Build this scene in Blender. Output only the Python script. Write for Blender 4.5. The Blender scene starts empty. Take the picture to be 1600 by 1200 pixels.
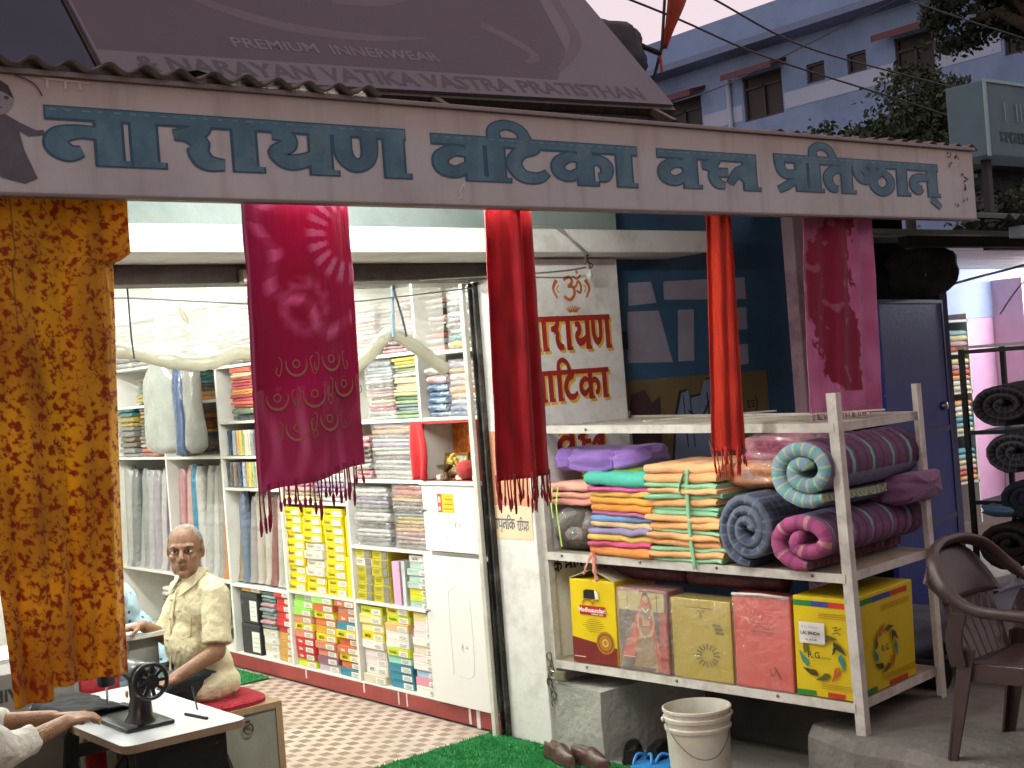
import bpy, bmesh, math, random
from mathutils import Vector, Matrix, noise
R = math.radians
random.seed(7)
sc = bpy.context.scene
COL = sc.collection

# ---------------------------------------------------------------- camera, sky, sun, exposure
YAW, ROLL = R(38.3), R(4.4)
fw = Vector((math.sin(YAW), math.cos(YAW), 0)); r0 = Vector((math.cos(YAW), -math.sin(YAW), 0)); u0 = Vector((0, 0, 1))
cr = r0 * math.cos(ROLL) - u0 * math.sin(ROLL); cu = r0 * math.sin(ROLL) + u0 * math.cos(ROLL)
cd = bpy.data.cameras.new('camera'); cam = bpy.data.objects.new('camera', cd); COL.objects.link(cam)
cd.sensor_fit = 'HORIZONTAL'; cd.sensor_width = 36; cd.lens = 2116 / 1600 * 36; cd.clip_end = 600; cd.clip_start = .05
m = Matrix.Identity(4)
for i in range(3):
    m[i][0], m[i][1], m[i][2] = cr[i], cu[i], -fw[i]
m[2][3] = 1.70
cam.matrix_world = m
sc.camera = cam

w = bpy.data.worlds.new('World'); sc.world = w; w.use_nodes = True
wn = w.node_tree; wn.nodes.clear()
sky = wn.nodes.new('ShaderNodeTexSky'); sky.sky_type = 'NISHITA'; sky.sun_disc = False
SUN_EL, SUN_AZ = R(3), R(240)
sky.sun_elevation = SUN_EL; sky.sun_rotation = SUN_AZ
sky.air_density = 1; sky.dust_density = 1; sky.ozone_density = 4
bg = wn.nodes.new('ShaderNodeBackground'); bg.inputs['Strength'].default_value = 0.15
wo = wn.nodes.new('ShaderNodeOutputWorld')
hz = wn.nodes.new('ShaderNodeMix'); hz.data_type = 'RGBA'; hz.inputs[0].default_value = .7      # even pale-pink dusk haze over the whole sky
hz.inputs[7].default_value = (4.9, 3.75, 3.6, 1)
wn.links.new(sky.outputs[0], hz.inputs[6]); wn.links.new(hz.outputs[2], bg.inputs[0]); wn.links.new(bg.outputs[0], wo.inputs[0])
sd = bpy.data.lights.new('sun', 'SUN'); sd.energy = 0.12; sd.angle = R(12); sd.color = (1, .72, .55)
so = bpy.data.objects.new('sun', sd); COL.objects.link(so)
so.rotation_euler = Vector((math.sin(SUN_AZ) * math.cos(R(4)), math.cos(SUN_AZ) * math.cos(R(4)), math.sin(R(4)))).to_track_quat('Z', 'Y').to_euler()
vs = sc.view_settings; vs.view_transform = 'Standard'; vs.look = 'None'; vs.gamma = 1; vs.exposure = 0.8
try: vs.use_curve_mapping = False
except Exception: pass
sc.display_settings.display_device = 'sRGB'
sc.cycles.use_denoising = True
sc.cycles.max_bounces = 6; sc.cycles.diffuse_bounces = 3; sc.cycles.glossy_bounces = 3; sc.cycles.use_adaptive_sampling = True; sc.cycles.adaptive_threshold = .02; sc.cycles.transparent_max_bounces = 16
sc.cycles.sample_clamp_indirect = 8

# ---------------------------------------------------------------- materials
MC = {}
def lin(c):
    if isinstance(c, str):
        c = c.lstrip('#'); c = [int(c[i:i + 2], 16) / 255 for i in (0, 2, 4)]
        return tuple(v / 12.92 if v <= .04045 else ((v + .055) / 1.055) ** 2.4 for v in c)
    return tuple(c)
def mat(col, rough=.6, var=.15, scale=6., bump=0., bscale=60., metal=0., trans=0., coat=0., stain=None, stain_amt=.5, stain_scale=3., emit=0., sheen=0., alpha=1., wave=None):
    key = (str(col), rough, var, scale, bump, bscale, metal, trans, coat, str(stain), stain_amt, stain_scale, emit, sheen, alpha, str(wave))
    if key in MC: return MC[key]
    c = lin(col)
    mt = bpy.data.materials.new('surface'); mt.use_nodes = True
    nt = mt.node_tree; N = nt.nodes; L = nt.links
    b = N['Principled BSDF']; out = N['Material Output']
    b.inputs['Roughness'].default_value = rough; b.inputs['Metallic'].default_value = metal
    if coat: b.inputs['Coat Weight'].default_value = coat; b.inputs['Coat Roughness'].default_value = .12
    if sheen: b.inputs['Sheen Weight'].default_value = sheen
    tc = N.new('ShaderNodeTexCoord')
    nz = N.new('ShaderNodeTexNoise'); nz.inputs['Scale'].default_value = scale; nz.inputs['Detail'].default_value = 5
    L.new(tc.outputs['Object'], nz.inputs['Vector'])
    mr = N.new('ShaderNodeMapRange'); mr.inputs[1].default_value = .25; mr.inputs[2].default_value = .75
    mr.inputs[3].default_value = 1 - var; mr.inputs[4].default_value = 1 + var * .6
    L.new(nz.outputs['Fac'], mr.inputs[0])
    mx = N.new('ShaderNodeMix'); mx.data_type = 'RGBA'; mx.blend_type = 'MULTIPLY'; mx.inputs[0].default_value = 1
    mx.inputs[6].default_value = (*c, 1)
    L.new(mr.outputs[0], mx.inputs[7])
    cur = mx.outputs[2]
    if wave:                                  # woven plaid / stripes: list of (axis, scale, colour, threshold)
        for ax, sc_, wc, th in wave:
            sp = N.new('ShaderNodeSeparateXYZ'); L.new(tc.outputs['UV'], sp.inputs[0])
            ma = N.new('ShaderNodeMath'); ma.operation = 'MULTIPLY'; ma.inputs[1].default_value = sc_; L.new(sp.outputs[ax], ma.inputs[0])
            fr = N.new('ShaderNodeMath'); fr.operation = 'FRACT'; L.new(ma.outputs[0], fr.inputs[0])
            lt = N.new('ShaderNodeMath'); lt.operation = 'LESS_THAN'; lt.inputs[1].default_value = th; L.new(fr.outputs[0], lt.inputs[0])
            hf = N.new('ShaderNodeMath'); hf.operation = 'MULTIPLY'; hf.inputs[1].default_value = .62; L.new(lt.outputs[0], hf.inputs[0])
            m2 = N.new('ShaderNodeMix'); m2.data_type = 'RGBA'; m2.inputs[7].default_value = (*lin(wc), 1)
            L.new(hf.outputs[0], m2.inputs[0]); L.new(cur, m2.inputs[6]); cur = m2.outputs[2]
    if stain:
        n2 = N.new('ShaderNodeTexNoise'); n2.inputs['Scale'].default_value = stain_scale; n2.inputs['Detail'].default_value = 8; n2.inputs['Roughness'].default_value = .7
        L.new(tc.outputs['Object'], n2.inputs['Vector'])
        r2 = N.new('ShaderNodeMapRange'); r2.inputs[1].default_value = .48; r2.inputs[2].default_value = .72; r2.inputs[4].default_value = stain_amt
        L.new(n2.outputs['Fac'], r2.inputs[0])
        m3 = N.new('ShaderNodeMix'); m3.data_type = 'RGBA'; m3.inputs[7].default_value = (*lin(stain), 1)
        L.new(r2.outputs[0], m3.inputs[0]); L.new(cur, m3.inputs[6]); cur = m3.outputs[2]
    L.new(cur, b.inputs['Base Color'])
    if bump:
        n3 = N.new('ShaderNodeTexNoise'); n3.inputs['Scale'].default_value = bscale; n3.inputs['Detail'].default_value = 4
        L.new(tc.outputs['Object'], n3.inputs['Vector'])
        bp = N.new('ShaderNodeBump'); bp.inputs['Strength'].default_value = min(1, bump); bp.inputs['Distance'].default_value = .01 * max(1, bump * 2)
        L.new(n3.outputs['Fac'], bp.inputs['Height']); L.new(bp.outputs[0], b.inputs['Normal'])
    if emit:
        b.inputs['Emission Color'].default_value = (*c, 1); b.inputs['Emission Strength'].default_value = emit
    sh = b.outputs[0]
    if trans:
        t = N.new('ShaderNodeBsdfTranslucent'); L.new(cur, t.inputs['Color'])
        ms = N.new('ShaderNodeMixShader'); ms.inputs[0].default_value = trans
        L.new(b.outputs[0], ms.inputs[1]); L.new(t.outputs[0], ms.inputs[2]); sh = ms.outputs[0]
    if alpha < 1:
        t = N.new('ShaderNodeBsdfTransparent'); ms = N.new('ShaderNodeMixShader'); ms.inputs[0].default_value = alpha
        L.new(t.outputs[0], ms.inputs[1]); L.new(sh, ms.inputs[2]); sh = ms.outputs[0]
    if sh is not b.outputs[0]: L.new(sh, out.inputs[0])
    MC[key] = mt
    return mt
def fabric(col, var=.16, trans=0., scale=9., rough=.9, bump=.35): return mat(col, rough, var, scale, bump, 45, trans=trans, sheen=.15)
def plastic_wrap(col, alpha=.42): # crinkled clear polythene
    key = ('wrap', str(col), alpha)
    if key in MC: return MC[key]
    mt = bpy.data.materials.new('polythene'); mt.use_nodes = True; nt = mt.node_tree; N = nt.nodes; L = nt.links
    b = N['Principled BSDF']; b.inputs['Base Color'].default_value = (*lin(col), 1); b.inputs['Roughness'].default_value = .12
    tc = N.new('ShaderNodeTexCoord'); n = N.new('ShaderNodeTexNoise'); n.inputs['Scale'].default_value = 22; n.inputs['Detail'].default_value = 3; n.inputs['Distortion'].default_value = 1.2
    L.new(tc.outputs['Object'], n.inputs['Vector']); bp = N.new('ShaderNodeBump'); bp.inputs['Strength'].default_value = .9; bp.inputs['Distance'].default_value = .02
    L.new(n.outputs['Fac'], bp.inputs['Height']); L.new(bp.outputs[0], b.inputs['Normal'])
    t = N.new('ShaderNodeBsdfTransparent'); ms = N.new('ShaderNodeMixShader')
    fr = N.new('ShaderNodeMapRange'); fr.inputs[1].default_value = .35; fr.inputs[2].default_value = .7; fr.inputs[3].default_value = alpha * .5; fr.inputs[4].default_value = min(1, alpha * 1.5)
    L.new(n.outputs['Fac'], fr.inputs[0]); L.new(fr.outputs[0], ms.inputs[0])
    L.new(t.outputs[0], ms.inputs[1]); L.new(b.outputs[0], ms.inputs[2])
    gl = N.new('ShaderNodeBsdfGlossy'); gl.inputs['Color'].default_value = (.07, .07, .07, 1); gl.inputs['Roughness'].default_value = .07; L.new(bp.outputs[0], gl.inputs['Normal']); ad = N.new('ShaderNodeAddShader'); L.new(ms.outputs[0], ad.inputs[0]); L.new(gl.outputs[0], ad.inputs[1]); L.new(ad.outputs[0], N['Material Output'].inputs[0])
    MC[key] = mt; return mt

# ---------------------------------------------------------------- mesh collector
class MB:
    def __init__(s): s.v = []; s.f = []; s.uv = {}; s.mi = []
    def add(s, vs, fs, mi=0, uvs=None):
        o = len(s.v); s.v += [tuple(p) for p in vs]
        if uvs:
            for i, q in enumerate(uvs): s.uv[o + i] = q
        s.f += [tuple(o + i for i in f) for f in fs]; s.mi += [mi] * len(fs); return s
    def box(s, x0, x1, y0, y1, z0, z1, mi=0):
        v = [(x0, y0, z0), (x1, y0, z0), (x1, y1, z0), (x0, y1, z0), (x0, y0, z1), (x1, y0, z1), (x1, y1, z1), (x0, y1, z1)]
        return s.add(v, [(0, 3, 2, 1), (4, 5, 6, 7), (0, 1, 5, 4), (1, 2, 6, 5), (2, 3, 7, 6), (3, 0, 4, 7)], mi)
    def bbox(s, x0, x1, y0, y1, z0, z1, b=.004, mi=0):     # box with chamfered edges
        bm = bmesh.new(); bmesh.ops.create_cube(bm, size=1)
        for v in bm.verts: v.co = Vector((x0 + (v.co.x + .5) * (x1 - x0), y0 + (v.co.y + .5) * (y1 - y0), z0 + (v.co.z + .5) * (z1 - z0)))
        bmesh.ops.bevel(bm, geom=list(bm.edges), offset=b, segments=2, affect='EDGES', profile=.6)
        bm.verts.index_update(); s.add([v.co for v in bm.verts], [[v.index for v in f.verts] for f in bm.faces], mi); bm.free(); return s
    def quad(s, a, b, c, d, mi=0): return s.add([a, b, c, d], [(0, 1, 2, 3)], mi)
    def beam(s, a, b, w, h, up=(0, 0, 1), mi=0):            # square bar between two points
        a, b = Vector(a), Vector(b); d = (b - a).normalized(); u = Vector(up)
        x = d.cross(u)
        if x.length < 1e-4: x = d.cross(Vector((1, 0, 0)))
        x.normalize(); y = x.cross(d).normalized(); x = x * w / 2; y = y * h / 2
        v = [a - x - y, a + x - y, a + x + y, a - x + y, b - x - y, b + x - y, b + x + y, b - x + y]
        return s.add(v, [(0, 1, 2, 3)[::-1], (4, 5, 6, 7), (0, 1, 5, 4), (1, 2, 6, 5), (2, 3, 7, 6), (3, 0, 4, 7)], mi)
    def tube(s, pts, r, n=8, mi=0, cap=True, flat=1.):
        pts = [Vector(p) for p in pts]; rs = r if isinstance(r, (list, tuple)) else [r] * len(pts)
        o = []; prev = None
        for i, p in enumerate(pts):
            d = (pts[min(i + 1, len(pts) - 1)] - pts[max(i - 1, 0)]).normalized()
            if prev is None:
                x = d.cross(Vector((0, 0, 1)));
                if x.length < .05: x = d.cross(Vector((1, 0, 0)))
            else: x = prev - d * prev.dot(d)
            x.normalize(); prev = x; y = d.cross(x)
            for k in range(n):
                a = 2 * math.pi * k / n; o.append(p + (x * math.cos(a) + y * math.sin(a) * flat) * rs[i])
        f = []
        for i in range(len(pts) - 1):
            for k in range(n): f.append((i * n + k, i * n + (k + 1) % n, (i + 1) * n + (k + 1) % n, (i + 1) * n + k))
        if cap: f.append(tuple(range(n))[::-1]); f.append(tuple((len(pts) - 1) * n + k for k in range(n)))
        return s.add(o, f, mi)
    def lathe(s, prof, n=24, c=(0, 0, 0), mi=0, close=False):
        o = []; f = []
        for r, z in prof:
            for k in range(n):
                a = 2 * math.pi * k / n; o.append((c[0] + r * math.cos(a), c[1] + r * math.sin(a), c[2] + z))
        for i in range(len(prof) - 1):
            for k in range(n): f.append((i * n + k, i * n + (k + 1) % n, (i + 1) * n + (k + 1) % n, (i + 1) * n + k))
        return s.add(o, f, mi)
    def ell(s, c, r, nu=12, nv=8, mi=0, rot=None):
        o = [Vector((0, 0, -1))]; f = []
        for j in range(1, nv):
            t = math.pi * j / nv - math.pi / 2
            for k in range(nu): a = 2 * math.pi * k / nu; o.append(Vector((math.cos(t) * math.cos(a), math.cos(t) * math.sin(a), math.sin(t))))
        o.append(Vector((0, 0, 1)))
        for k in range(nu): f.append((0, 1 + (k + 1) % nu, 1 + k)); f.append((len(o) - 1, len(o) - 1 - nu + k, len(o) - 1 - nu + (k + 1) % nu))
        for j in range(nv - 2):
            for k in range(nu): a = 1 + j * nu; f.append((a + k, a + (k + 1) % nu, a + nu + (k + 1) % nu, a + nu + k))
        q = []
        for p in o:
            p = Vector((p.x * r[0], p.y * r[1], p.z * r[2]))
            if rot: p = rot @ p
            q.append(p + Vector(c))
        return s.add(q, f, mi)
    def grid(s, fn, nu, nv, mi=0, uv=None):
        o = []; q = []
        for j in range(nv + 1):
            for i in range(nu + 1):
                o.append(fn(i / nu, j / nv)); q.append(uv(i / nu, j / nv) if uv else (i / nu, j / nv))
        return s.add(o, [(j * (nu + 1) + i, j * (nu + 1) + i + 1, (j + 1) * (nu + 1) + i + 1, (j + 1) * (nu + 1) + i) for j in range(nv) for i in range(nu)], mi, q)
    def mesh(s, name, mats, smooth=False, off=(0, 0, 0), rec=False):
        me = bpy.data.meshes.new(name)
        me.from_pydata([(p[0] - off[0], p[1] - off[1], p[2] - off[2]) for p in s.v], [], s.f)
        if not isinstance(mats, (list, tuple)): mats = [mats]
        for q in mats: me.materials.append(q)
        if any(s.mi): me.polygons.foreach_set('material_index', s.mi)
        if s.uv:
            ul = me.uv_layers.new(name='UVMap')
            for lp in me.loops: ul.data[lp.index].uv = s.uv.get(lp.vertex_index, (0, 0))
        if rec:
            bm = bmesh.new(); bm.from_mesh(me); bmesh.ops.recalc_face_normals(bm, faces=bm.faces); bm.to_mesh(me); bm.free()
        if smooth is True: me.polygons.foreach_set('use_smooth', [True] * len(me.polygons))
        elif smooth: 
            me.polygons.foreach_set('use_smooth', [True] * len(me.polygons)); me.set_sharp_from_angle(angle=R(smooth))
        me.update(); return me

def tag(o, label=None, cat=None, group=None, kind=None):
    if label: o['label'] = label
    if cat: o['category'] = cat
    if group: o['group'] = group
    if kind: o['kind'] = kind
    return o
def link(name, data, parent=None, loc=(0, 0, 0), rot=0):
    o = bpy.data.objects.new(name, data); COL.objects.link(o); o.location = loc
    if isinstance(rot, (int, float)): o.rotation_euler = (0, 0, rot)
    else: o.rotation_euler = rot
    if parent: o.parent = parent
    return o
def thing(name, label, cat, loc=(0, 0, 0), rot=0, group=None): return tag(link(name, None, None, loc, rot), label, cat, group)
def obj(name, mb, mats, parent=None, world=False, smooth=False, loc=(0, 0, 0), rot=0, rec=False, **kw):
    """mesh object; world=True: vertices are given in world space and the (unrotated) parent's location is taken off"""
    off = parent.location if (world and parent) else (0, 0, 0)
    return tag(link(name, mb.mesh(name, mats, smooth, off, rec), parent, loc, rot), **kw)
def solo(name, mb, mats, label, cat, base=None, smooth=False, group=None, rec=False):
    """a thing that is one mesh, built in world space, origin moved to its base"""
    if base is None:
        n = len(mb.v); base = (sum(p[0] for p in mb.v) / n, sum(p[1] for p in mb.v) / n, min(p[2] for p in mb.v))
    return tag(link(name, mb.mesh(name, mats, smooth, base, rec), None, base), label, cat, group)
def struct(name, mb, mats, parent=None, smooth=False):
    o = link(name, mb.mesh(name, mats, smooth), parent)
    if not parent: o['kind'] = 'structure'
    return o
SCRATCH = bpy.data.scenes.new('scratch')
def baked(o):
    SCRATCH.collection.objects.link(o); vl = SCRATCH.view_layers[0]; vl.update(); dg = vl.depsgraph
    me = bpy.data.meshes.new_from_object(o.evaluated_get(dg)); SCRATCH.collection.objects.unlink(o); return me
def text_mesh(txt, size, matr, bold=0., align='CENTER', ext=0.):
    key = ('txt', txt, size, matr.name, bold, align)
    if key in MC: return MC[key]
    c = bpy.data.curves.new('lettering', 'FONT'); c.body = txt; c.size = size; c.align_x = align; c.align_y = 'CENTER'; c.offset = bold; c.extrude = ext; c.resolution_u = 2
    o = bpy.data.objects.new('tmp', c); me = baked(o)
    bpy.data.objects.remove(o); bpy.data.curves.remove(c)
    me.materials.clear(); me.materials.append(matr); MC[key] = me
    return me
UPR = (R(90), 0, 0)    # lays a text mesh upright in the local x-z plane, facing -y
def put_text(txt, size, matr, parent, loc, bold=0., align='CENTER', name='lettering', rot=UPR, sx=1.):
    o = link(name, text_mesh(txt, size, matr, bold, align), parent, loc, rot); o.scale = (sx, 1, 1); return o

def cat_rom(pts, n=6):
    P = [Vector(p) for p in pts]; o = []
    for i in range(len(P) - 1):
        a, b, c, d = P[max(i - 1, 0)], P[i], P[i + 1], P[min(i + 2, len(P) - 1)]
        for k in range(n):
            t = k / n; o.append(.5 * ((2 * b) + (c - a) * t + (2 * a - 5 * b + 4 * c - d) * t * t + (3 * b - a - 3 * c + d) * t ** 3))
    o.append(P[-1]); return o
def ribbon2d(pts, w, sm=True):
    """flat stroke of given width along a 2-D line -> (verts, faces); w: number or list per control point"""
    n = 6 if sm and len(pts) > 2 else 1
    ws = w if isinstance(w, (list, tuple)) else [w] * len(pts)
    P = cat_rom([(x, y, ws[i]) for i, (x, y) in enumerate(pts)], n)
    v = []; pl = pr = None
    for i, p in enumerate(P):
        d = P[min(i + 1, len(P) - 1)] - P[max(i - 1, 0)]; d = Vector((d.x, d.y))
        d = d.normalized() if d.length > 1e-9 else Vector((1, 0)); nrm = Vector((-d.y, d.x)) * p.z / 2
        a, b = Vector((p.x + nrm.x, p.y + nrm.y)), Vector((p.x - nrm.x, p.y - nrm.y))
        if pl is not None:              # no folding back on the inside of tight bends
            if (a - pl).dot(d) < 0: a = pl
            if (b - pr).dot(d) < 0: b = pr
        pl, pr = a, b; v += [tuple(a), tuple(b)]
    return v, [(2 * i, 2 * i + 1, 2 * i + 3, 2 * i + 2) for i in range(len(P) - 1)]
def ngon2d(cx, cy, rx, ry, n=20, a0=0): return [(cx + rx * math.cos(a0 + 2 * math.pi * k / n), cy + ry * math.sin(a0 + 2 * math.pi * k / n)) for k in range(n)]
class Flat:
    """flat print in a local x-z plane facing -y; every stroke sits a hair in front of the last"""
    def __init__(s, step=.00035): s.mb = MB(); s.k = 0; s.step = step
    def poly(s, pts, mi=0):
        s.k += 1; s.mb.add([(x, -s.k * s.step, z) for x, z in pts], [tuple(range(len(pts)))], mi); return s
    def rect(s, x0, x1, z0, z1, mi=0): return s.poly([(x0, z0), (x1, z0), (x1, z1), (x0, z1)], mi)
    def stroke(s, pts, w, mi=0, sm=True):
        s.k += 1; v, f = ribbon2d(pts, w, sm); s.mb.add([(x, -s.k * s.step, z) for x, z in v], [q[::-1] for q in f], mi); return s
# ---------------------------------------------------------------- painted Devanagari lettering (strokes in units of letter height)
V_, C_ = .24, .2
GL = {
 'na': ([([(.80, 1), (.80, 0)], V_), ([(.70, .56), (.40, .58), (.16, .50), (.12, .32), (.26, .2), (.44, .24)], [.16, .17, .22, .24, .22, .12])], 1.0),
 'aa': ([([(.27, 1), (.27, 0)], V_)], .58),
 'ra': ([([(.48, 1), (.50, .78), (.36, .66), (.10, .62)], [.2, .22, .2, .13]), ([(.22, .63), (.46, .52), (.44, .34), (.55, .14), (.82, .10)], [.12, .2, .22, .22, .14])], .86),
 'ya': ([([(.88, 1), (.88, 0)], V_), ([(.12, .74), (.34, .72), (.36, .54), (.18, .40), (.34, .22), (.60, .26), (.80, .40)], [.13, .19, .2, .19, .21, .2, .12])], 1.08),
 'nna': ([([(.18, 1), (.18, .45), (.34, .22), (.54, .28), (.62, .5), (.62, 1)], [.22, .22, .2, .18, .2, .22]), ([(1.05, 1), (1.05, 0)], V_)], 1.26),
 'va': ([([(.80, 1), (.80, 0)], V_), ([(.72, .60), (.42, .66), (.16, .50), (.18, .26), (.42, .18), (.64, .30), (.74, .42)], [.13, .18, .22, .22, .19, .16, .12])], 1.0),
 'tta': ([([(.56, 1), (.55, .80), (.28, .70), (.12, .44), (.28, .16), (.60, .12), (.82, .26)], [.2, .19, .21, .23, .21, .18, .11])], .92),
 'i': ([([(.22, 1), (.22, 0)], V_), ([(.22, .96), (.22, 1.2), (.46, 1.32), (.74, 1.22), (.86, .96)], [.2, .17, .15, .16, .19])], .46),
 'ka': ([([(.72, 1), (.72, 0)], V_), ([(.66, .60), (.38, .66), (.14, .50), (.16, .28), (.38, .20), (.60, .34)], [.12, .17, .21, .21, .18, .12]), ([(.76, .52), (1.0, .62), (1.2, .48), (1.16, .24), (1.0, .20)], [.13, .18, .21, .19, .13])], 1.34),
 'sa_half': ([([(.44, 1), (.46, .78), (.32, .66), (.10, .62)], [.2, .2, .2, .13]), ([(.20, .63), (.42, .52), (.40, .34), (.50, .16), (.70, .10)], [.12, .18, .2, .2, .12]), ([(.42, .46), (.80, .46)], .15)], .76),
 'tra': ([([(.62, 1), (.62, 0)], V_), ([(.56, .62), (.30, .50), (.06, .16)], [.14, .18, .13]), ([(.26, .50), (.52, .30), (.60, .06)], [.12, .17, .12])], .82),
 'pra': ([([(.80, 1), (.80, 0)], V_), ([(.16, 1), (.18, .62), (.36, .46), (.72, .50)], [.22, .21, .19, .15]), ([(.70, .34), (.34, .14), (.08, .02)], [.13, .16, .13])], 1.0),
 'ta': ([([(.80, 1), (.80, 0)], V_), ([(.72, .66), (.40, .66), (.18, .44), (.28, .16), (.50, .10)], [.15, .17, .22, .2, .12])], 1.0),
 'ssttha': ([([(.16, 1), (.18, .58), (.40, .40), (.70, .46)], [.2, .2, .18, .14]), ([(.24, .90), (.68, .36)], .13), ([(1.02, 1), (1.02, .68)], .17), ([(1.02, .66), (.76, .52), (.72, .24), (.98, .08), (1.26, .22), (1.28, .48), (1.06, .66)], [.14, .18, .21, .18, .21, .19, .14]), ([(.68, .98), (.70, .5)], .15)], 1.44),
 'na_h': ([([(.80, 1), (.80, 0)], V_), ([(.70, .56), (.40, .58), (.16, .50), (.12, .32), (.26, .2), (.44, .24)], [.16, .17, .22, .24, .22, .12]), ([(.70, -.10), (.86, -.16), (1.06, -.34)], [.10, .15, .10])], 1.04),
 'e': ([([(.14, 1), (.14, .6), (.36, .5), (.62, .56)], .16), ([(.46, .52), (.42, .3), (.64, .06)], .15), ([(.68, 1), (.66, .55)], .15)], .84),
 'ma': ([([(.84, 1), (.84, 0)], V_), ([(.2, 1), (.2, .3), (.1, .2), (.24, .14), (.34, .3), (.84, .36)], .15)], 1.02),
 'dha': ([([(.84, 1), (.84, 0)], .2), ([(.34, .96), (.12, .8), (.34, .62), (.14, .46), (.28, .26), (.80, .32)], .16)], 1.02),
 'u': ([([(-.26, -.05), (-.44, -.14), (-.3, -.26), (-.1, -.2)], .1)], .02),
 'dda': ([([(.5, 1), (.48, .74), (.2, .62), (.5, .44), (.4, .2), (.12, .24)], .15)], .7),
 'ja': ([([(.84, 1), (.84, 0)], .2), ([(.78, .6), (.4, .6), (.3, .42), (.12, .4)], .15)], 1.02),
}
def word(fl, glyphs, x0, x1, zt, zb, head=.16, mi=0, grow=0., dx=0., dz=0., bold=1.):
    """paints a word between x0..x1, headline top at zt, feet at zb"""
    h = zt - zb; tot = sum(GL[g][1] for g in glyphs); k = (x1 - x0) / (tot * h); x = 0
    fl.k += 1; y = -fl.k * fl.step
    fl.mb.add([(x0 + dx - grow, y, zt - head * h + dz - grow), (x1 + dx + grow, y, zt - head * h + dz - grow), (x1 + dx + grow, y, zt + dz + grow), (x0 + dx - grow, y, zt + dz + grow)], [(0, 1, 2, 3)], mi)
    for g in glyphs:
        for pts, ww in GL[g][0]:
            fl.k += 1; y = -fl.k * fl.step
            w2 = [q * (1 + (bold - 1) * .55) + 2 * grow / h for q in ww] if isinstance(ww, list) else ww * bold + 2 * grow / h
            v, f = ribbon2d([(px, pz) for px, pz in pts], w2)
            if len(pts) == 2 and grow: v = [(a, b - grow / h if b < .01 else b) for a, b in v]
            fl.mb.add([(x0 + dx + (x + a) * h * k, y, zb + dz + b * h) for a, b in v], [q[::-1] for q in f], mi)
            if len(pts) == 2 and ww == V_:      # little foot on every stem
                a, b = pts[1]
                fl.mb.add([(x0 + dx + (x + a + p) * h * k, y - .0001, zb + dz + q * h) for p, q in ((-.12 * bold - grow, -grow / h), (.20 * bold + grow, -grow / h), (.20 * bold + grow, .10), (-.12 * bold - grow, .10))], [(0, 1, 2, 3)], mi)
        x += GL[g][1]

# ---------------------------------------------------------------- ground and floors
concrete = mat('#8f8a82', .85, .25, 2.2, .5, 30, stain='#5c564e', stain_amt=.6, stain_scale=1.4)
struct('ground', MB().box(-120, 160, -80, 160, -.6, -.006), concrete)
def floor_print():
    mt = bpy.data.materials.new('floor_print'); mt.use_nodes = True; N = mt.node_tree.nodes; L = mt.node_tree.links; b = N['Principled BSDF']
    tc = N.new('ShaderNodeTexCoord'); sp = N.new('ShaderNodeSeparateXYZ'); L.new(tc.outputs['Object'], sp.inputs[0])
    def mth(op, a, bb=None):
        q = N.new('ShaderNodeMath'); q.operation = op
        for i, s_ in enumerate((a, bb)):
            if s_ is None: continue
            if isinstance(s_, (int, float)): q.inputs[i].default_value = s_
            else: L.new(s_, q.inputs[i])
        return q.outputs[0]
    P = 1 / .125
    fx = mth('FRACT', mth('MULTIPLY', sp.outputs[0], P)); fy = mth('FRACT', mth('MULTIPLY', sp.outputs[1], P))
    a = mth('MULTIPLY', mth('LESS_THAN', fx, .40), mth('LESS_THAN', fy, .50))
    c = mth('MULTIPLY', mth('MULTIPLY', mth('GREATER_THAN', fx, .5), mth('LESS_THAN', fx, .9)), mth('GREATER_THAN', fy, .5))
    d = mth('ADD', a, c)
    nz = N.new('ShaderNodeTexNoise'); nz.inputs['Scale'].default_value = 3; nz.inputs['Detail'].default_value = 6; L.new(tc.outputs['Object'], nz.inputs[0])
    mx = N.new('ShaderNodeMix'); mx.data_type = 'RGBA'; mx.inputs[6].default_value = (*lin('#c9b8a8'), 1); mx.inputs[7].default_value = (*lin('#6a5148'), 1); L.new(mth('MULTIPLY', d, .85), mx.inputs[0])
    m2 = N.new('ShaderNodeMix'); m2.data_type = 'RGBA'; m2.inputs[7].default_value = (*lin('#9c8c7e'), 1); L.new(mth('MULTIPLY', mth('SUBTRACT', nz.outputs['Fac'], .32), 1.7), m2.inputs[0]); L.new(mx.outputs[2], m2.inputs[6])
    L.new(m2.outputs[2], b.inputs['Base Color']); b.inputs['Roughness'].default_value = .42
    return mt
struct('shop_floor', MB().box(.6, 3.93, 4.35, 10.5, -.004, .002), floor_print())
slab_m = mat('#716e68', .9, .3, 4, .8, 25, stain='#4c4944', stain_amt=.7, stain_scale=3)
mb = MB()
pts = [(4.20, 3.60), (4.15, 3.45), (4.10, 3.30), (4.13, 3.1), (4.10, 2.90), (4.12, 2.5), (4.10, -3), (12, -3), (12, 4.9), (4.95, 4.9), (4.95, 3.62)]
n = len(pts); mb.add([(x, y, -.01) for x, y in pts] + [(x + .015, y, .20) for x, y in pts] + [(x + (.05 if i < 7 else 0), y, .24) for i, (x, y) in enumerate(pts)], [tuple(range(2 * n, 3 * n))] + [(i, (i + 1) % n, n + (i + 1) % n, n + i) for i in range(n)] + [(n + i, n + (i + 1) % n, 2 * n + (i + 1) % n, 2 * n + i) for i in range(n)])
struct('raised_pavement', mb, slab_m)

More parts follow.
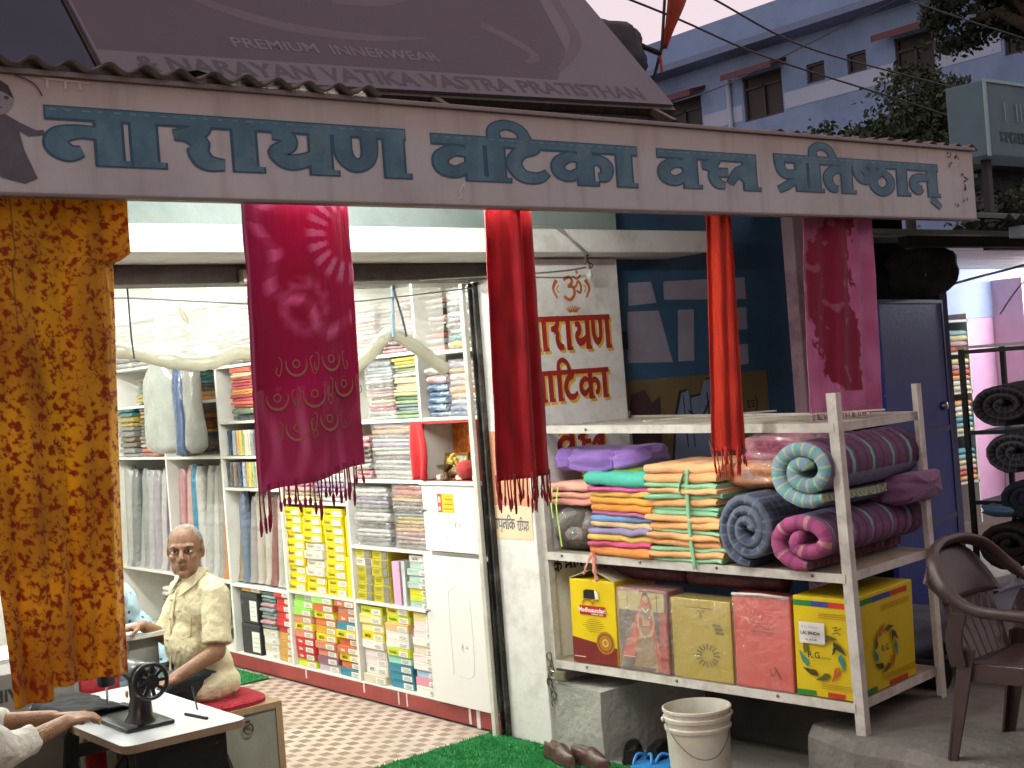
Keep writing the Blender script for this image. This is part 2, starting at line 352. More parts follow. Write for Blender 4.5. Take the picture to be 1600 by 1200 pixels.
# ---------------------------------------------------------------- the shop building
shop = thing('shop_building', 'open white cloth shop with painted pillar and grey lintel under the awning', 'shop', (2.4, 5.0, 0))
white_paint = mat('#d9d8d4', .75, .12, 2.5, .35, 18, stain='#9c968a', stain_amt=.6, stain_scale=4.5)
inner = mat('#d8d8d0', .8, .08, 2)
grey_plaster = mat('#8d9894', .9, .22, 2.2, .5, 20, stain='#6c7772', stain_amt=.5)
dark_wall = mat('#1f2740', .9, .3, 1.6, .5, 12, stain='#20263a', stain_amt=.7, stain_scale=1.2)
S = lambda name, mb, m_, **k: obj(name, mb, m_, shop, world=True, **k)
S('painted_pillar', MB().bbox(3.945, 4.585, 4.9, 5.24, 0, 2.279, .006), white_paint)
S('side_wall', MB().box(4.42, 4.585, 5.24, 10.6, 0, 2.8), inner)
S('back_wall', MB().box(.4, 4.42, 10.45, 10.6, 0, 2.8), inner)
S('inner_wall', MB().box(.45, .6, 5.2, 10.45, 0, 2.8), inner)
S('ceiling', MB().box(.45, 4.42, 5.3, 10.45, 2.8, 2.9), inner)
S('upper_wall', MB().box(-1.5, 4.6, 4.9, 5.25, 2.40, 2.88), grey_plaster)
S('front_wall', MB().box(-1.5, .6, 4.9, 5.2, 0, 2.279), white_paint)
S('lintel_slab', MB().bbox(-1.5, 5.03, 4.70, 5.28, 2.285, 2.392, .006), white_paint)
S('parapet_wall', MB().box(-6, 3.4, 5.6, 5.9, 2.95, 7), dark_wall)
S('roof_slab', MB().box(-3, 4.6, 5.0, 10.6, 2.901, 2.93), grey_plaster)
# rolled shutter rail, its bracket and the side track
rail_m = mat('#4a4440', .55, .35, 14, .4, 50, metal=.3, stain='#6d5a48', stain_amt=.5)
S('shutter_rail', MB().bbox(.62, 3.93, 5.10, 5.26, 2.205, 2.284, .006), rail_m)
mb = MB(); mb.bbox(2.625, 2.665, 5.05, 5.1, 2.20, 2.26, .008); S('rail_bracket', mb, mat('#8b8178', .5, .2, 20, metal=.4))
mb = MB(); mb.box(3.915, 3.942, 5.200, 5.212, 0, 2.20); mb.box(3.915, 3.942, 5.236, 5.248, 0, 2.20); mb.box(3.934, 3.942, 5.212, 5.236, 0, 2.20)
S('shutter_track', mb, mat('#2e2c2a', .5, .3, 10, metal=.5, stain='#8a877f', stain_amt=.6, stain_scale=8))
S('shutter_guide', MB().bbox(3.88, 3.902, 5.245, 5.275, 0, 2.2, .003), mat('#c9c6ba', .5, .2, 10, stain='#77736a'))
# red skirting under the shelves, with paint drips
S('red_skirting', MB().bbox(3.955, 4.0, 5.25, 10.0, .004, .088, .004), mat('#8e3a36', .55, .18, 5, stain='#5f2a28', stain_amt=.5))
for y, w_, l in ((7.2, .012, .05), (6.55, .012, .05), (6.2, .01, .07), (6.12, .01, .07), (5.55, .02, .08), (5.48, .03, .09), (5.36, .016, .05)):
    mb = MB(); mb.box(3.952, 3.9545, y - w_ / 2, y + w_ / 2, .09 - l, .09); S('paint_drip', mb, white_paint)

# painted words on the pillar front
red_p, yel_p, dk_p = mat('#8e1f16', .6, .2, 12), mat('#d2a33a', .6, .15, 10), mat('#241c18', .7, .2, 10)
for glyphs, x0, x1, zt, zb in ((['na', 'aa', 'ra', 'aa', 'ya', 'nna'], 3.955, 4.508, 2.005, 1.84), (['va', 'aa', 'i', 'tta', 'ka', 'aa'], 3.97, 4.475, 1.748, 1.60), (['va', 'sa_half', 'tra'], 4.11, 4.42, 1.472, 1.335)):
    fl = Flat(.00005); word(fl, glyphs, x0, x1, zt, zb, .16, 1, .0, .012, -.014, 1.15)
    word(fl, glyphs, x0, x1, zt, zb, .16, 0, bold=1.15)
    fl.mb.v = [(x, y + 4.899, z) for x, y, z in fl.mb.v]; S('lettering', fl.mb, [red_p, yel_p])
fl = Flat(.00005)       # the om emblem with two ornament arcs and a lotus
cx, cz, k = 4.275, 2.13, .052
OM = [([(-.9, .9), (-.2, 1.15), (.15, .75), (-.25, .35), (-.45, .3)], .3), ([(-.45, .3), (.25, .2), (.3, -.5), (-.3, -.95), (-.95, -.6)], .3), ([(.1, .1), (.55, .3), (.9, .75), (1.2, .3), (1.05, -.3), (.6, -.1)], .24), ([(.3, 1.25), (.75, .95), (1.25, 1.35)], .18)]
for p, w_ in OM: fl.stroke([(cx + a * k, cz + b * k) for a, b in p], w_ * k)
fl.poly(ngon2d(cx + .78 * k, cz + 1.6 * k, .17 * k, .17 * k, 10))
for sgn in (-1, 1):
    fl.stroke([(cx + sgn * k * 1.75, cz + k * .9), (cx + sgn * k * 2.2, cz + .1 * k), (cx + sgn * k * 1.75, cz - .8 * k)], [.02, .3 * k, .008])
    fl.stroke([(cx + sgn * k * 1.5, cz + k * .4), (cx + sgn * k * 1.8, cz + .1 * k), (cx + sgn * k * 1.5, cz - .3 * k)], .1 * k)
for j in range(-3, 4): fl.stroke([(cx + j * .12 * k, cz - 2.1 * k), (cx + j * .3 * k, cz - (1.45 + abs(j) * .07) * k)], [.2 * k, .08 * k], sm=False)
fl.mb.v = [(x, y + 4.8985, z) for x, y, z in fl.mb.v]
S('emblem', fl.mb, [mat('#b4622a', .6, .25, 20)])
for a_ in ((['e', 'ka'], 3.995, 4.085, .865, .805), (['ma', 'aa', 'tra'], 4.10, 4.215, .872, .81), (['i', 'va', 'ka'], 4.235, 4.36, .878, .815)):
    fl = Flat(.00005); word(fl, *a_, .14); fl.mb.v = [(x, y + 4.899, z) for x, y, z in fl.mb.v]; S('lettering', fl.mb, [dk_p])
# cream painted panel with a blue line of writing on the pillar's door side
fl = Flat(.00005); word(fl, ['aa', 'dha', 'u', 'na', 'i', 'ka'], -5.20, -5.05, 1.062, 1.012, .16)
fl.mb.v = [(3.9418 + y, -x, z) for x, y, z in fl.mb.v]
S('lettering', fl.mb, [mat('#4a5d6c', .6, .1, 10)])
fl = Flat(.00005); word(fl, ['ra', 'i', 'dda', 'ma', 'dda'], -5.035, -4.945, 1.055, 1.006, .16)
fl.mb.v = [(3.9418 + y, -x, z) for x, y, z in fl.mb.v]
S('lettering', fl.mb, [mat('#4a5d6c', .6, .1, 10)])
S('painted_band', MB().box(3.9425, 3.944, 4.92, 5.2, .965, 1.12), mat('#dcc2a0', .7, .1, 6))
S('painted_band', MB().box(3.9425, 3.944, 4.92, 5.2, 1.125, 1.48), mat('#c98a6a', .7, .15, 6))

# ---------------------------------------------------------------- neighbour's painted wall, pilaster and blue door leaf
nb = thing('neighbour_building', 'dark blue painted wall with pale patches beside the pillar, peeling pink pilaster', 'building', (5.4, 5.1, 0))
N_ = lambda name, mb, m_, **k: obj(name, mb, m_, nb, world=True, **k)
blue_m = mat('#28506e', .6, .25, 2, .3, 14, stain='#173247', stain_amt=.7, stain_scale=1.5)
N_('blue_wall', MB().box(4.59, 5.96, 5.0, 5.2, .24, 2.7), blue_m)
N_('pink_pilaster', MB().bbox(5.96, 6.36, 4.92, 5.2, .24, 2.7, .01), mat('#c4a2b0', .8, .2, 3, .5, 18, stain='#4c3a48', stain_amt=.8, stain_scale=3.2))
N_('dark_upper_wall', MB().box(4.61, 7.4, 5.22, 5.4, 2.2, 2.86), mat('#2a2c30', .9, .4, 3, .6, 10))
pale = mat('#8d8898', .75, .15, 5, .2, 20, stain='#6d687a', stain_amt=.5)
def patch(px):     # pale unpainted shapes on the blue wall (x, z)
    f = Flat(); f.poly(px); f.mb.v = [(x, 4.998, z) for x, y, z in f.mb.v]; N_('pale_patch', f.mb, pale)
patch([(4.735, 2.05), (4.935, 2.06), (4.905, 2.17), (4.745, 2.165)])
patch([(4.99, 2.075), (5.62, 2.065), (5.62, 2.185), (4.995, 2.17)])
patch([(4.70, 1.76), (5.02, 1.75), (4.945, 2.02), (4.725, 2.02)])
patch([(5.06, 1.75), (5.18, 1.75), (5.205, 2.02), (5.085, 2.02)])
patch([(5.47, 1.90), (5.61, 1.90), (5.615, 2.02), (5.47, 2.02)]); patch([(5.47, 1.71), (5.6, 1.71), (5.605, 1.82), (5.47, 1.82)])
N_('brown_band', MB().box(4.60, 5.735, 4.994, 4.999, 1.10, 1.67), mat('#6a5a38', .7, .25, 4, stain='#4a3d28', stain_amt=.6))
f = Flat(); blk, gry = mat('#191a22', .7, .1), mat('#6f7d96', .7, .15)
sh = [(5.015, 1.47), (5.06, 1.585), (5.11, 1.595), (5.13, 1.555), (5.2, 1.565), (5.235, 1.64), (5.295, 1.65), (5.36, 1.46), (5.40, 1.12), (4.95, 1.12)]
f.poly([(x + (-.015 if x < 5.18 else .015), z + .012) for x, z in sh], 0); f.poly(sh, 1)
for x in (5.07, 5.12, 5.25, 5.30): f.stroke([(x, 1.58), (x + .01, 1.3)], .008, 0, sm=False)
f.stroke([(5.10, 1.49), (5.19, 1.45), (5.26, 1.53)], .012, 0)
f.poly([(4.65, 1.42), (4.70, 1.6), (4.80, 1.62), (4.84, 1.55), (4.90, 1.58), (4.88, 1.15), (4.66, 1.15)], 2)
f.mb.v = [(x, y + 4.993, z) for x, y, z in f.mb.v]; N_('wall_drawing', f.mb, [blk, gry, mat('#3c2226', .8, .2)])
o = put_text('ss)', .09, blk, nb, (5.60 - 5.4, 4.9925 - 5.1, 1.50))
mb = MB(); mb.box(4.66, 4.70, 4.985, 4.999, 1.83, 1.92); N_('switch_box', mb, blk)
door = thing('door_leaf', 'dark navy blue sheet metal door leaf standing open beside the pink scarf', 'door', (6.25, 4.60, .24), R(14))
navy = mat('#22389a', .45, .15, 3, .1, 30, metal=.1)
obj('panel', MB().bbox(0, .97, 0, .035, 0, 1.77, .004), navy, door)
mb = MB(); mb.box(0, .97, -.006, -.001, 1.75, 1.77); mb.box(.95, .97, -.006, -.001, 0, 1.749); obj('edge_frame', mb, mat('#26345e', .4, .1, 5, metal=.2), door)
for z in (.45, .98): obj('crossbar', MB().box(.02, .948, -.006, -.001, z, z + .03), mat('#2c3c74', .4, .1, 5, metal=.2), door)
mb = MB(); mb.lathe([(0, .03), (.02, .026), (.026, .012), (.026, 0)], 14); k_ = obj('door_knob', mb, mat('#b9bcc2', .3, .1, metal=.9), door, smooth=True, loc=(.86, -.002, 1.13), rot=(R(90), 0, 0))
# ---------------------------------------------------------------- awning, sign fascia, billboard
def sign_board():
    mt = mat('#bcbdc0', .62, .14, 1.6, .12, 40, stain='#8d8a90', stain_amt=.5, stain_scale=1.3); N = mt.node_tree.nodes; L = mt.node_tree.links; b = N['Principled BSDF']
    src = b.inputs['Base Color'].links[0].from_socket; tc = N.new('ShaderNodeTexCoord'); sp = N.new('ShaderNodeSeparateXYZ'); L.new(tc.outputs['Object'], sp.inputs[0])
    mp = N.new('ShaderNodeMapping'); mp.inputs['Scale'].default_value = (9, 1, .9); L.new(tc.outputs['Object'], mp.inputs[0]); nz = N.new('ShaderNodeTexNoise'); nz.inputs['Scale'].default_value = 1.6; nz.inputs['Detail'].default_value = 6; L.new(mp.outputs[0], nz.inputs[0])
    r1 = N.new('ShaderNodeMapRange'); r1.inputs[1].default_value = .19; r1.inputs[2].default_value = .33; r1.inputs[4].default_value = .55; L.new(sp.outputs[2], r1.inputs[0])       # printed tan band fading down from the top edge
    m1 = N.new('ShaderNodeMix'); m1.data_type = 'RGBA'; m1.inputs[7].default_value = (*lin('#a88c72'), 1); L.new(r1.outputs[0], m1.inputs[0]); L.new(src, m1.inputs[6])
    r2 = N.new('ShaderNodeMapRange'); r2.inputs[1].default_value = .52; r2.inputs[2].default_value = .78; r2.inputs[4].default_value = .4; L.new(nz.outputs['Fac'], r2.inputs[0])     # rain streaks
    m2 = N.new('ShaderNodeMix'); m2.data_type = 'RGBA'; m2.inputs[7].default_value = (*lin('#7d6e68'), 1); L.new(r2.outputs[0], m2.inputs[0]); L.new(m1.outputs[2], m2.inputs[6]); L.new(m2.outputs[2], b.inputs['Base Color'])
    return mt
sign = thing('shop_sign', 'long weathered white fascia board with teal painted words under the corrugated awning', 'sign', (3.4, 3.6, 2.30))
board_m = sign_board()
G = lambda name, mb, m_, **k: obj(name, mb, m_, sign, world=True, **k)
G('board', MB().bbox(.3, 5.69, 3.60, 3.63, 2.305, 2.622, .003), board_m)
G('top_rim', MB().bbox(.28, 5.70, 3.588, 3.64, 2.623, 2.638, .003), mat('#8f8788', .5, .2, 6, metal=.3))
G('bottom_rim', MB().bbox(.28, 5.70, 3.592, 3.635, 2.296, 2.304, .002), mat('#7d7470', .6, .25, 6, stain='#5c3f30'))
teal_d, teal, teal_l = mat('#2f5870', .5, .2, 20), mat('#4b7488', .5, .3, 9, stain='#7b98a2', stain_amt=.6, stain_scale=6), mat('#6d95a4', .4, .2, 30)
WORDS = ((['na', 'aa', 'ra', 'aa', 'ya', 'nna'], 1.318, 2.48, 2.542, 2.387), (['va', 'i', 'tta', 'ka', 'aa'], 2.585, 3.508, 2.536, 2.388), (['va', 'sa_half', 'tra'], 3.615, 4.166, 2.535, 2.394), (['pra', 'i', 'ta', 'ssttha', 'aa', 'na_h'], 4.276, 5.40, 2.546, 2.400))
for gl, x0, x1, zt, zb in WORDS:
    fl = Flat(.00004)
    word(fl, gl, x0, x1, zt, zb, .21, 0, .004, bold=1.5)
    word(fl, gl, x0, x1, zt, zb, .19, 1, bold=1.38)
    n = int((x1 - x0) / .045)
    for i in range(n): fl.stroke([(x0 + .012 + i * .045, zt - .007), (x0 + .012 + i * .045 + random.uniform(.012, .03), zt - .0075)], .0035, 2, sm=False)
    fl.mb.v = [(x, y + 3.5985, z) for x, y, z in fl.mb.v]
    G('lettering', fl.mb, [teal_d, teal, teal_l])
# warm faded tint band, scratches and dabs of paint, faint printed child
fl = Flat(.0001)
for (a, b) in ((5.50, 2.60), (5.56, 2.59), (5.57, 2.56), (5.60, 2.52), (5.62, 2.49), (5.61, 2.45), (5.50, 2.55), (5.60, 2.39), (5.53, 2.36)):
    for k in range(3): fl.stroke([(a + random.uniform(-.02, .02), b + random.uniform(-.015, .015)), (a + random.uniform(-.02, .02), b + random.uniform(-.015, .015))], random.uniform(.003, .009), 0, sm=False)
fl.stroke([(2.70, 2.375), (2.685, 2.35), (2.69, 2.335), (2.675, 2.325)], .004, 1); fl.stroke([(2.705, 2.385), (2.702, 2.36)], .003, 1)
fl.stroke([(1.243, 2.62), (1.292, 2.60), (1.313, 2.568)], .004, 0)
fl.mb.v = [(x, y + 3.5985, z) for x, y, z in fl.mb.v]
G('paint_marks', fl.mb, [mat('#4c4248', .7, .2), mat('#e4e0da', .6, .1)])
fl = Flat(.0001)
g1, g2, g3 = mat('#5c5a66', .7, .25, 20), mat('#8e8a90', .7, .2, 16), mat('#3c3a46', .7, .3, 25)
fl.poly([(1.10, 2.50), (1.13, 2.53), (1.20, 2.52), (1.245, 2.495), (1.29, 2.475), (1.312, 2.477), (1.312, 2.463), (1.27, 2.457), (1.245, 2.47), (1.255, 2.42), (1.285, 2.345), (1.25, 2.33), (1.19, 2.345), (1.14, 2.40), (1.10, 2.39)], 0)
fl.poly(ngon2d(1.175, 2.556, .062, .05, 18), 1); fl.poly([(1.10, 2.575), (1.115, 2.60), (1.14, 2.606), (1.15, 2.614), (1.16, 2.608), (1.20, 2.606), (1.225, 2.59), (1.238, 2.555), (1.215, 2.57), (1.17, 2.585), (1.13, 2.57)], 2)
fl.poly(ngon2d(1.188, 2.56, .008, .005, 8), 2); fl.poly(ngon2d(1.218, 2.557, .007, .005, 8), 2); fl.stroke([(1.185, 2.532), (1.205, 2.53)], .004, 0, sm=False)
fl.mb.v = [(x, y + 3.5985, z) for x, y, z in fl.mb.v]
G('faded_child_print', fl.mb, [g1, g2, g3])
fl = Flat(.0001)
for a in (0, .05, .09): fl.stroke([(1.33 + a, 2.615), (1.33 + a, 2.592)], .008, 0, sm=False)
fl.stroke([(1.32, 2.617), (1.45, 2.613)], .006, 0, sm=False)
fl.mb.v = [(x, y + 3.5985, z) for x, y, z in fl.mb.v]; G('faded_print', fl.mb, [mat('#c9b4ae', .7)])

# corrugated sheets, each an object of the awning
aw = thing('corrugated_awning', 'rusty corrugated cement sheets roofing the shop front behind the fascia board', 'awning', (3.0, 4.2, 2.6))
cor = mat('#77706a', .85, .35, 7, .5, 30, stain='#3b2f28', stain_amt=.8, stain_scale=3.5)
def sheet(x0, x1, y0, y1, z0, z1, seed):
    rr = random.Random(seed); n = max(4, int((x1 - x0) / .0125)); lift = rr.uniform(0, .008)
    def fn(u, v):
        x = x0 + u * (x1 - x0); ph = x * 2 * math.pi / .105
        return (x, y0 + v * (y1 - y0) + (.012 * noise.noise((x * 4, 0, seed)) if v < .1 else 0), z0 + v * (z1 - z0) + lift + .013 * math.sin(ph))
    mb = MB(); mb.grid(fn, n, 6)
    fb = MB(); mb.grid(lambda u, v: tuple(a - b for a, b in zip(fn(u, v), (0, 0, .006))), n, 6)
    k = (n + 1) * 7
    mb.f += [(i, i + 1, k + i + 1, k + i) for i in range(n)]; mb.mi += [0] * n
    return mb
xs = [-.4, .55, 1.45, 2.40, 3.35, 4.30, 5.0, 5.68]
for i in range(len(xs) - 1):
    y0_, z0_ = ((3.555, 2.650), (3.56, 2.654), (3.565, 2.648), (3.66, 2.612), (3.66, 2.612), (3.60, 2.634), (3.60, 2.637))[i]; obj('corrugated_sheet', sheet(xs[i], xs[i + 1] + (.06 if i != 2 else -.02), y0_, 4.88, z0_, 2.74, i), cor, aw, world=True, smooth=True)
for y in (3.75, 4.3): obj('purlin', MB().box(-.5, 5.6, y, y + .05, 2.585 + (y - 3.6) * .03, 2.61 + (y - 3.6) * .03), rail_m, aw, world=True)
for x in (.9, 3.4, 5.5): obj('rafter', MB().beam((x, 3.66, 2.60), (x, 4.9, 2.64), .03, .03), rail_m, aw, world=True)
mb = MB(); mb.add([(1.78, 3.74, 2.70), (1.84, 3.74, 2.715), (1.90, 3.74, 2.705), (1.92, 3.76, 2.68), (1.86, 3.77, 2.685), (1.83, 3.79, 2.69)], [(0, 1, 5), (1, 2, 4), (2, 3, 4), (1, 4, 5)])
solo('torn_rag', mb, mat('#15161a', .9, .2), 'small torn black rag lying on the corrugated sheet edge', 'rag')

bb = thing('billboard', 'large mauve advertising banner on a frame leaning back above the fascia board', 'billboard', (3.12, 4.3, 2.868), (R(-40), R(-1.6), 0))
# local: x right, z up along the banner, facing -y; leaning back 40 degrees from upright
mauve, strip = mat('#4d4350', .7, .14, 2, .1, 60), mat('#63606a', .7, .1, 3, .1, 60)
xa, xb = -1.33, 1.33
obj('banner', MB().box(xa, xb, 0, .012, .0, 2.6), strip, bb)
fl = Flat(.0001)
fl.poly([(xa + .01, .128), (.72, .128), (.92, .36), (1.05, .9), (1.1, 2.58), (xa + .01, 2.58)], 0)
fl.stroke([(-.95, .62), (-.78, .47), (-.5, .36), (-.15, .33), (.15, .36)], [.02, .05, .06, .045, .01], 1)
fl.stroke([(-.2, .56), (.05, .60), (.35, .72)], [.02, .06, .03], 1)
fl.stroke([(.52, .5), (.62, .42), (.7, .3), (.62, .24)], [.05, .06, .05, .02], 1)
fl.stroke([(.78, .2), (.95, .35), (1.06, .5), (1.12, .8)], [.02, .05, .06, .05], 1)
obj('banner_print', fl.mb, [mauve, mat('#5a505c', .7, .1)], bb)
put_text('PREMIUM  INNERWEAR', .085, mat('#6b6370', .7, .1), bb, (-.32, -.0012, .225), .001, sx=1.05)
put_text('& NARAYAN VATIKA VASTRA PRATISTHAN', .116, mat('#47434d', .7, .1), bb, (-.01, -.0008, .062), .0035, sx=1.06)
mb = MB(); mb.box(xa - .01, xb + .01, .014, .05, -.02, .03); mb.box(xa - .01, xa + .03, .014, .05, .03, 2.6); mb.box(xb - .03, xb + .01, .014, .05, .03, 2.6)
obj('back_frame', mb, rail_m, bb)
for x in (-1.2, 0, 1.2): obj('support_leg', MB().beam((x, .04, .02), (x, -.02, -.16), .03, .03), rail_m, bb)
obj('gap_shadow_sheet', MB().box(xa + .2, xb, .055, .06, -.20, .0), mat('#22262a', .8, .2), bb)  # dark sheet standing in for the shadowed gap below the banner
fin = MB(); fin.box(xa - .34, xa - .03, .0, .02, -.1, 2.5)
obj('side_sheet', fin, mat('#2c354a', .7, .2, 3), bb)
# ---------------------------------------------------------------- shelf unit along the shop's inner wall
RZ = R(-90)          # local x runs along the shelf towards the street, local y into the shelf
XF = 3.968
shelf = thing('shelf_unit', 'white built-in wall shelving full of boxes and folded clothes inside the shop', 'shelves', (XF, 7.6, 0))
sh_m = mat('#dcdad2', .6, .1, 4, .1, 30, stain='#b5ada0', stain_amt=.4)
H_ = lambda name, mb, **k: obj(name, mb, sh_m, shelf, world=True, **k)
bays = [(5.28, 5.80, (.857, .869, 1.236, 1.56, 1.895)), (5.80, 6.60, (.557, .865, 1.236, 1.56, 1.91)), (6.60, 7.37, (.557, 1.10, 1.45, 1.80, 2.12)), (7.37, 8.13, (.545, 1.17, 1.375, 1.60, 1.96)), (8.13, 9.00, (.555, 1.375, 1.75, 2.05)), (9.0, 9.98, (.555, 1.375, 1.75, 2.03))]
H_('base_board', MB().bbox(XF - .012, 4.40, 5.27, 10.0, .09, .098, .002))
H_('back_panel', MB().box(4.40, 4.415, 5.27, 10.0, .0, 2.75))
for y in (5.27, 5.80, 6.60, 7.37, 8.13, 9.0, 9.98): H_('upright', MB().bbox(XF - .006, 4.398, y - .011, y + .011, .1, 2.75, .002))
for y0, y1, zs in bays:
    for z in zs: H_('shelf_board', MB().bbox(XF - .002, 4.396, y0 + .0125, y1 - .0125, z - .018, z, .002))
    H_('shelf_board', MB().bbox(XF - .002, 4.396, y0 + .0125, y1 - .0125, 2.36, 2.38, .002))

ORD = ['lowest', 'second', 'third', 'fourth', 'fifth', 'sixth', 'seventh', 'eighth', 'ninth', 'tenth', 'eleventh', 'twelfth', 'thirteenth', 'fourteenth', 'fifteenth', 'sixteenth', 'seventeenth', 'eighteenth', 'nineteenth', 'twentieth', 'twenty-first', 'twenty-second', 'twenty-third', 'twenty-fourth']
def nth(i, n): return 'topmost' if i == n - 1 and n > 1 else ('lowest' if i == 0 else ORD[i] + ' from bottom')
COLN = {}
def box_mesh(w_, d, h, col, lid=None):
    key = ('box', w_, d, h, col, lid)
    if key not in MC:
        mb = MB(); mb.bbox(-w_ / 2, w_ / 2, 0, d, 0, h, .0015)
        mb.box(-w_ / 2 + .004, w_ / 2 - .004, -.0025, -.0002, h * .78, h * .84, 1)       # lid lip
        MC[key] = mb.mesh('box', [mat(col, .45, .08, 6), mat(lid or col, .5, .3, 6)])
    return MC[key]
def lab_mesh(w_, h, col):
    key = ('lab', w_, h, col)
    if key not in MC: MC[key] = MB().box(-w_ / 2, w_ / 2, -.0012, 0, -h / 2, h / 2).mesh('label', mat(col, .5, .06, 20))
    return MC[key]
INK = mat('#2a2622', .6, .1); INK2 = mat('#8a8a86', .6, .1)
def carton(y, z, w_, h, col, label, group, deco='label', txt=None, d=.26, tcol=None, jit=.012, name='carton', cat='box'):
    o = link(name, box_mesh(w_, d, h, col), None, (XF + .014 + random.uniform(-jit, jit), y + random.uniform(-.003, .003), z + .0005), RZ + R(random.uniform(-1.6, 1.6)))
    tag(o, label, cat, group)
    if deco:
        lw = w_ * .40; link('paper_label', lab_mesh(round(lw, 3), round(h * .66, 3), '#e6e3da'), o, (w_ * .255, -.0028, h * .42))
        for k in range(3): link('print_line', lab_mesh(round(lw * .7, 3), .0022, '#7a7772'), o, (w_ * .255 + random.uniform(-.006, .006), -.0042, h * (.25 + .15 * k)))
    if txt: put_text(txt, h * .52, tcol or INK, o, (-w_ * .22, -.003, h * .45), .0006, sx=1.0)
    return o
def column(y, w_, z0, cols, hs, where, group, **kw):
    z = z0; n = len(cols)
    for i, c in enumerate(cols):
        c = c if isinstance(c, tuple) else (c,)
        hex_, nm = PAL[c[0]]
        carton(y, z, w_, hs - .0015, hex_, f'{nm} cardboard box, {nth(i, n)} in {where}', group, txt=c[1] if len(c) > 1 else None, tcol=c[2] if len(c) > 2 else None, **kw)
        z += hs
PAL = {'y': ('#d9c51f', 'yellow'), 'yg': ('#c3cf2b', 'yellow-green'), 'py': ('#ddd08a', 'pale yellow'), 'w': ('#dedbd4', 'white'), 'pw': ('#e0cfcd', 'pinkish white'), 'be': ('#cfc4ac', 'beige'), 'pe': ('#dcae7a', 'peach'), 'mi': ('#8fc9b4', 'mint green'), 'te': ('#2f7c92', 'teal blue'), 'lb': ('#a4bfd8', 'light blue'), 'pk': ('#d38a9c', 'pink'), 'g': ('#93c75a', 'light green'), 'o': ('#c4673d', 'orange'), 'sa': ('#c97f66', 'salmon'), 'r': ('#c0302e', 'red'), 'ma': ('#7d5a63', 'mauve'), 'la': ('#b9a2b0', 'lavender'), 'gd': ('#c89a2c', 'golden'), 'ta': ('#c4964e', 'tan'), 'bk': ('#24262a', 'black'), 'ol': ('#b3a92f', 'olive yellow'), 'gt': ('#a9bdb4', 'grey-green')}
W1 = mat('#f0ece2', .6, .05)
# bay of mixed hosiery boxes next to the white cupboard (bottom shelf)
gB = 'boxes on the bottom shelf beside the cupboard'
column(6.46, .225, .099, ['be', ('w', 'VCT'), 'pw', 'pw', 'w', ('y', 'MEGA'), 'py', 'py', ('yg', 'Paradise')], .0475, 'bottom-shelf column under the olive boxes', gB)
column(6.20, .222, .099, ['te', 'te', 'te', 'mi', ('yg', 'Paradise'), 'w', 'w', 'pe', ('yg', 'Paradise'), ('y', 'Paradise')], .0445, 'bottom-shelf column under the pink file box', gB)
column(5.94, .222, .099, ['w', 'pk', 'lb', 'w', 'pw', 'be', 'w', 'pw', 'pw', 'py'], .043, 'bottom-shelf column touching the white cupboard', gB)
gC = 'boxes on the bottom shelf below the yellow boxes'
column(7.23, .225, .099, ['yg', ('r', 'Libas', W1), ('r', 'Libas', W1), ('r', 'Libas', W1), 'sa', ('y', 'MEGA'), 'sa', 'g', 'g', 'g'], .0445, 'green-topped bottom-shelf column', gC)
column(6.98, .225, .099, ['la', 'ma', 'sa', 'sa', ('y', 'MEGA'), 'gd', 'o', ('y', 'MEGA'), 'o', 'g'], .0445, 'middle bottom-shelf column below the yellow boxes', gC)
column(6.73, .222, .099, ['te', 'o', ('y', 'MEGA'), ('o', 'Libas', W1), 'o', ('y', 'MEGA'), 'te', ('o', 'Libas', W1), 'sa', ('o', 'Libas', W1)], .0445, 'orange and teal bottom-shelf column', gC)
gD = 'boxes on the bottom shelf behind the seated man'
column(7.47, .19, .099, ['ta', 'ta', 'ta', 'ta', 'r', 'r', 'r', 'r', 'r', 'r'], .0445, 'red and tan bottom-shelf column', gD)
column(7.68, .18, .099, ['w', 'be', 'w', 'be'], .045, 'short column below the clear-wrapped packets', gD)
for i in range(2): carton(7.93, .099 + i * .20, .24, .195, PAL['bk'][0], f'black shoe-size carton with white labels, {"lower" if i == 0 else "upper"} of two behind the seated man', gD, d=.3, name='black_carton')
carton(7.90, .50, .26, .04, '#d09a35', 'flat golden box lying on the black cartons', None, d=.28)
# yellow boxes, three columns of ten
gY = 'printed boxes stacked on the yellow-box shelf'
nm3 = ['column nearest the cloth rolls', 'middle column', 'column nearest the white cupboard']
for c, y in enumerate((7.275, 7.045, 6.805)):
    for i in range(10):
        wht = c == 1 and 3 <= i <= 6 - 0
        wht = c == 1 and 2 <= i <= 5
        carton(y, .5575 + i * .0505, .215, .049, '#d6cdb8' if wht else '#dcc70f', f'{"white" if wht else "yellow"} printed box, {nth(i, 10)} in the {nm3[c]}, yellow-box shelf', gY, txt='Gmart', tcol=INK2 if wht else INK, jit=.008)
for i in range(2): carton(6.655, .5575 + i * .235, .065, .23, '#d9c218', f'tall yellow box stood on end beside the yellow boxes, {"lower" if i == 0 else "upper"} one', gY, deco=None)
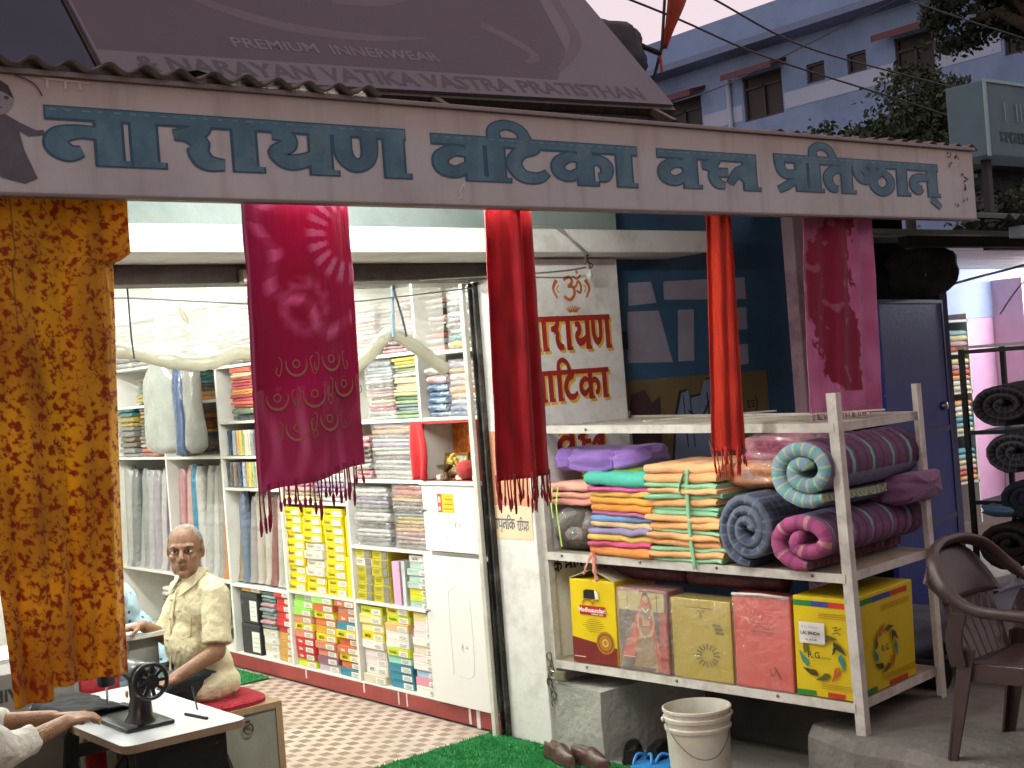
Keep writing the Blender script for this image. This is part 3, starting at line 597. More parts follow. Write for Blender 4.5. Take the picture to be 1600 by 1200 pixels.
# olive boxes with grey discs, pink file box, grey-green boxes
gO = 'boxes on the shelf above the bottom shelf beside the cupboard'
disc = mat('#77746e', .6, .2)
for c, y in enumerate((6.50, 6.325)):
    for i in range(6):
        wht = (c == 0 and i == 4)
        o = carton(y, .5575 + i * .048, .165, .0465, '#dedad0' if wht else '#b9ad25', f'{"white" if wht else "olive yellow"} disc-print box, {nth(i, 6)} in {"first" if c == 0 else "second"} olive column from yellow boxes', gO, deco=None, jit=.008)
        mb = MB(); mb.box(.02, .078, -.004, -.0004, .004, .043)
        link('grey_disc', MC.setdefault('gd', mb.mesh('grey_disc', disc)), o)
        link('print_line', lab_mesh(.06, .003, '#6b6420'), o, (-.035, -.003, .03)); link('print_line', lab_mesh(.05, .003, '#6b6420'), o, (-.035, -.003, .02))
carton(6.165, .5575, .07, .235, '#cf9fc0', 'upright pink file box between olive and grey-green boxes', None, deco=None)
carton(6.10, .5575, .03, .24, '#b9c2bd', 'thin upright pale grey box beside the pink file box', None, deco=None)
column(5.945, .21, .5575, ['gt', 'yg', 'y', 'gt', 'gt', 'gt', 'gt', ('w', 'CK. PK.')], .0345, 'grey-green column beside the cupboard door', gO)

# ---------------------------------------------------------------- folded cloth, packets and rolls
def fold_mesh(w_, d, h, seed, n=9, nose=.5, flop=1.):
    """folded garment: rounded front fold, slightly uneven, closed ends"""
    rr = random.Random(seed); mb = MB(); prof = []
    for a in range(7):
        t = math.pi / 2 - math.pi * a / 6; prof.append((-math.cos(t) * h * nose, h / 2 + math.sin(t) * h / 2))
    prof = prof + [(d, 0), (d, h)]
    k = len(prof); o = []
    for i in range(n + 1):
        u = i / n; e = 1 - .16 * (abs(2 * u - 1) ** 6)
        for (py, pz) in prof:
            q = noise.noise((u * 3.1 + seed * 1.7, pz * 12, seed))
            o.append(((u - .5) * w_ + (.006 * q if 0 < i < n else 0), py * (1 if py > 0 else 1 + .9 * q) + .010 * flop * q * (py <= 0), h / 2 + (pz - h / 2) * e * (1 + .16 * flop * q) + .004 * flop ** .7 * noise.noise((u * 5, seed, 2)) * (py <= 0)))
    f = [(i * k + j, i * k + (j + 1) % k, (i + 1) * k + (j + 1) % k, (i + 1) * k + j) for i in range(n) for j in range(k)]
    f.append(tuple(range(k))[::-1]); f.append(tuple(n * k + j for j in range(k)))
    mb.add(o, f); return mb
def fold(name, y, z, w_, h, col, label, cat, group=None, d=.26, wrap=False, seed=None, rot=RZ, X=None, var=.2, print_=None, flop=1.):
    seed = random.randint(0, 9999) if seed is None else seed
    v = seed % 5; key = ('fold', round(w_, 2), round(h, 3), d, v, flop)
    mb = MC.get(key)
    if mb is None: mb = MC[key] = fold_mesh(w_, d, h, v + 1, 9 if flop == 1 else 16, flop=flop)
    m_ = mat(col, .18 if wrap else .85, var, 22 if print_ else 10, 1.1 if wrap else .3, 26 if wrap else 30, stain=print_, stain_amt=.75, stain_scale=20, coat=.6 if wrap else 0)
    k2 = key + (m_.name,)
    if k2 not in MC: MC[k2] = mb.mesh(name, m_, 50)
    o = link(name, MC[k2], None, ((XF + .025 if X is None else X) + random.uniform(-.01, .012), y + random.uniform(-.006, .006), z), (R(random.uniform(-.6, .6)), R(random.uniform(-.8, .8)), rot + R(random.uniform(-2, 2))))
    return tag(o, label, cat, group)
def shade(hx, k): return '#' + ''.join('%02x' % max(0, min(255, int(int(hx[i:i + 2], 16) * k))) for i in (1, 3, 5))
def pile(y, w_, z0, items, hs, where, group, noun='folded garment', wrap=False, name='folded_garment', cat='garment', d=.26, prints=None):
    if hs > .034 and name != 'wrapped_packet' or (wrap and hs > .04):      # thin layers
        dbl = []
        for hx, nm in items: dbl += [(hx, nm), (shade(hx, random.choice((.8, .88, 1.1))), nm)]
        items, hs = dbl, hs / 2
    items = [(shade(hx, .80 if wrap else .9), nm) for hx, nm in items]
    z = z0; n = len(items); fs = [random.choice((.75, .9, 1., 1.1, 1.25)) for _ in items]; kf = n / sum(fs)
    for i, (hx, nm) in enumerate(items):
        hs_ = round(hs * fs[i] * kf, 3)
        fold(name, y, z + .001, w_ * random.choice((.94, .97, 1., 1.)), hs_, hx, f'{nm} {noun}, {nth(i, n)} in {where}', cat, group, d, wrap, print_=(prints[i % len(prints)] if prints else None)); z += hs_ * .985
C = {'gw': ('#c9c6c0', 'greyish white'), 'w': ('#d9d6cf', 'white'), 'pk': ('#d9a0a2', 'pink'), 'rp': ('#cf5f6b', 'rose pink'), 'cr': ('#ddd2a8', 'cream'), 'lg': ('#b6c08a', 'pale green'), 'gn': ('#8fa583', 'sage green'), 'gb': ('#9aa7ad', 'blue-grey'), 'ye': ('#d3bb5a', 'yellow'), 'br': ('#7f6f63', 'brown'), 'or': ('#d79a58', 'orange print'), 'lv': ('#a99bb8', 'lavender'), 'bl': ('#54799e', 'blue print'), 'gr': ('#8e8c89', 'grey'), 'ch': ('#57524d', 'charcoal'), 'te': ('#3f8b8d', 'teal'), 'dk': ('#3c4148', 'dark grey'), 'co': ('#cf6a5a', 'coral'), 'na': ('#35405c', 'navy')}
def I(s): return [C[k] for k in s.split()]
gT = 'folded towels and clothes on the upper shelves'
pile(6.19, .27, 1.561, I('gw rp lg pk br gr gb gb'), .040, 'towel pile next to the magenta scarf', gT, 'folded towel', True)
pile(5.93, .25, 1.561, I('gn gb gn lg cr cr gw lg ye'), .036, 'pale green towel pile below the hanger', gT, 'folded towel')
pile(6.06, .50, 1.237, I('gw w gr w br w gw lv w gr or pk'), .0245, 'striped shirt pile beside the red cloth', gT, 'plastic-wrapped shirt', True, 'wrapped_shirt')
pile(6.43, .18, 1.237, I('pk gw br pk'), .06, 'short packet pile behind the scarf fringe', gT, 'plastic-wrapped packet', True, 'wrapped_packet', 'packet')
pile(6.38, .34, .866, I('gr gw ch gw gr lv gw'), .046, 'grey plastic-wrapped pile above the olive boxes', gT, 'plastic-wrapped garment', True)
pile(5.98, .33, .866, I('br pk or ye gb br or co'), .043, 'brownish wrapped pile beside the small cupboard door', gT, 'plastic-wrapped garment', True)
pile(5.66, .17, 1.561, I('bl bl bl bl bl pk gw'), .037, 'blue print packet pile above the shrine', gT, 'patterned packet', True, 'wrapped_packet', 'packet', prints=['#d5dde4'])
pile(5.425, .235, 1.561, I('bl bl gb or or pk gw or lv'), .0305, 'printed cloth pile above the shrine', gT, 'printed folded cloth', True, prints=['#d8cfc0', '#c98f55', '#8fa3b5'])
pile(5.40, .235, 1.896, I('ye te gw br gr gw br gw w gw'), .030, 'highest-shelf pile beside the shutter track', gT, 'plastic-wrapped garment', True)
pile(5.63, .15, 1.896, I('pk gb co br br pk ch gr pk'), .030, 'narrow highest-shelf pile behind the clear curtain', gT, 'plastic-wrapped garment', True)
pile(6.35, .3, 1.912, I('gw pk gw pk w gw'), .045, 'pale pile behind clear curtain near magenta scarf', gT, 'wrapped garment', True)
pile(6.00, .3, 1.912, I('pk gr pk gw pk gr pk'), .040, 'pinkish pile behind the clear curtain and hanger', gT, 'wrapped garment', True)
for j, (z, hs) in enumerate(((1.101, .055), (1.451, .055), (1.801, .05))):
    for k, y in enumerate((7.18, 6.80)):
        pile(y, .33, z, I(['cr pk gw co gb', 'gw lv w br pk', 'pk gw gr or w'][(j + k) % 3]), hs, f'{["lower", "middle", "upper"][j]} pile {["by the rolls", "by the cupboard"][k]} behind magenta scarf', gT, 'folded garment')
pile(7.81, .30, 1.681, I('co rp or rp co cr co'), .037, 'coral pile between garment bags and magenta scarf', gT, 'folded garment')
pile(7.81, .30, 1.601, I('dk gn'), .039, 'two dark packets under the coral pile', gT, 'dark wrapped packet', True, 'wrapped_packet', 'packet')
pile(8.75, .24, 1.377, I('ch br na or co or gb or ch te te'), .054, 'gold-edged pile beside the hanging garment bags', gT, 'gold-edged wrapped packet', True, 'wrapped_packet', 'packet', prints=['#b48f4a'])
pile(9.30, .30, 1.377, I('co gw gr te br or na ye te br'), .058, 'gold-edged pile half behind the yellow cloth', gT, 'gold-edged wrapped packet', True, 'wrapped_packet', 'packet', prints=['#b48f4a'])
pile(9.68, .28, 1.377, I('gw br gr ye te'), .075, 'pile at the upper shelf far end', gT, 'wrapped packet', True, 'wrapped_packet', 'packet')
pile(7.68, .185, .280, I('gb pk gb w gb pk te gw te'), .027, 'clear-wrapped packet pile beside the red boxes', gT, 'clear-wrapped packet', True, 'wrapped_packet', 'packet')
# books-like upright packets above the rolls
gU = 'thin packets stood upright on the shelves above the cloth rolls'
cols = ['na', 'gn', 'dk', 'gb', 'cr', 'ch', 'or', 'gw', 'br', 'ye', 'gr']
for row, (z, h, y0, y1) in enumerate(((1.376, .20, 8.05, 7.42), (1.172, .17, 8.10, 7.42))):
    n = 14
    for i in range(n):
        y = y0 + (y1 - y0) * (i + .5) / n; c = C[cols[(i * 3 + row * 2) % len(cols)]]
        o = fold('upright_packet', y, z, .16, .034, c[0], f'thin {c[1]} packet stood upright, {ORD[i] if i else "first"} from the garment bags on the {"higher" if row == 0 else "lower"} ledge', 'packet', gU, .2, True)
        o.rotation_euler = (0, R(-90 + random.uniform(-5, 5)), RZ); o.location.z = z + .082; o.location.y = y - .017
# cloth rolls stood on end
gR = 'cloth rolls in clear film stood on end'
rc = ['#c8c8c4', '#8c8f8c', '#b9bdba', '#a7aaa6', '#c9c5c8', '#b4aeb6', '#d7d5d4', '#7d5277', '#d0bcbb', '#cfc1b9', '#c58e92', '#dcaea4', '#2f8fb4', '#d4d2cc', '#bdbcb6', '#cbcac6', '#a9a69c', '#d98a4c', '#c9c0b0', '#a38d70', '#6f7f95', '#a39c99', '#cbbfae', '#d6ccc0', '#8a4a48', '#cfcbc0', '#d6d0c4']
rn = ['silver grey', 'dark grey', 'pale grey', 'grey', 'white', 'lilac grey', 'bright white', 'purple', 'pale pink', 'beige pink', 'rose', 'salmon pink', 'bright blue', 'white', 'stone grey', 'pale silver', 'taupe grey', 'orange', 'cream', 'brown', 'slate blue', 'warm grey', 'sand', 'ivory', 'maroon', 'cream white', 'ivory']
nR = len(rc)
for i in range(nR):
    y = 9.88 - i * (9.88 - 7.44) / (nR - 1); tall = y > 8.1
    h = (.745 if tall else .575) + random.uniform(-.03, .02); r = .05 if tall else .044
    mb = MB(); seed = i
    def fn(u, v, seed=seed, r=r, h=h):
        a = 2 * math.pi * u; q = noise.noise((math.cos(a) * 1.2, math.sin(a) * 1.2 + seed * 3.3, v * 2.2)); q2 = noise.noise((a * 2, v * 9, seed))
        rr = r * (1 + .16 * q + .05 * q2) * (1 - .25 * max(0, v - .93) / .07 + (.22 * max(0, .06 - v) / .06))
        return (math.cos(a) * rr * .95, r + math.sin(a) * rr, v * h)
    mb.grid(fn, 14, 12); mb.add([fn(k / 14, 1) for k in range(14)], [tuple(range(14))])
    o = link('cloth_roll', mb.mesh('cloth_roll', mat(shade(rc[i], .80), .25, .25, 9, .9, 24, coat=.8), True), None, (XF + .02 + random.uniform(0, .03), y, .557), (R(-4 + random.uniform(-2, 2)), R(random.uniform(-4, 1)), RZ))
    tag(o, f'{rn[i]} cloth roll in clear film, {"number " if False else ""}{["first","second","third","fourth","fifth","sixth","seventh","eighth","ninth","tenth","eleventh","twelfth","thirteenth","fourteenth","fifteenth","sixteenth","seventeenth","eighteenth","nineteenth","twentieth","twenty-first","twenty-second","twenty-third","twenty-fourth","twenty-fifth","twenty-sixth","twenty-seventh"][i]} in the row from the yellow cloth', 'cloth roll', gR)
pile(8.9, .7, .10, I('gr gw br gr gw'), .07, 'low grey pile under the cloth rolls', gT, 'folded sheet', False)

# ---------------------------------------------------------------- white cupboard with shrine niche
cup = thing('wall_cupboard', 'white steel cupboard with two doors below the small shrine niche', 'cupboard', (XF - .02, 5.54, .09), RZ)
cm = mat('#dcdcd8', .38, .05, 3, .05, 60, stain='#c2beb2', stain_amt=.3)
def door_panel(name, x0, x1, z0, z1, emb):
    dr = obj(name, MB().bbox(x0, x1, -.02, 0, z0, z1, .003), cm, cup)
    cx, cz = (x0 + x1) / 2 + .03, (z0 + z1) / 2
    w_, h = emb
    pts = [(cx - w_, cz - h), (cx - w_, cz + h * .7), (cx - w_ * .6, cz + h), (cx + w_ * .6, cz + h), (cx + w_, cz + h * .7), (cx + w_, cz - h * .7), (cx + w_ * .6, cz - h), (cx - w_ * .4, cz - h * 1.0)]
    mb = MB(); mb.tube([(a, -.0205, b) for a, b in [(p.x, p.y) for p in cat_rom([(a, b, 0) for a, b in pts], 5)]], .0015, 6); obj('embossed_line', mb, cm, dr, smooth=True)
    mb = MB()
    for k in range(5): mb.tube([(cx + .02 + .028 * math.cos(a / 8 * 2 * math.pi) * (.4 + .15 * k), -.0205, cz - h * .35 + .028 * math.sin(a / 8 * 2 * math.pi) * (.4 + .15 * k)) for a in range(5 + k % 3)], .001, 5)
    obj('embossed_emblem', mb, cm, dr, smooth=True)
    mb = MB(); mb.lathe([(0, .03), (.009, .026), (.010, .016), (.005, .012), (.005, 0)], 12)
    obj('door_knob', mb, mat('#8f9296', .25, .1, metal=.95), dr, smooth=True, loc=(x0 + .03, -.02, cz + (z1 - z0) * .12), rot=(R(90), 0, 0))
    return dr
door_panel('lower_door', -.285, .235, .01, .765, (.09, .22)); up = door_panel('upper_door', -.25, .235, .79, 1.125, (.075, .10))
fl = Flat(); fl.rect(-.115, -.075, .99, 1.085, 0); fl.rect(-.075, .025, .99, 1.085, 1)
for k in range(3): fl.rect(-.065 + .01 * k, .015, 1.005 + .024 * k, 1.012 + .024 * k, 2)
fl.rect(-.105, -.085, 1.04, 1.07, 3); fl.rect(-.105, -.085, 1.0, 1.02, 3)
fl.mb.v = [(x, y - .021, z) for x, y, z in fl.mb.v]; obj('door_sticker', fl.mb, [mat('#b5382c', .5), mat('#e0b515', .5), mat('#a2761c', .5), mat('#dccab5', .5)], up)
obj('niche_ledge', MB().bbox(-.262, .24, -.03, .3, 1.128, 1.148, .003), cm, cup)
obj('niche_lining', MB().box(-.25, .24, .2, .206, 1.15, 1.44), mat('#9a8d82', .7, .1), cup)
obj('niche_red_trim', MB().box(-.255, -.245, -.012, .02, 1.15, 1.45).box(.236, .246, -.012, .02, 1.15, 1.45).box(-.245, .236, -.012, .02, 1.44, 1.45), mat('#a3231c', .6, .1), cup)
obj('niche_red_floor', MB().box(-.244, .235, -.014, .198, 1.149, 1.1525), mat('#8d1a1a', .8, .15), cup)
zn = 1.2425          # world height of the niche floor
def nt(u, v=0): return (XF - .02 + v, 5.54 - u)
gold = mat('#b98f35', .35, .2, 12, metal=.7)
p = thing('framed_picture', 'small gold-framed picture leaning at the back of the shrine niche', 'picture', (*nt(-.10, .09), zn), (R(-12), R(0), RZ))
obj('frame', MB().box(-.1, .1, 0, .008, .02, .13).box(-.1, .1, -.008, -.0003, .118, .13).box(-.1, .1, -.008, -.0003, .02, .032).box(-.1, -.09, -.008, -.0003, .0325, .1175).box(.09, .1, -.008, -.0003, .0325, .1175), gold, p); obj('print', MB().box(-.089, .089, -.002, -.0005, .033, .117), mat('#b8b49a', .4, .5, 30, stain='#7f8d7c', stain_amt=.8, stain_scale=22), p)
solo('orange_calendar', MB().box(nt(0)[0] + .190, nt(0)[0] + .195, 5.54 + .05, 5.54 + .23, 1.34, 1.53), mat('#bd5d14', .6, .5, 40, stain='#e0a83a', stain_amt=.7, stain_scale=40), 'ornate orange hanging in the back of the shrine niche', 'calendar')
mb = MB(); mb.ell((*nt(.10, .02), zn + .05), (.05, .062, .05), 14, 10); solo('red_bundle', mb, fabric('#9c2a26'), 'round red cloth bundle in the shrine niche', 'bundle', smooth=True)
mb = MB(); mb.ell((*nt(.185, .03), zn + .19), (.035, .045, .085), 12, 10); solo('red_lantern', mb, mat('#b3402f', .5, .3, 20, stain='#3c2a2a', stain_amt=.6), 'red lantern-shaped cloth hanging at the niche side', 'lantern', smooth=True)
mb = MB(); mb.lathe([(.03, 0), (.012, .012), (.008, .04), (.04, .062), (.05, .075), (.045, .075), (.01, .06)], 16, (*nt(-.04, -.005), zn + .002)); solo('brass_lamp', mb, mat('#6a5a3c', .35, .2, metal=.8), 'brass oil lamp on a stem in the shrine niche', 'oil lamp', smooth=40)
mb = MB()
for i in range(14): mb.ell((nt(0)[0] + random.uniform(-.008, .012), 5.54 - random.uniform(-.02, .05) , zn + .10 + random.uniform(-.03, .025)), (.012, .014, .011), 6, 4)
solo('marigold_garland', mb, fabric('#c9a63e'), 'pale yellow flower garland by the framed picture', 'garland')
for u, w_ in ((-.115, .035), (.06, .05), (.19, .03)): solo('small_packet', MB().bbox(nt(0)[0] - .005, nt(0)[0] + .03, 5.54 - u - w_ / 2, 5.54 - u + w_ / 2, zn + .002, zn + .025, .003), mat('#d8cdb9', .6, .1), {-.115: 'tiny white packet at the picture corner in the niche', .06: 'cream soap-size packet by the red bundle in the niche', .19: 'small cream packet at the street end of the niche'}[u], 'packet')
mb = MB()
mb.grid(lambda u, v: (XF - .05 - .02 * math.sin(u * 6.3 * 1.5) * v, 5.78 + .05 - (.10 + .05 * math.sin(v * 3.0)) * u + .02 * math.sin(v * 3), 1.545 - .30 * v), 8, 14)
o = solo('red_cloth', mb, fabric('#b3171d', trans=.1), 'red cloth draped beside the shrine niche', 'cloth', smooth=True); o.modifiers.new('t', 'SOLIDIFY').thickness = .004

# big bags and piles filling the highest shelf, and clear covers over some piles
pile(8.35, .36, 2.052, I('gw w gw gr'), .075, 'highest-shelf pile above the garment bags', gT, 'bulky wrapped quilt', True, 'wrapped_quilt', 'quilt')
pile(8.78, .36, 2.052, I('w gw pk w'), .075, 'highest-shelf pile above the gold-edged packets', gT, 'bulky wrapped quilt', True, 'wrapped_quilt', 'quilt')
pile(9.25, .40, 2.032, I('gw w gr w'), .078, 'highest-shelf pile behind the yellow cloth', gT, 'bulky wrapped quilt', True, 'wrapped_quilt', 'quilt')
pile(9.70, .40, 2.032, I('w gw w gb'), .078, 'highest-shelf pile at the far corner', gT, 'bulky wrapped quilt', True, 'wrapped_quilt', 'quilt')
pile(7.58, .36, 1.962, I('pk gw w gr gw'), .075, 'highest-shelf pile above the coral pile', gT, 'bulky wrapped quilt', True, 'wrapped_quilt', 'quilt')
pile(7.92, .34, 1.962, I('w gr gw w gw'), .075, 'highest-shelf pile next above the coral pile', gT, 'bulky wrapped quilt', True, 'wrapped_quilt', 'quilt')
def cover(y, w_, z0, h, what):
    seed = y * 10; mb = MB()
    def fn(u, v):
        a = 2 * math.pi * u; q = noise.noise((math.cos(a) * 2 + seed, math.sin(a) * 2, v * 4)); cx = math.copysign(abs(math.cos(a)) ** .3, math.cos(a)); sx = math.copysign(abs(math.sin(a)) ** .3, math.sin(a))
        return (cx * w_ / 2 * (1 + .03 * q), .13 + sx * .155 * (1 + .08 * q), h * v + .006 * q)
    mb.grid(fn, 28, 12); mb.add([fn(k / 28, 1) for k in range(28)], [tuple(range(28))])
    o = link('polythene_cover', mb.mesh('polythene_cover', plastic_wrap('#dedede', .16), True), None, (XF + .015, y, z0), RZ); tag(o, f'clear crinkled polythene cover over the {what}', 'cover', 'polythene covers')
for a in ((6.06, .53, 1.238, .30, 'striped shirt pile'), (6.38, .36, .868, .33, 'grey wrapped pile above the olive boxes'), (5.98, .35, .868, .345, 'brownish wrapped pile by the small cupboard door'), (5.40, .25, 1.898, .30, 'highest-shelf pile by the shutter track'), (5.425, .245, 1.563, .28, 'printed cloth pile above the shrine'), (6.19, .285, 1.563, .315, 'towel pile next to the magenta scarf')): cover(*a)
# ---------------------------------------------------------------- lamps the shop burns: tube lights
def tube_lamp(label, a, b, power, col=(1, .96, .88)):
    a, b = Vector(a), Vector(b); d = (b - a).normalized()
    t = thing('tube_light', label, 'lamp', tuple((a + b) / 2), 0, 'tube lights')
    mb = MB(); mb.beam(a - d * .03 + Vector((0, 0, .035)), b + d * .03 + Vector((0, 0, .035)), .05, .03); obj('batten', mb, mat('#d5d5d0', .5, .05), t, world=True)
    mb = MB(); mb.tube([a, b], .013, 10); e = obj('tube', mb, mat(col, .5, 0, emit=power), t, world=True, smooth=True)
    mb = MB(); mb.tube([a - d * .02, a - d * .001], .016, 10); mb.tube([b + d * .001, b + d * .02], .016, 10); obj('end_cap', mb, mat('#c9c9c4', .4, .05, metal=.3), t, world=True)
tube_lamp('tube light fixed under the awning behind the fascia board', (2.05, 3.78, 2.47), (3.25, 3.78, 2.47), 225, (.98, 1, .94))
tube_lamp('tube light on the shop ceiling above the seated man', (2.2, 6.1, 2.70), (3.4, 6.1, 2.70), 330, (.98, 1, .94))
tube_lamp('tube light on the shop ceiling over the cloth rolls', (2.4, 8.0, 2.70), (2.4, 9.2, 2.70), 330, (.98, 1, .94))
tube_lamp('tube light on the shop ceiling behind the yellow cloth', (1.0, 5.9, 2.70), (1.0, 7.1, 2.70), 260, (.98, 1, .94))

# ---------------------------------------------------------------- cloths hung under the fascia
def dye_mat(trans=.3, rough=.85):
    key = ('dye', trans, rough)
    if key in MC: return MC[key]
    mt = bpy.data.materials.new('dyed_cloth'); mt.use_nodes = True; N = mt.node_tree.nodes; L = mt.node_tree.links; b = N['Principled BSDF']
    at = N.new('ShaderNodeAttribute'); at.attribute_name = 'dye'
    tc = N.new('ShaderNodeTexCoord'); nz = N.new('ShaderNodeTexNoise'); nz.inputs['Scale'].default_value = 260; L.new(tc.outputs['Object'], nz.inputs[0])
    bp = N.new('ShaderNodeBump'); bp.inputs['Strength'].default_value = .25; bp.inputs['Distance'].default_value = .003; L.new(nz.outputs['Fac'], bp.inputs['Height']); L.new(bp.outputs[0], b.inputs['Normal'])
    mp = N.new('ShaderNodeMapping'); mp.inputs['Scale'].default_value = (46, 46, 5); L.new(tc.outputs['Object'], mp.inputs[0]); n2 = N.new('ShaderNodeTexNoise'); n2.inputs['Scale'].default_value = 1; n2.inputs['Detail'].default_value = 4; L.new(mp.outputs[0], n2.inputs[0])
    b2 = N.new('ShaderNodeBump'); b2.inputs['Strength'].default_value = .6; b2.inputs['Distance'].default_value = .012; L.new(n2.outputs['Fac'], b2.inputs['Height']); L.new(bp.outputs[0], b2.inputs['Normal']); L.new(b2.outputs[0], b.inputs['Normal'])
    L.new(at.outputs['Color'], b.inputs['Base Color']); b.inputs['Roughness'].default_value = rough; b.inputs['Sheen Weight'].default_value = .2
    t = N.new('ShaderNodeBsdfTranslucent'); L.new(at.outputs['Color'], t.inputs['Color'])
    ms = N.new('ShaderNodeMixShader'); ms.inputs[0].default_value = trans; L.new(b.outputs[0], ms.inputs[1]); L.new(t.outputs[0], ms.inputs[2]); L.new(ms.outputs[0], N['Material Output'].inputs[0])
    MC[key] = mt; return mt
def cloth(name, fn, colf, nu, nv, label, cat, base, trans=.3):
    mb = MB(); mb.grid(fn, nu, nv)
    me = mb.mesh(name, dye_mat(trans), True, base)
    ca = me.color_attributes.new('dye', 'FLOAT_COLOR', 'POINT'); buf = []
    for j in range(nv + 1):
        for i in range(nu + 1):
            c = colf(i / nu, j / nv); buf += [c[0], c[1], c[2], 1]
    ca.data.foreach_set('color', buf)
    o = tag(link(name, me, None, base), label, cat)
    md = o.modifiers.new('thickness', 'SOLIDIFY'); md.thickness = .0025; md.offset = 0
    return o
def mixc(a, b, t): t = max(0, min(1, t)); return tuple(x + (y - x) * t for x, y in zip(a, b))
def nz2(x, y, z=0.): return noise.noise((x, y, z))
YC = 3.66
# yellow printed kurta cloth
def y_edge(z):
    if z > 2.15: return 1.545
    if z > 2.12: return 1.545 - (2.15 - z) / .03 * .042
    return 1.503 - (2.12 - z) / 1.14 * .048
def yel(u, v):
    z = 2.335 - 1.355 * v; r = y_edge(z); l = 1.085 + .05 * v
    x = l + (r - l) * u
    if v > .97 and u < .34: z -= .035 * min(1, (v - .97) / .03)
    y = YC + .016 * math.sin(u * 13 + .8 * math.sin(v * 4)) * (.4 + .6 * v) + .012 * math.sin(u * 31 + v * 3) * v + .006 * nz2(u * 6, v * 5)
    if z > 2.13 and u > .85: y -= .03 * (u - .85) / .15
    return (x, y, z)
Ygold, Yrust, Ybrown, Ypink = lin('#e8b62c'), lin('#a0430e'), lin('#c08a1e'), lin('#d4903a')
def ycol(u, v):
    x, z = u * .42, v * 1.36
    c = mixc(Ygold, Ybrown, .5 + .9 * nz2(x * 7, z * 5, 3))
    c = mixc(c, lin('#e6b81c'), max(0, nz2(x * 11, z * 2, 8) * 1.6))
    wx, wz = x + .014 * nz2(x * 85, z * 85, 1), z + .014 * nz2(x * 85, z * 85, 5)
    q = noise.turbulence((wx * 52, wz * 60, 2.), 3, False) + .45 * nz2(wx * 36, wz * 42, 9) + .25 * nz2(wx * 11, wz * 12, 4)
    c = mixc(c, Ypink, (q - .1) * 4 * .7)
    c = mixc(c, Yrust, (q - .10) * 6)
    if abs(u - .3) < .006 and v < .3: c = mixc(c, (.05, .05, .04), .7)
    return c
yc = cloth('printed_kurta', yel, ycol, 120, 380, 'yellow kurta cloth with rust flower print hanging from the fascia', 'kurta', (1.3, YC, .95), .5)
# magenta tie-dye dupatta
def mag(u, v):
    zb = 1.425 + .055 * u + .006 * math.sin(u * 9)
    z = 2.33 + (zb - 2.33) * v
    x = 1.902 + .385 * u + .004 * math.sin(v * 5) - .004 * v + (.004 * nz2(v * 9, 1) if u in (0, 1) else 0)
    y = YC + .010 * math.sin(u * 7 + v * 1.5) + .006 * nz2(u * 4, v * 6, 7) - (.016 if u < .06 else 0) * (1 - u / .06)
    return (x, y, z)
M1, M2, M3 = lin('#c0186a'), lin('#e07cb0'), lin('#a0103f')
def mcol(u, v):
    x, z = 1.902 + .385 * u, 2.33 - .9 * v
    c = mixc(M1, M3, .45 + .9 * nz2(x * 5, z * 4, 2))
    if .30 < v < .66: c = mixc(c, M3, .55 * min(1, (v - .30) * 6, max(0, (.66 - v) * 8)))
    a = math.atan2(z - 2.20, x - 2.28); d = math.hypot((x - 2.28), (z - 2.20))
    ray = math.sin(a * 19) * .5 + .5
    if .085 < d < .17: c = mixc(c, lin('#c987a5'), .85 * (ray > .55) * min(1, (d - .085) * 60, (.17 - d) * 40))
    ring = abs(math.hypot((x - 2.1) * 1.1, z - 1.98) - .075)
    c = mixc(c, M2, max(0, 1 - ring / .03) * (.35 + .5 * nz2(x * 40, z * 40)))
    ring = abs(d - .30 - .03 * math.sin(a * 9)); c = mixc(c, M2, max(0, 1 - ring / .035) * (.3 + .9 * (math.sin(a * 23) > .1)) * .75 * (a < -1.6 or a > 2.4))
    if v > .66: c = mixc(c, M2, .8 * max(0, nz2(x * 22, z * 7, 4)) + .16 * min(1, (v - .66) * 8))
    if u < .055: c = mixc(c, lin('#d878a6'), .25 + .7 * (abs(u - .028) < .008))
    return c
mg = cloth('dupatta', mag, mcol, 84, 190, 'magenta tie-dye dupatta with sunburst and tassels hanging beside the yellow cloth', 'dupatta', (2.09, YC, 1.4), .36)
fl = MB(); gp = fabric('#a8745a')
for cx, cz, big in ((2.052, 1.80, 1), (2.175, 1.81, 1), (1.985, 1.70, 1), (2.105, 1.705, 1.1), (2.222, 1.73, 1.05), (2.04, 1.605, 1.05), (2.155, 1.625, 1)):
    def onc(px, pz):
        u = (px - 1.902) / .385; v = (2.33 - pz) / .9; return (px, mag(min(max(u, 0), 1), v)[1] - .004, pz)
    for rr, w_, a0, a1 in ((.034 * big, .008, -3.45, .3), (.011, .004, 0, 6.3)):
        pts = [(cx + rr * math.cos(a0 + (a1 - a0) * k / 12), cz + .012 + rr * 1.05 * math.sin(a0 + (a1 - a0) * k / 12)) for k in range(13)]
        ws = [w_ * (.25 + .75 * math.sin(math.pi * k / 12)) if rr > .02 else w_ for k in range(13)]
        vv, ff = ribbon2d(pts, ws, False); fl.add([onc(a, b) for a, b in vv], [q[::-1] for q in ff])
    for s_ in (-1, 1):
        vv, ff = ribbon2d([(cx + s_ * .055, cz + .035), (cx + s_ * .046, cz + .02), (cx + s_ * .055, cz - .02), (cx + s_ * .066, cz - .012), (cx + s_ * .062, cz + .004)], .003); fl.add([onc(a, b) for a, b in vv], [q[::-1] for q in ff])
obj('gold_print', fl, gp, mg, world=True)
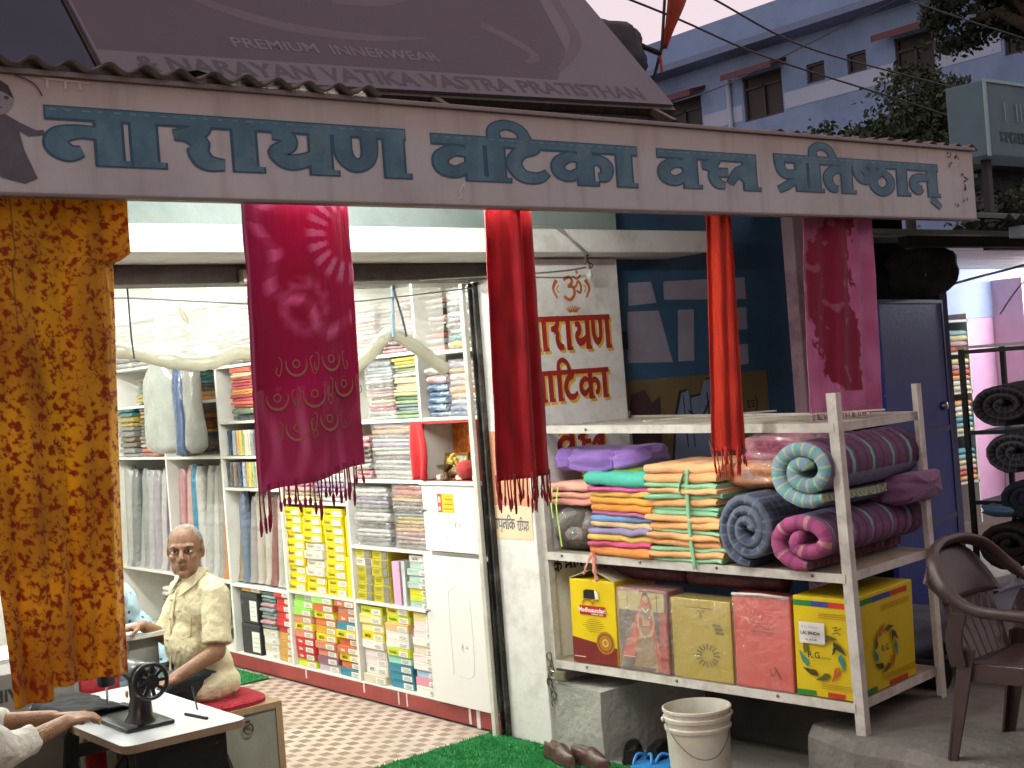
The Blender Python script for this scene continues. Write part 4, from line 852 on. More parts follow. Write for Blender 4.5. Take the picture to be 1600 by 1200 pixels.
def tassel_mesh(L_, r, seed, m_, name='tassel'):
    rr = random.Random(seed); mb = MB(); k = .6
    mb.tube([(0, 0, .02), (rr.uniform(-.002, .002), 0, -L_ * .3), (rr.uniform(-.004, .004), 0, -L_ * k)], .0026, 5)
    mb.tube([(0, 0, -L_ * k + .004), (0, 0, -L_ * (k + .05)), (.001, 0, -L_ * (k + .22)), (0, 0, -L_)], [.002, r, r * 1.15, r * .5], 7)
    return mb.mesh(name, m_, True)
def hang_tassels(parent, fn, n, L0, L1, r, col, jit=.004, vs=(3, 5)):
    m_ = fabric(col); ms = [tassel_mesh(L0 + (L1 - L0) * i / 5, r, i, m_) for i in range(6)]
    for i in range(n):
        u = (i + .5 + random.uniform(-.35, .35)) / n; p = fn(u, 1)
        link('tassel', random.choice(ms), parent, (p[0] - parent.location.x + random.uniform(-jit, jit), p[1] - parent.location.y + random.uniform(-.005, .005), p[2] - parent.location.z), (R(random.uniform(-4, 4)), R(random.uniform(-5, 5)), random.random() * 6))
hang_tassels(mg, mag, 26, .06, .125, .0048, '#8c0d44')
# crimson dupatta, folded lengthwise
def red(u, v):
    z = 2.33 + (1.372 - 2.33) * v; x = 2.838 + .207 * u - .030 * v * (1 - u) - .004 * v
    y = YC + .02 * math.sin(u * 8.5 + .3) + .012 * math.sin(u * 19 + v * .6) + .004 * nz2(u * 3, v * 6)
    return (x, y, z)
def rcol(u, v):
    c = mixc(lin('#9c0c1a'), lin('#b81826'), .5 + nz2(u * 6, v * 9, 2))
    if abs(u - .74) < .008: c = mixc(c, lin('#c98a8e'), .5)
    if nz2(u * 60, v * 160, 4) > .78: c = mixc(c, lin('#d8a0a0'), .6)
    return c
rd = cloth('dupatta', red, rcol, 60, 90, 'deep crimson dupatta with thread fringe hanging before the pillar', 'dupatta', (2.94, YC, 1.3), .3)
hang_tassels(rd, red, 30, .07, .12, .004, '#8a0c18')
# orange-red dupatta, narrow
def ora(u, v):
    z = 2.33 + (1.37 - 2.33) * v; w0 = .128 + .045 * v; x = 3.946 - .066 * v + w0 * u
    y = YC + .02 * math.sin(u * 7 + 1.2) + .010 * math.sin(u * 17 + v) + .004 * nz2(u * 3, v * 6, 5)
    return (x, y, z)
od = cloth('dupatta', ora, lambda u, v: mixc(lin('#b01a0c'), lin('#cf3210'), .5 + nz2(u * 5, v * 6, 6) + .35 * math.sin(u * 9)), 40, 80, 'narrow orange-red dupatta hanging in front of the goods rack', 'dupatta', (3.97, YC, 1.3), .25)
hang_tassels(od, ora, 22, .05, .10, .004, '#b3200f')
# pink tie-dye scarf
def pin(u, v):
    z = 2.33 + (1.482 - .02 * u - 2.33) * v; x = 4.502 + .468 * u - .04 * v + .018 * u * v
    y = YC + .014 * math.sin(u * 9) + .008 * math.sin(u * 23 + v * 2) + .005 * nz2(u * 4, v * 5, 2)
    return (x, y, z)
P1, P2, P3 = lin('#cc6aa2'), lin('#dc90be'), lin('#98123c')
def pcol(u, v):
    c = mixc(P1, P2, .5 + nz2(u * 5, v * 7, 3))
    st = .05 * nz2(u * 14, v * 26, 1) + .05 * nz2(u * 30, v * 50, 6)
    ctr = .30 + .55 * max(0, v - .45) + 1.1 * max(0, .24 - v); wd = .30 - .18 * max(0, v - .6) / .4 - .14 * max(0, .2 - v) / .2
    st += .09 * nz2(u * 7, v * 12, 5)
    if abs(u - ctr + st) < wd and v < .90: c = mixc(c, P3, .95)
    elif v < .2 and u < .5: c = mixc(c, lin('#b05a70'), .6)
    if noise.noise((u * 9, v * 16, 9)) > .42: c = mixc(c, lin('#bd7f9c'), .55)
    if u < .05: c = mixc(c, lin('#d48fb2'), .5)
    return c
pd = cloth('scarf', pin, pcol, 70, 120, 'wide pink and wine tie-dye scarf hanging over the rack', 'scarf', (4.72, YC, 1.42), .4)
hang_tassels(pd, pin, 34, .03, .055, .0035, '#b06a8c')
# rod and clips the cloths hang on, behind the board
mb = MB(); mb.tube([(.6, YC + .012, 2.345), (5.6, YC + .012, 2.345)], .008, 8); solo('hanging_rod', mb, rail_m, 'thin iron rod behind the fascia board carrying the cloths', 'rod', smooth=True)

# ---------------------------------------------------------------- rolled-up clear plastic curtain in the doorway
pc = thing('plastic_curtain', 'clear plastic curtain rolled up under the shutter and tied with cords', 'curtain', (3.0, 5.32, 1.8))
path = cat_rom([(1.2, 5.33, 1.95), (2.10, 5.32, 1.962), (2.34, 5.31, 1.918), (2.48, 5.31, 1.888), (2.60, 5.31, 1.896), (2.74, 5.32, 1.925), (2.95, 5.32, 1.86), (3.15, 5.32, 1.79), (3.317, 5.31, 1.845), (3.45, 5.31, 1.955), (3.51, 5.31, 1.978), (3.60, 5.31, 1.93), (3.70, 5.31, 1.86), (3.80, 5.31, 1.79)], 6)
mb = MB(); mb.tube(path, [.028 + .010 * nz2(i * .9, 1) for i in range(len(path))], 12, flat=1.15); obj('roll', mb, mat('#cfcdb8', .3, .15, 8, .5, 24, trans=.25, coat=.3), pc, world=True, smooth=True)
zat = {}
def roll_z(x):
    for a, b in zip(path, path[1:]):
        if a.x <= x <= b.x: return a.z + (b.z - a.z) * (x - a.x) / max(1e-6, b.x - a.x)
    return path[-1].z
mb = MB(); mb.grid(lambda u, v: (1.2 + 2.6 * u, 5.30 + .02 * math.sin(u * 26) * v + .012 * nz2(u * 20, v * 4), 2.19 + (roll_z(1.2 + 2.6 * u) - 2.19) * v), 90, 10); obj('sheet', mb, mat('#dcdcd2', .35, .2, 3, .25, 9, trans=.4, alpha=.40, coat=.2), pc, world=True, smooth=True)
for x, c in ((3.485, '#8fa9b8'), (3.535, '#3f4a58')):
    mb = MB(); mb.tube([(3.50, 5.27, 2.20), (x, 5.265, 2.06), (x + .0 + (x - 3.5) * .5, 5.262, 1.96)], .005 if c[1] == '3' else .009, 6); obj('tie_cord', mb, fabric(c), pc, world=True)
mb = MB(); mb.tube([(2.20, 5.24, 2.21), (2.205, 5.25, 2.0), (2.215, 5.26, 1.92)], .004, 5); obj('tie_cord', mb, fabric('#3c4040'), pc, world=True)
mb = MB(); mb.tube([(1.9, 5.245, 2.17), (2.204, 5.245, 2.166), (2.73, 5.245, 2.130), (3.0, 5.245, 2.118), (3.33, 5.245, 2.130), (3.93, 5.2, 2.176)], .0035, 6); solo('line_wire', mb, mat('#6a6660', .5, .2), 'thin wire strung across the shop doorway below the shutter', 'wire', smooth=True)
mb = MB(); mb.add([(2.405, 5.23, 2.135), (2.425, 5.232, 2.12), (2.445, 5.225, 2.075), (2.452, 5.23, 2.045), (2.43, 5.238, 2.07), (2.412, 5.236, 2.10)], [(0, 1, 2, 3, 4, 5)]); o = solo('paper_tag', mb, mat('#c9c3ae', .7), 'small curled paper tag dangling from the doorway wire', 'tag'); o.modifiers.new('t', 'SOLIDIFY').thickness = .0015
# garment bags
def garment_bag(y, z0, z1, w_, col, label, X=3.70, dark=False):
    mb = MB(); seed = int(y * 100)
    def fn(u, v):
        a = 2 * math.pi * u; q = nz2(math.cos(a) * 1.5 + seed, math.sin(a) * 1.5, v * 3)
        sh_ = min(1, .18 + 2.6 * v ** .8) if v < .35 else 1; e = 1 if v < .9 else math.sqrt(max(0, 1 - ((v - .9) / .1) ** 2)) * .55 + .45
        k = .5 * w_ * sh_ * e
        return (math.copysign(abs(math.cos(a)) ** .7, math.cos(a)) * k * (1 + .05 * q), math.copysign(abs(math.sin(a)) ** .8, math.sin(a)) * (.045 + .02 * v) * e * (1 + .3 * q), (z1 - z0) * (1 - v))
    mb.grid(fn, 26, 22); mb.add([fn(k / 26, 1) for k in range(26)], [tuple(range(26))])
    o = link('garment_bag', mb.mesh('garment_bag', mat(col, .2, .25, 7, .8, 16, coat=.8), True), None, (X, y, z0), RZ); tag(o, label, 'garment bag', 'garment bags hanging before the shelves')
    mb = MB(); mb.tube([(0, 0, z1 - z0 - .01), (0, 0, z1 - z0 + .04), (.02, 0, z1 - z0 + .06), (.035, 0, z1 - z0 + .04)], .003, 5); obj('hanger_hook', mb, mat('#77787a', .3, metal=.8), o)
garment_bag(8.38, 1.42, 2.05, .50, '#7f827c', 'wide pale grey clear-fronted garment bag hanging beside the gold-edged pile')
garment_bag(8.05, 1.40, 2.05, .13, '#2c3e5c', 'narrow dark blue garment bag between the two grey bags', 3.69)
garment_bag(7.92, 1.42, 2.05, .13, '#6c6c66', 'narrow grey garment bag nearest the coral pile')
mb = MB(); mb.tube([(3.70, 9.6, 2.10), (3.70, 7.4, 2.10)], .01, 8); solo('clothes_rod', mb, mat('#8d8f90', .3, metal=.8), 'steel rod carrying the garment bags in front of the upper shelves', 'rod', smooth=True)
# bulb holder and tangled wires at the pillar head
bh = thing('bulb_holder', 'small clear bulb hanging by twisted wires from the lintel at the pillar', 'bulb', (4.30, 4.80, 2.285))
W3 = mat('#5c5348', .6, .2)
for i in range(4):
    a = random.uniform(-.02, .02); mb = MB(); mb.tube(cat_rom([(4.30 + a, 4.80, 2.285), (4.29 - a, 4.79, 2.26), (4.31 + a, 4.79, 2.235), (4.30, 4.79, 2.215)], 4), .0035, 5); obj('twisted_wire', mb, W3, bh, world=True)
mb = MB(); mb.lathe([(0, 0), (.012, .004), (.016, .02), (.012, .04), (.008, .05), (0, .052)], 12, (4.30, 4.79, 2.165)); obj('glass_bulb', mb, mat('#b9c3bd', .08, .1, coat=1), bh, world=True, smooth=True)
mb = MB(); mb.tube(cat_rom([(4.29, 4.80, 2.225), (4.15, 4.81, 2.21), (3.85, 4.90, 2.20), (3.5, 5.05, 2.20)], 5), .004, 5); solo('service_wire', mb, W3, 'brown wire running from the bulb holder to the shutter', 'wire')
mb = MB(); mb.tube(cat_rom([(3.75, 4.68, 2.398), (3.95, 4.68, 2.402), (4.05, 4.69, 2.395), (4.12, 4.685, 2.33), (4.19, 4.69, 2.28), (4.28, 4.79, 2.24)], 5), .005, 5); mb.tube(cat_rom([(3.7, 4.685, 2.40), (3.98, 4.69, 2.405), (4.08, 4.685, 2.36), (4.21, 4.69, 2.28)], 5), .004, 5); solo('lintel_cable', mb, mat('#8d8a82', .6), 'pale double cable drooping over the lintel above the painted emblem', 'cable')
# ---------------------------------------------------------------- slatted steel goods rack
RA = math.atan2(-.988, .155)
TILT = math.atan(.045 / 1.54)
def rk(s, t, z): return (3.98 + .155 * s + .988 * t, 4.88 - .988 * s + .155 * t, z)
def zs(z, s): return z - .0295 * s          # the rack sags towards the street
rack = thing('goods_rack', 'white angle-iron rack with three shelves standing out from the painted pillar', 'rack', rk(0, 0, 0), RA)
ang = mat('#cfccc4', .5, .15, 8, .15, 50, stain='#6b5a48', stain_amt=.55, stain_scale=9)
LN, DP = 1.545, .70
def post(s, t, z0, z1, lean=0): 
    sg = 1 if t < .3 else -1
    mb = MB(); a, b = (s, t, z0), (s - lean, t, z1)
    mb.beam((s, t, z0), (s - lean, t, z1), .042, .005, (0, 1, 0)); mb.beam((s + .0185, t + sg * .02, z0), (s - lean + .0185, t + sg * .02, z1), .005, .036, (0, 1, 0))
    return obj('post', mb, ang, rack)
post(1.56, .0, .24, 1.57, .02); post(1.56, .70, .24, 1.57, .01); post(-.012, .0, .0, 1.52); post(-.012, .70, .0, 1.52)
for z in (1.498, .911, .408):
    f = MB(); f.beam((0, -.004, zs(z, 0) - .018), (LN, -.004, zs(z, LN) - .018), .005, .036, (0, 0, 1)); obj('front_rail', f, ang, rack)
    f = MB(); f.beam((0, DP, zs(z, 0) - .018), (LN, DP, zs(z, LN) - .018), .005, .036); obj('rear_rail', f, ang, rack)
    for s in (.0, LN): f = MB(); f.beam((s, .0, zs(z, s) - .018), (s, DP, zs(z, s) - .018), .005, .036); obj('end_rail', f, ang, rack)
for i in range(8):
    t = .05 + i * .088
    f = MB(); f.beam((.0, t, zs(1.498, 0) - .012), (LN, t + random.uniform(-.012, .012), zs(1.498, LN) - .012), .030, .006); obj('top_slat', f, mat('#aea89a', .6, .2, 8, stain='#6b5a48', stain_amt=.5), rack)
board = mat('#9a8f7d', .8, .25, 6, .3, 30, stain='#5f5344', stain_amt=.6)
for z in (.911, .408):
    f = MB(); f.add([(.0, .004, zs(z, 0) - .012), (LN, .004, zs(z, LN) - .012), (LN, DP, zs(z, LN) - .012), (.0, DP, zs(z, 0) - .012), (.0, .004, zs(z, 0)), (LN, .004, zs(z, LN)), (LN, DP, zs(z, LN)), (.0, DP, zs(z, 0))], [(0, 3, 2, 1), (4, 5, 6, 7), (0, 1, 5, 4), (1, 2, 6, 5), (2, 3, 7, 6), (3, 0, 4, 7)]); obj('shelf_board', f, board, rack)
for s, z in ((.1, .896), (.55, .88), (.95, .87), (1.4, .855), (.2, .39), (.7, .375), (1.2, .36), (.3, 1.47), (1.1, 1.45)):
    mb = MB(); mb.lathe([(0, .006), (.006, .004), (.007, 0)], 8); obj('bolt', mb, mat('#7d776c', .4, metal=.7), rack, loc=(s, -.007, z), rot=(R(90), 0, 0))
f = MB(); f.beam((.55, .1, 1.492), (.9, .62, 1.488), .03, .006); f.beam((1.0, .08, 1.485), (1.5, .5, 1.475), .03, .006); obj('loose_slat', f, ang, rack)

def rt(name, label, cat, s, t, z, rot=0, group=None): return thing(name, label, cat, rk(s, t, zs(z, s)), RA + rot, group)
ZM, ZB = .912, .409
def rfold(name, s, t, z, w_, h, col, label, cat, d=.34, wrap=False, tilt=0, yaw=0, group=None, print_=None):
    o = fold(name, 0, 0, w_, h, col, label, cat, group, d, wrap, print_=print_, flop=3.2); p = rk(s, t, zs(z, s)); o.location = p
    o.rotation_euler = (0, TILT + tilt, RA + yaw); return o
# far end: clear bag of dark things, salmon cloths, green and purple bundles
mb = MB()
def bagf(w_, d, h, seed, rough=.18):
    def fn(u, v):
        a = 2 * math.pi * u; q = nz2(math.cos(a) * 2 + seed, math.sin(a) * 2, v * 3.5); e = (1 - abs(2 * v - 1) ** 3.5) ** .4 if 0 < v < 1 else .05
        cx = math.copysign(abs(math.cos(a)) ** .55, math.cos(a)); sx = math.copysign(abs(math.sin(a)) ** .55, math.sin(a))
        return (cx * w_ / 2 * e * (1 + rough * q), d / 2 + sx * d / 2 * e * (1 + rough * q), h * v + .01 * q)
    m_ = MB(); m_.grid(fn, 28, 14); return m_
b = rt('clear_bag', 'clear polythene bag of dark garments at the pillar end of the middle shelf', 'bag', .145, .02, ZM)
obj('contents', bagf(.26, .26, .195, 3, .25), mat('#4a4640', .8, .5, 14, .6, 30, stain='#7d2f2a', stain_amt=.8, stain_scale=11), b, smooth=True); obj('polythene', bagf(.285, .30, .212, 4, .12), plastic_wrap('#c9cac6', .28), b, smooth=True)
for i, (c, h) in enumerate((('#cf8f80', .032), ('#d99c88', .028), ('#e0a695', .042))): rfold('folded_cloth', .155, .04, ZM + .215 + i * .033, .28, h, c, f'salmon pink folded cloth, {["lowest", "middle", "topmost"][i]} of three under the purple bundle', 'cloth', .3)
def bundle(name, label, s, t, z, w_, d, h, col, seed, ties=(.3,), tiecol=None, yaw=0):
    o = rt(name, label, 'bundle', s, t, z, yaw)
    def fn(u, v):
        a = 2 * math.pi * v; x = (u - .5) * w_
        pinch = 1 - sum(.18 * math.exp(-((u - k) / .045) ** 2) for k in ties); e = (1 - abs(2 * u - 1) ** 7) ** .35 if 0 < u < 1 else .25
        cy = math.copysign(abs(math.cos(a)) ** .5, math.cos(a)); cz = math.copysign(abs(math.sin(a)) ** .6, math.sin(a))
        q = nz2(u * 4 + seed, math.cos(a) * 1.6, math.sin(a) * 1.6); rid = .06 * math.sin(a * 9 + 5 * q) * (1 if cy < 0 else .3)
        return (x + .01 * q, d / 2 + cy * d / 2 * e * pinch * (1 + .08 * q + rid), h / 2 + cz * h / 2 * e * pinch * (1 + .10 * q + rid) + .01 * math.sin(u * 5 + seed))
    mb = MB(); mb.grid(fn, 26, 40); mb.add([fn(0, k / 40) for k in range(40)], [tuple(range(40))]); mb.add([fn(1, k / 40) for k in range(40)], [tuple(range(40))[::-1]])
    obj('cloth', mb, fabric(col, .12), o, smooth=True)
    for k in ties:
        m2 = MB(); m2.tube([Vector(fn(k, j / 20)) + Vector((0, (Vector(fn(k, j / 20)).y - d / 2) * .03, (Vector(fn(k, j / 20)).z - h / 2) * .03)) for j in range(21)], .004, 5); obj('tie', m2, fabric(tiecol or col, .1), o, smooth=True)
    return o
bundle('cloth_bundle', 'lime green tied cloth bundle under the purple one', .36, .05, ZM + .315, .38, .3, .075, '#86a83c', 5, (.45,))
bundle('cloth_bundle', 'large purple tied cloth bundle on the pile beside the crimson dupatta', .27, .03, ZM + .365, .52, .34, .115, '#8a68b4', 2, (.22, .72))
mb = MB(); mb.tube(cat_rom([(.12, -.02, .30), (.115, -.035, .22), (.125, -.04, .12), (.13, -.035, .03)], 4), .007, 5, flat=.3); mb.tube(cat_rom([(.085, -.02, .30), (.08, -.03, .22), (.085, -.03, .16)], 4), .008, 5, flat=.3)
o = obj('green_strip', mb, fabric('#a8c45a'), None); o.location = rk(0, 0, ZM); o.rotation_euler = (0, 0, RA); tag(o, 'lime green cloth strip dangling over the clear bag', 'strip')
# second stack: teal top, pink, yellow, rainbow, orange below
items = [('#d98a4a', .045, 'orange'), ('#c9507c', .026, 'hot pink'), ('#d8b45c', .03, 'straw yellow'), ('#8d83a8', .03, 'mauve'), ('#d0b48a', .026, 'sand'), ('#6f93c0', .03, 'blue'), ('#a8648f', .016, 'plum'), ('#e08f42', .035, 'bright orange'), ('#dca649', .035, 'mustard'), ('#dfae58', .026, 'golden'), ('#cf5f96', .02, 'pink'), ('#4fb8a4', .066, 'turquoise')]
z = ZM
for i, (c, h, nm) in enumerate(items):
    rfold('folded_cloth', .455 + random.uniform(-.01, .01), .0 + random.uniform(-.012, .012), z, .345, h, c, f'{nm} folded cloth, {nth(i, len(items))} in the turquoise-topped pile', 'cloth', .36, tilt=R(random.uniform(-1.5, 1.5)), yaw=R(random.uniform(-3, 3))); z += h * .97
put_t = rt('printed_mark', 'small printed brand mark line on the turquoise cloth', 'print', .53, -.030, ZM + .325)
bpy.data.objects.remove(put_t)
# orange and mint towels, strapped pile
cols = [('#9fcfa8', .020, 'mint'), ('#eeb47c', .030, 'orange'), ('#93c8a0', .022, 'mint'), ('#ecae74', .034, 'orange'), ('#eeb47c', .030, 'orange'), ('#8fbf94', .018, 'mint'), ('#eab072', .034, 'orange'), ('#eeb67c', .030, 'orange'), ('#86bf9a', .022, 'mint'), ('#95cfa8', .022, 'mint'), ('#ecae74', .034, 'orange'), ('#8cc79e', .026, 'mint'), ('#f0ba84', .026, 'orange'), ('#8fcaa2', .022, 'mint'), ('#eeb27a', .045, 'orange'), ('#f2bd88', .045, 'orange')]
z = ZM; k = .425 / sum(h for _, h, _ in cols)
for i, (c, h, nm) in enumerate(cols):
    h *= k; rfold('folded_towel', .81 + random.uniform(-.012, .012), -.01 + random.uniform(-.015, .012), z, .375 + random.uniform(-.015, .02), h, c, f'{nm} folded towel, {nth(i, len(cols)) if i < 14 else ("just under the top" if i == 14 else "topmost")} in the strapped orange and mint pile', 'towel', .36, tilt=R(random.uniform(-2, 2)), yaw=R(random.uniform(-3, 3))); z += h * .985
mb = MB(); mb.tube(cat_rom([(.845, .10, .435), (.835, .0, .432), (.835, -.028, .36), (.84, -.032, .24), (.845, -.034, .12), (.86, -.035, .0)], 5), .011, 6, flat=.35); mb.tube(cat_rom([(.82, -.026, .40), (.80, -.034, .34), (.81, -.035, .31)], 4), .012, 6, flat=.35)
o = obj('cloth_strap', mb, fabric('#8fc79a'), None, smooth=True); o.location = rk(0, 0, ZM - .02); o.rotation_euler = (0, TILT, RA); tag(o, 'mint cloth strap tied round the orange and mint towel pile', 'strap')
# pink and orange polythene bundles behind
for s, t, z, w_, h, c, lb in ((1.13, .10, ZM + .30, .34, .13, '#d08a5a', 'orange dotted bundle in polythene above the dark mattress roll'), (1.19, .16, ZM + .40, .36, .13, '#c86a92', 'pink bundle in polythene at the top of the middle shelf')):
    b = rt('wrapped_bundle', lb, 'bundle', s, t, z, R(14)); obj('contents', bagf(w_, .32, h, s * 7, .16), mat(c, .6, .3, 16, .5, 26, stain='#e6c9b8', stain_amt=.7, stain_scale=30), b, smooth=True); obj('polythene', bagf(w_ * 1.05, .34, h * 1.08, s * 9, .2), plastic_wrap('#e0d8d4', .3), b, smooth=True)
# rolled quilts: spiral section extruded into the rack
def quilt(name, label, s, z, w_, h, turns, lay, m_, depth=.70, squash=0., seed=0, tail=0, body_m=None):
    o = rt(name, label, 'quilt', s, -.03, z)
    n = int(turns * 18); a0 = -math.pi / 2 + tail; outer = []; prof = []
    def rad(i): return 1 - (i / n) * (1 - .16)
    P = []
    for i in range(n + 1):
        a = a0 - 2 * math.pi * turns * i / n; r = rad(i)
        x = math.cos(a) * r * (w_ / 2 - lay / 2); zz = math.sin(a) * r * (h / 2 - lay / 2)
        if squash: zz *= 1 - squash * math.cos(a) * .3
        P.append(Vector((x, zz)))
    th = lay / 2; L_ = 0; v0 = []; v1 = []; uvs = []
    ring = 10; rows = []
    for i, p in enumerate(P):
        if i: L_ += (p - P[i - 1]).length
        d = (P[min(i + 1, n)] - P[max(i - 1, 0)]).normalized(); nr = Vector((-d.y, d.x))
        puff = th * (.96 + .10 * abs(math.sin(L_ * 46 + seed))) * (1 if 0 < i < n else .55)
        row = []
        for k in range(ring):      # cross-section of the padded layer: rounded front edge, straight into depth
            t_ = k / (ring - 1)
            if k < 5: ang_ = math.pi * k / 4; off = math.cos(ang_) * puff; dy = -math.sin(ang_) * puff * .9
            else: off = -puff if k == 5 else (-puff if k < 7 else puff); dy = [0, 0, 0, 0, 0, depth * .5, depth, depth, depth * .5, 0.02][k]
            bulge = 1 + .05 * math.sin(dy * 13 + seed) + (.10 * dy / depth if k >= 5 else 0)
            row.append((p.x * bulge + nr.x * off, dy, h / 2 + p.y * bulge + nr.y * off)); uvs.append((L_, dy if k >= 5 else off * .4 + 3.1))
        rows.append(row)
    mb = MB(); vv = [q for r_ in rows for q in r_]
    ff = [(i * ring + k, (i + 1) * ring + k, (i + 1) * ring + (k + 1) % ring, i * ring + (k + 1) % ring) for i in range(n) for k in range(ring)]
    ff.append(tuple(range(ring))); ff.append(tuple(n * ring + k for k in range(ring))[::-1])
    mb.add(vv, ff, 0, uvs); mb.mi = [1 if (i % ring) >= 5 else 0 for i in range(n * ring)] + [0, 0]; obj('padded_cloth', mb, [m_, body_m or m_], o, smooth=60, rec=True)
    return o
plaid_dark = mat('#46506a', .9, .15, 8, .3, 60, wave=[(0, 24, '#75808c', .22), (0, 9, '#2a2f40', .3), (1, 20, '#6e7680', .16)])
plum = mat('#6a4868', .9, .2, 8, .4, 50, wave=[(1, 6.3, '#7cc4ba', .15), (0, 7, '#84547c', .4), (1, 15, '#4c3048', .3), (0, 3.5, '#7f8fb0', .2)])
plaid_teal = mat('#86a4b4', .9, .15, 8, .3, 60, wave=[(0, 13, '#57b0a4', .3), (0, 26, '#c9cf8a', .22), (1, 9, '#6d3050', .42), (1, 5, '#6fb8a8', .14), (1, 17, '#3c2238', .2)])
plaid_mag = mat('#a04a78', .9, .15, 8, .3, 60, wave=[(0, 9, '#c49a8e', .14), (0, 17, '#7d3560', .3), (1, 8, '#55263e', .42), (1, 5, '#5aa8a6', .13), (1, 17, '#3c1e32', .2)])
quilt('rolled_quilt', 'dark slate checked quilt roll standing next to the orange towel pile', 1.135, ZM, .285, .32, 2.8, .045, plaid_dark, seed=1)
quilt('rolled_quilt', 'magenta checked quilt roll, lower of the two at the rack end', 1.40, ZM, .345, .25, 1.5, .06, plaid_mag, seed=2, squash=.15, body_m=plum, depth=.78)
quilt('rolled_quilt', 'blue-green checked quilt roll lying on the magenta one', 1.42, ZM + .25, .35, .30, 1.75, .06, plaid_teal, seed=3, tail=.5, body_m=plum, depth=.72)
bundle('quilt_fold', 'plum checked folded quilt squeezed between the two quilt rolls and the rear post', 1.44, .48, ZM + .20, .34, .34, .13, '#7a5478', 9, (.5,))
# bottom shelf: yellow carton, packets, red packet, leaf-print carton
def print_box(name, label, s0, s1, h, d, col, z=ZB, t=.01, top_open=False):
    s = (s0 + s1) / 2; w_ = s1 - s0 - .008
    o = rt(name, label, 'carton' if 'carton' in name else 'packet', s, t, z); o.rotation_euler = (0, TILT, RA)
    m_ = mat(col, .28, .07, 5, .3, 9, metal=.45) if 'gold saree' in label else mat(col, .4, .07, 5, .06, 30)
    obj('body', MB().bbox(-w_ / 2, w_ / 2, 0, d, .002, h, .004), m_, o)
    return o, w_, m_
o, w_, ym = print_box('printed_carton', 'yellow and maroon sweet-brand carton with open flaps at the pillar end of the lowest shelf', .105, .375, .385, .3, '#d9bd0c')
for sg in (-1, 1):
    mb = MB(); mb.add([(sg * w_ / 2, 0, .386), (sg * w_ / 2, .3, .386), (sg * .02, .3, .43 if sg > 0 else .425), (sg * .02, 0, .43 if sg > 0 else .425)], [(0, 1, 2, 3)]); q = obj('flap', mb, mat('#b9a98a', .7, .1), o); q.modifiers.new('t', 'SOLIDIFY').thickness = .004
fl = Flat(.0004); mar, gd2 = mat('#6d1f1c', .45, .1), mat('#a3701f', .45, .15)
fl.poly([(-w_ / 2 + .002, .004), (w_ / 2 - .002, .004), (w_ / 2 - .002, .085), (-w_ / 2 + .002, .12)], 0)
fl.poly(ngon2d(.065, .105, .052, .052, 24), 1); fl.poly(ngon2d(.065, .105, .042, .042, 24), 0); fl.poly(ngon2d(.065, .105, .037, .037, 24), 1); fl.poly(ngon2d(.065, .105, .018, .018, 16), 2); fl.poly(ngon2d(.065, .105, .011, .011, 16), 1)
fl.rect(-.075, .075, .225, .268, 3); fl.poly([(-.05, .30), (-.048, .335), (-.03, .342), (.015, .342), (.02, .30)], 4); fl.poly([(.02, .30), (.016, .342), (.03, .338), (.04, .32), (.04, .302)], 5)
fl.stroke([(-.055, .275), (-.045, .292), (-.01, .292), (.0, .278), (.012, .292), (.042, .295)], .008, 1)
for k in range(7): fl.rect(-.06 + abs(k - 3) * .012, .07 - abs(k - 3) * .012, .205 - k * .009, .2075 - k * .009, 6)
fl.rect(-.115, -.05, .03, .034, 5)
fl.mb.v = [(x, y - .001, z) for x, y, z in fl.mb.v]; obj('front_print', fl.mb, [mar, gd2, mat('#d8b254', .5), mat('#b3201c', .45), mat('#12100e', .4), mat('#e3ddcf', .5), mat('#8f7d10', .5)], o)
put_text('Madhusundari', .028, mat('#f3e4e0', .5), o, (.0, -.008, .249), .0008); put_text('mehandi cone', .012, mat('#f3e4e0', .5), o, (.03, -.008, .233), .0003)
o, w_, m_ = print_box('saree_packet', 'clear saree packet printed with a woman in a red veil on the lowest shelf', .385, .665, .365, .12, '#8a2a22')
fl = Flat(.0004)
cs = [mat('#b3a35a', .4, .2), mat('#5a4a42', .5, .3, 12), mat('#b5452c', .5, .25, 14), mat('#b98a6c', .5, .1), mat('#8f6f4a', .5, .4, 30), mat('#1d1612', .5), mat('#d9c4a8', .5), mat('#9c2a22', .5, .1)]
fl.rect(-w_ / 2 + .004, w_ / 2 - .004, .006, .355, 1); fl.rect(-w_ / 2 + .004, w_ / 2 - .02, .27, .352, 0); fl.rect(.075, .08, .27, .352, 1); fl.rect(-.085, -.08, .28, .34, 4)
fl.poly([(-.005, .33), (.03, .345), (.05, .3), (.06, .2), (.09, .08), (.115, .01), (.06, .01), (.0, .12)], 2); fl.poly([(0, .33), (-.03, .27), (-.075, .17), (-.12, .08), (-.125, .05), (-.06, .06), (-.02, .15)], 2)
fl.poly([(-.02, .2), (.045, .2), (.075, .02), (-.06, .02)], 4); fl.poly([(-.015, .285), (.005, .295), (.03, .295), (.05, .28), (.042, .215), (-.008, .215)], 4); fl.rect(-.004, .035, .205, .235, 3)
fl.stroke([(-.012, .28), (-.03, .22), (-.012, .165), (.012, .155)], .012, 3); fl.stroke([(.048, .28), (.06, .22), (.04, .17), (.02, .16)], .012, 3)
fl.poly(ngon2d(.018, .325, .016, .021, 14), 3); fl.poly([(-.002, .33), (.005, .35), (.02, .355), (.034, .348), (.036, .325), (.028, .338), (.01, .34)], 5); fl.stroke([(.0, .285), (.018, .268), (.036, .285)], .006, 6)
fl.rect(-.115, -.05, .062, .065, 6); fl.rect(.09, w_ / 2 - .004, .006, .27, 7)
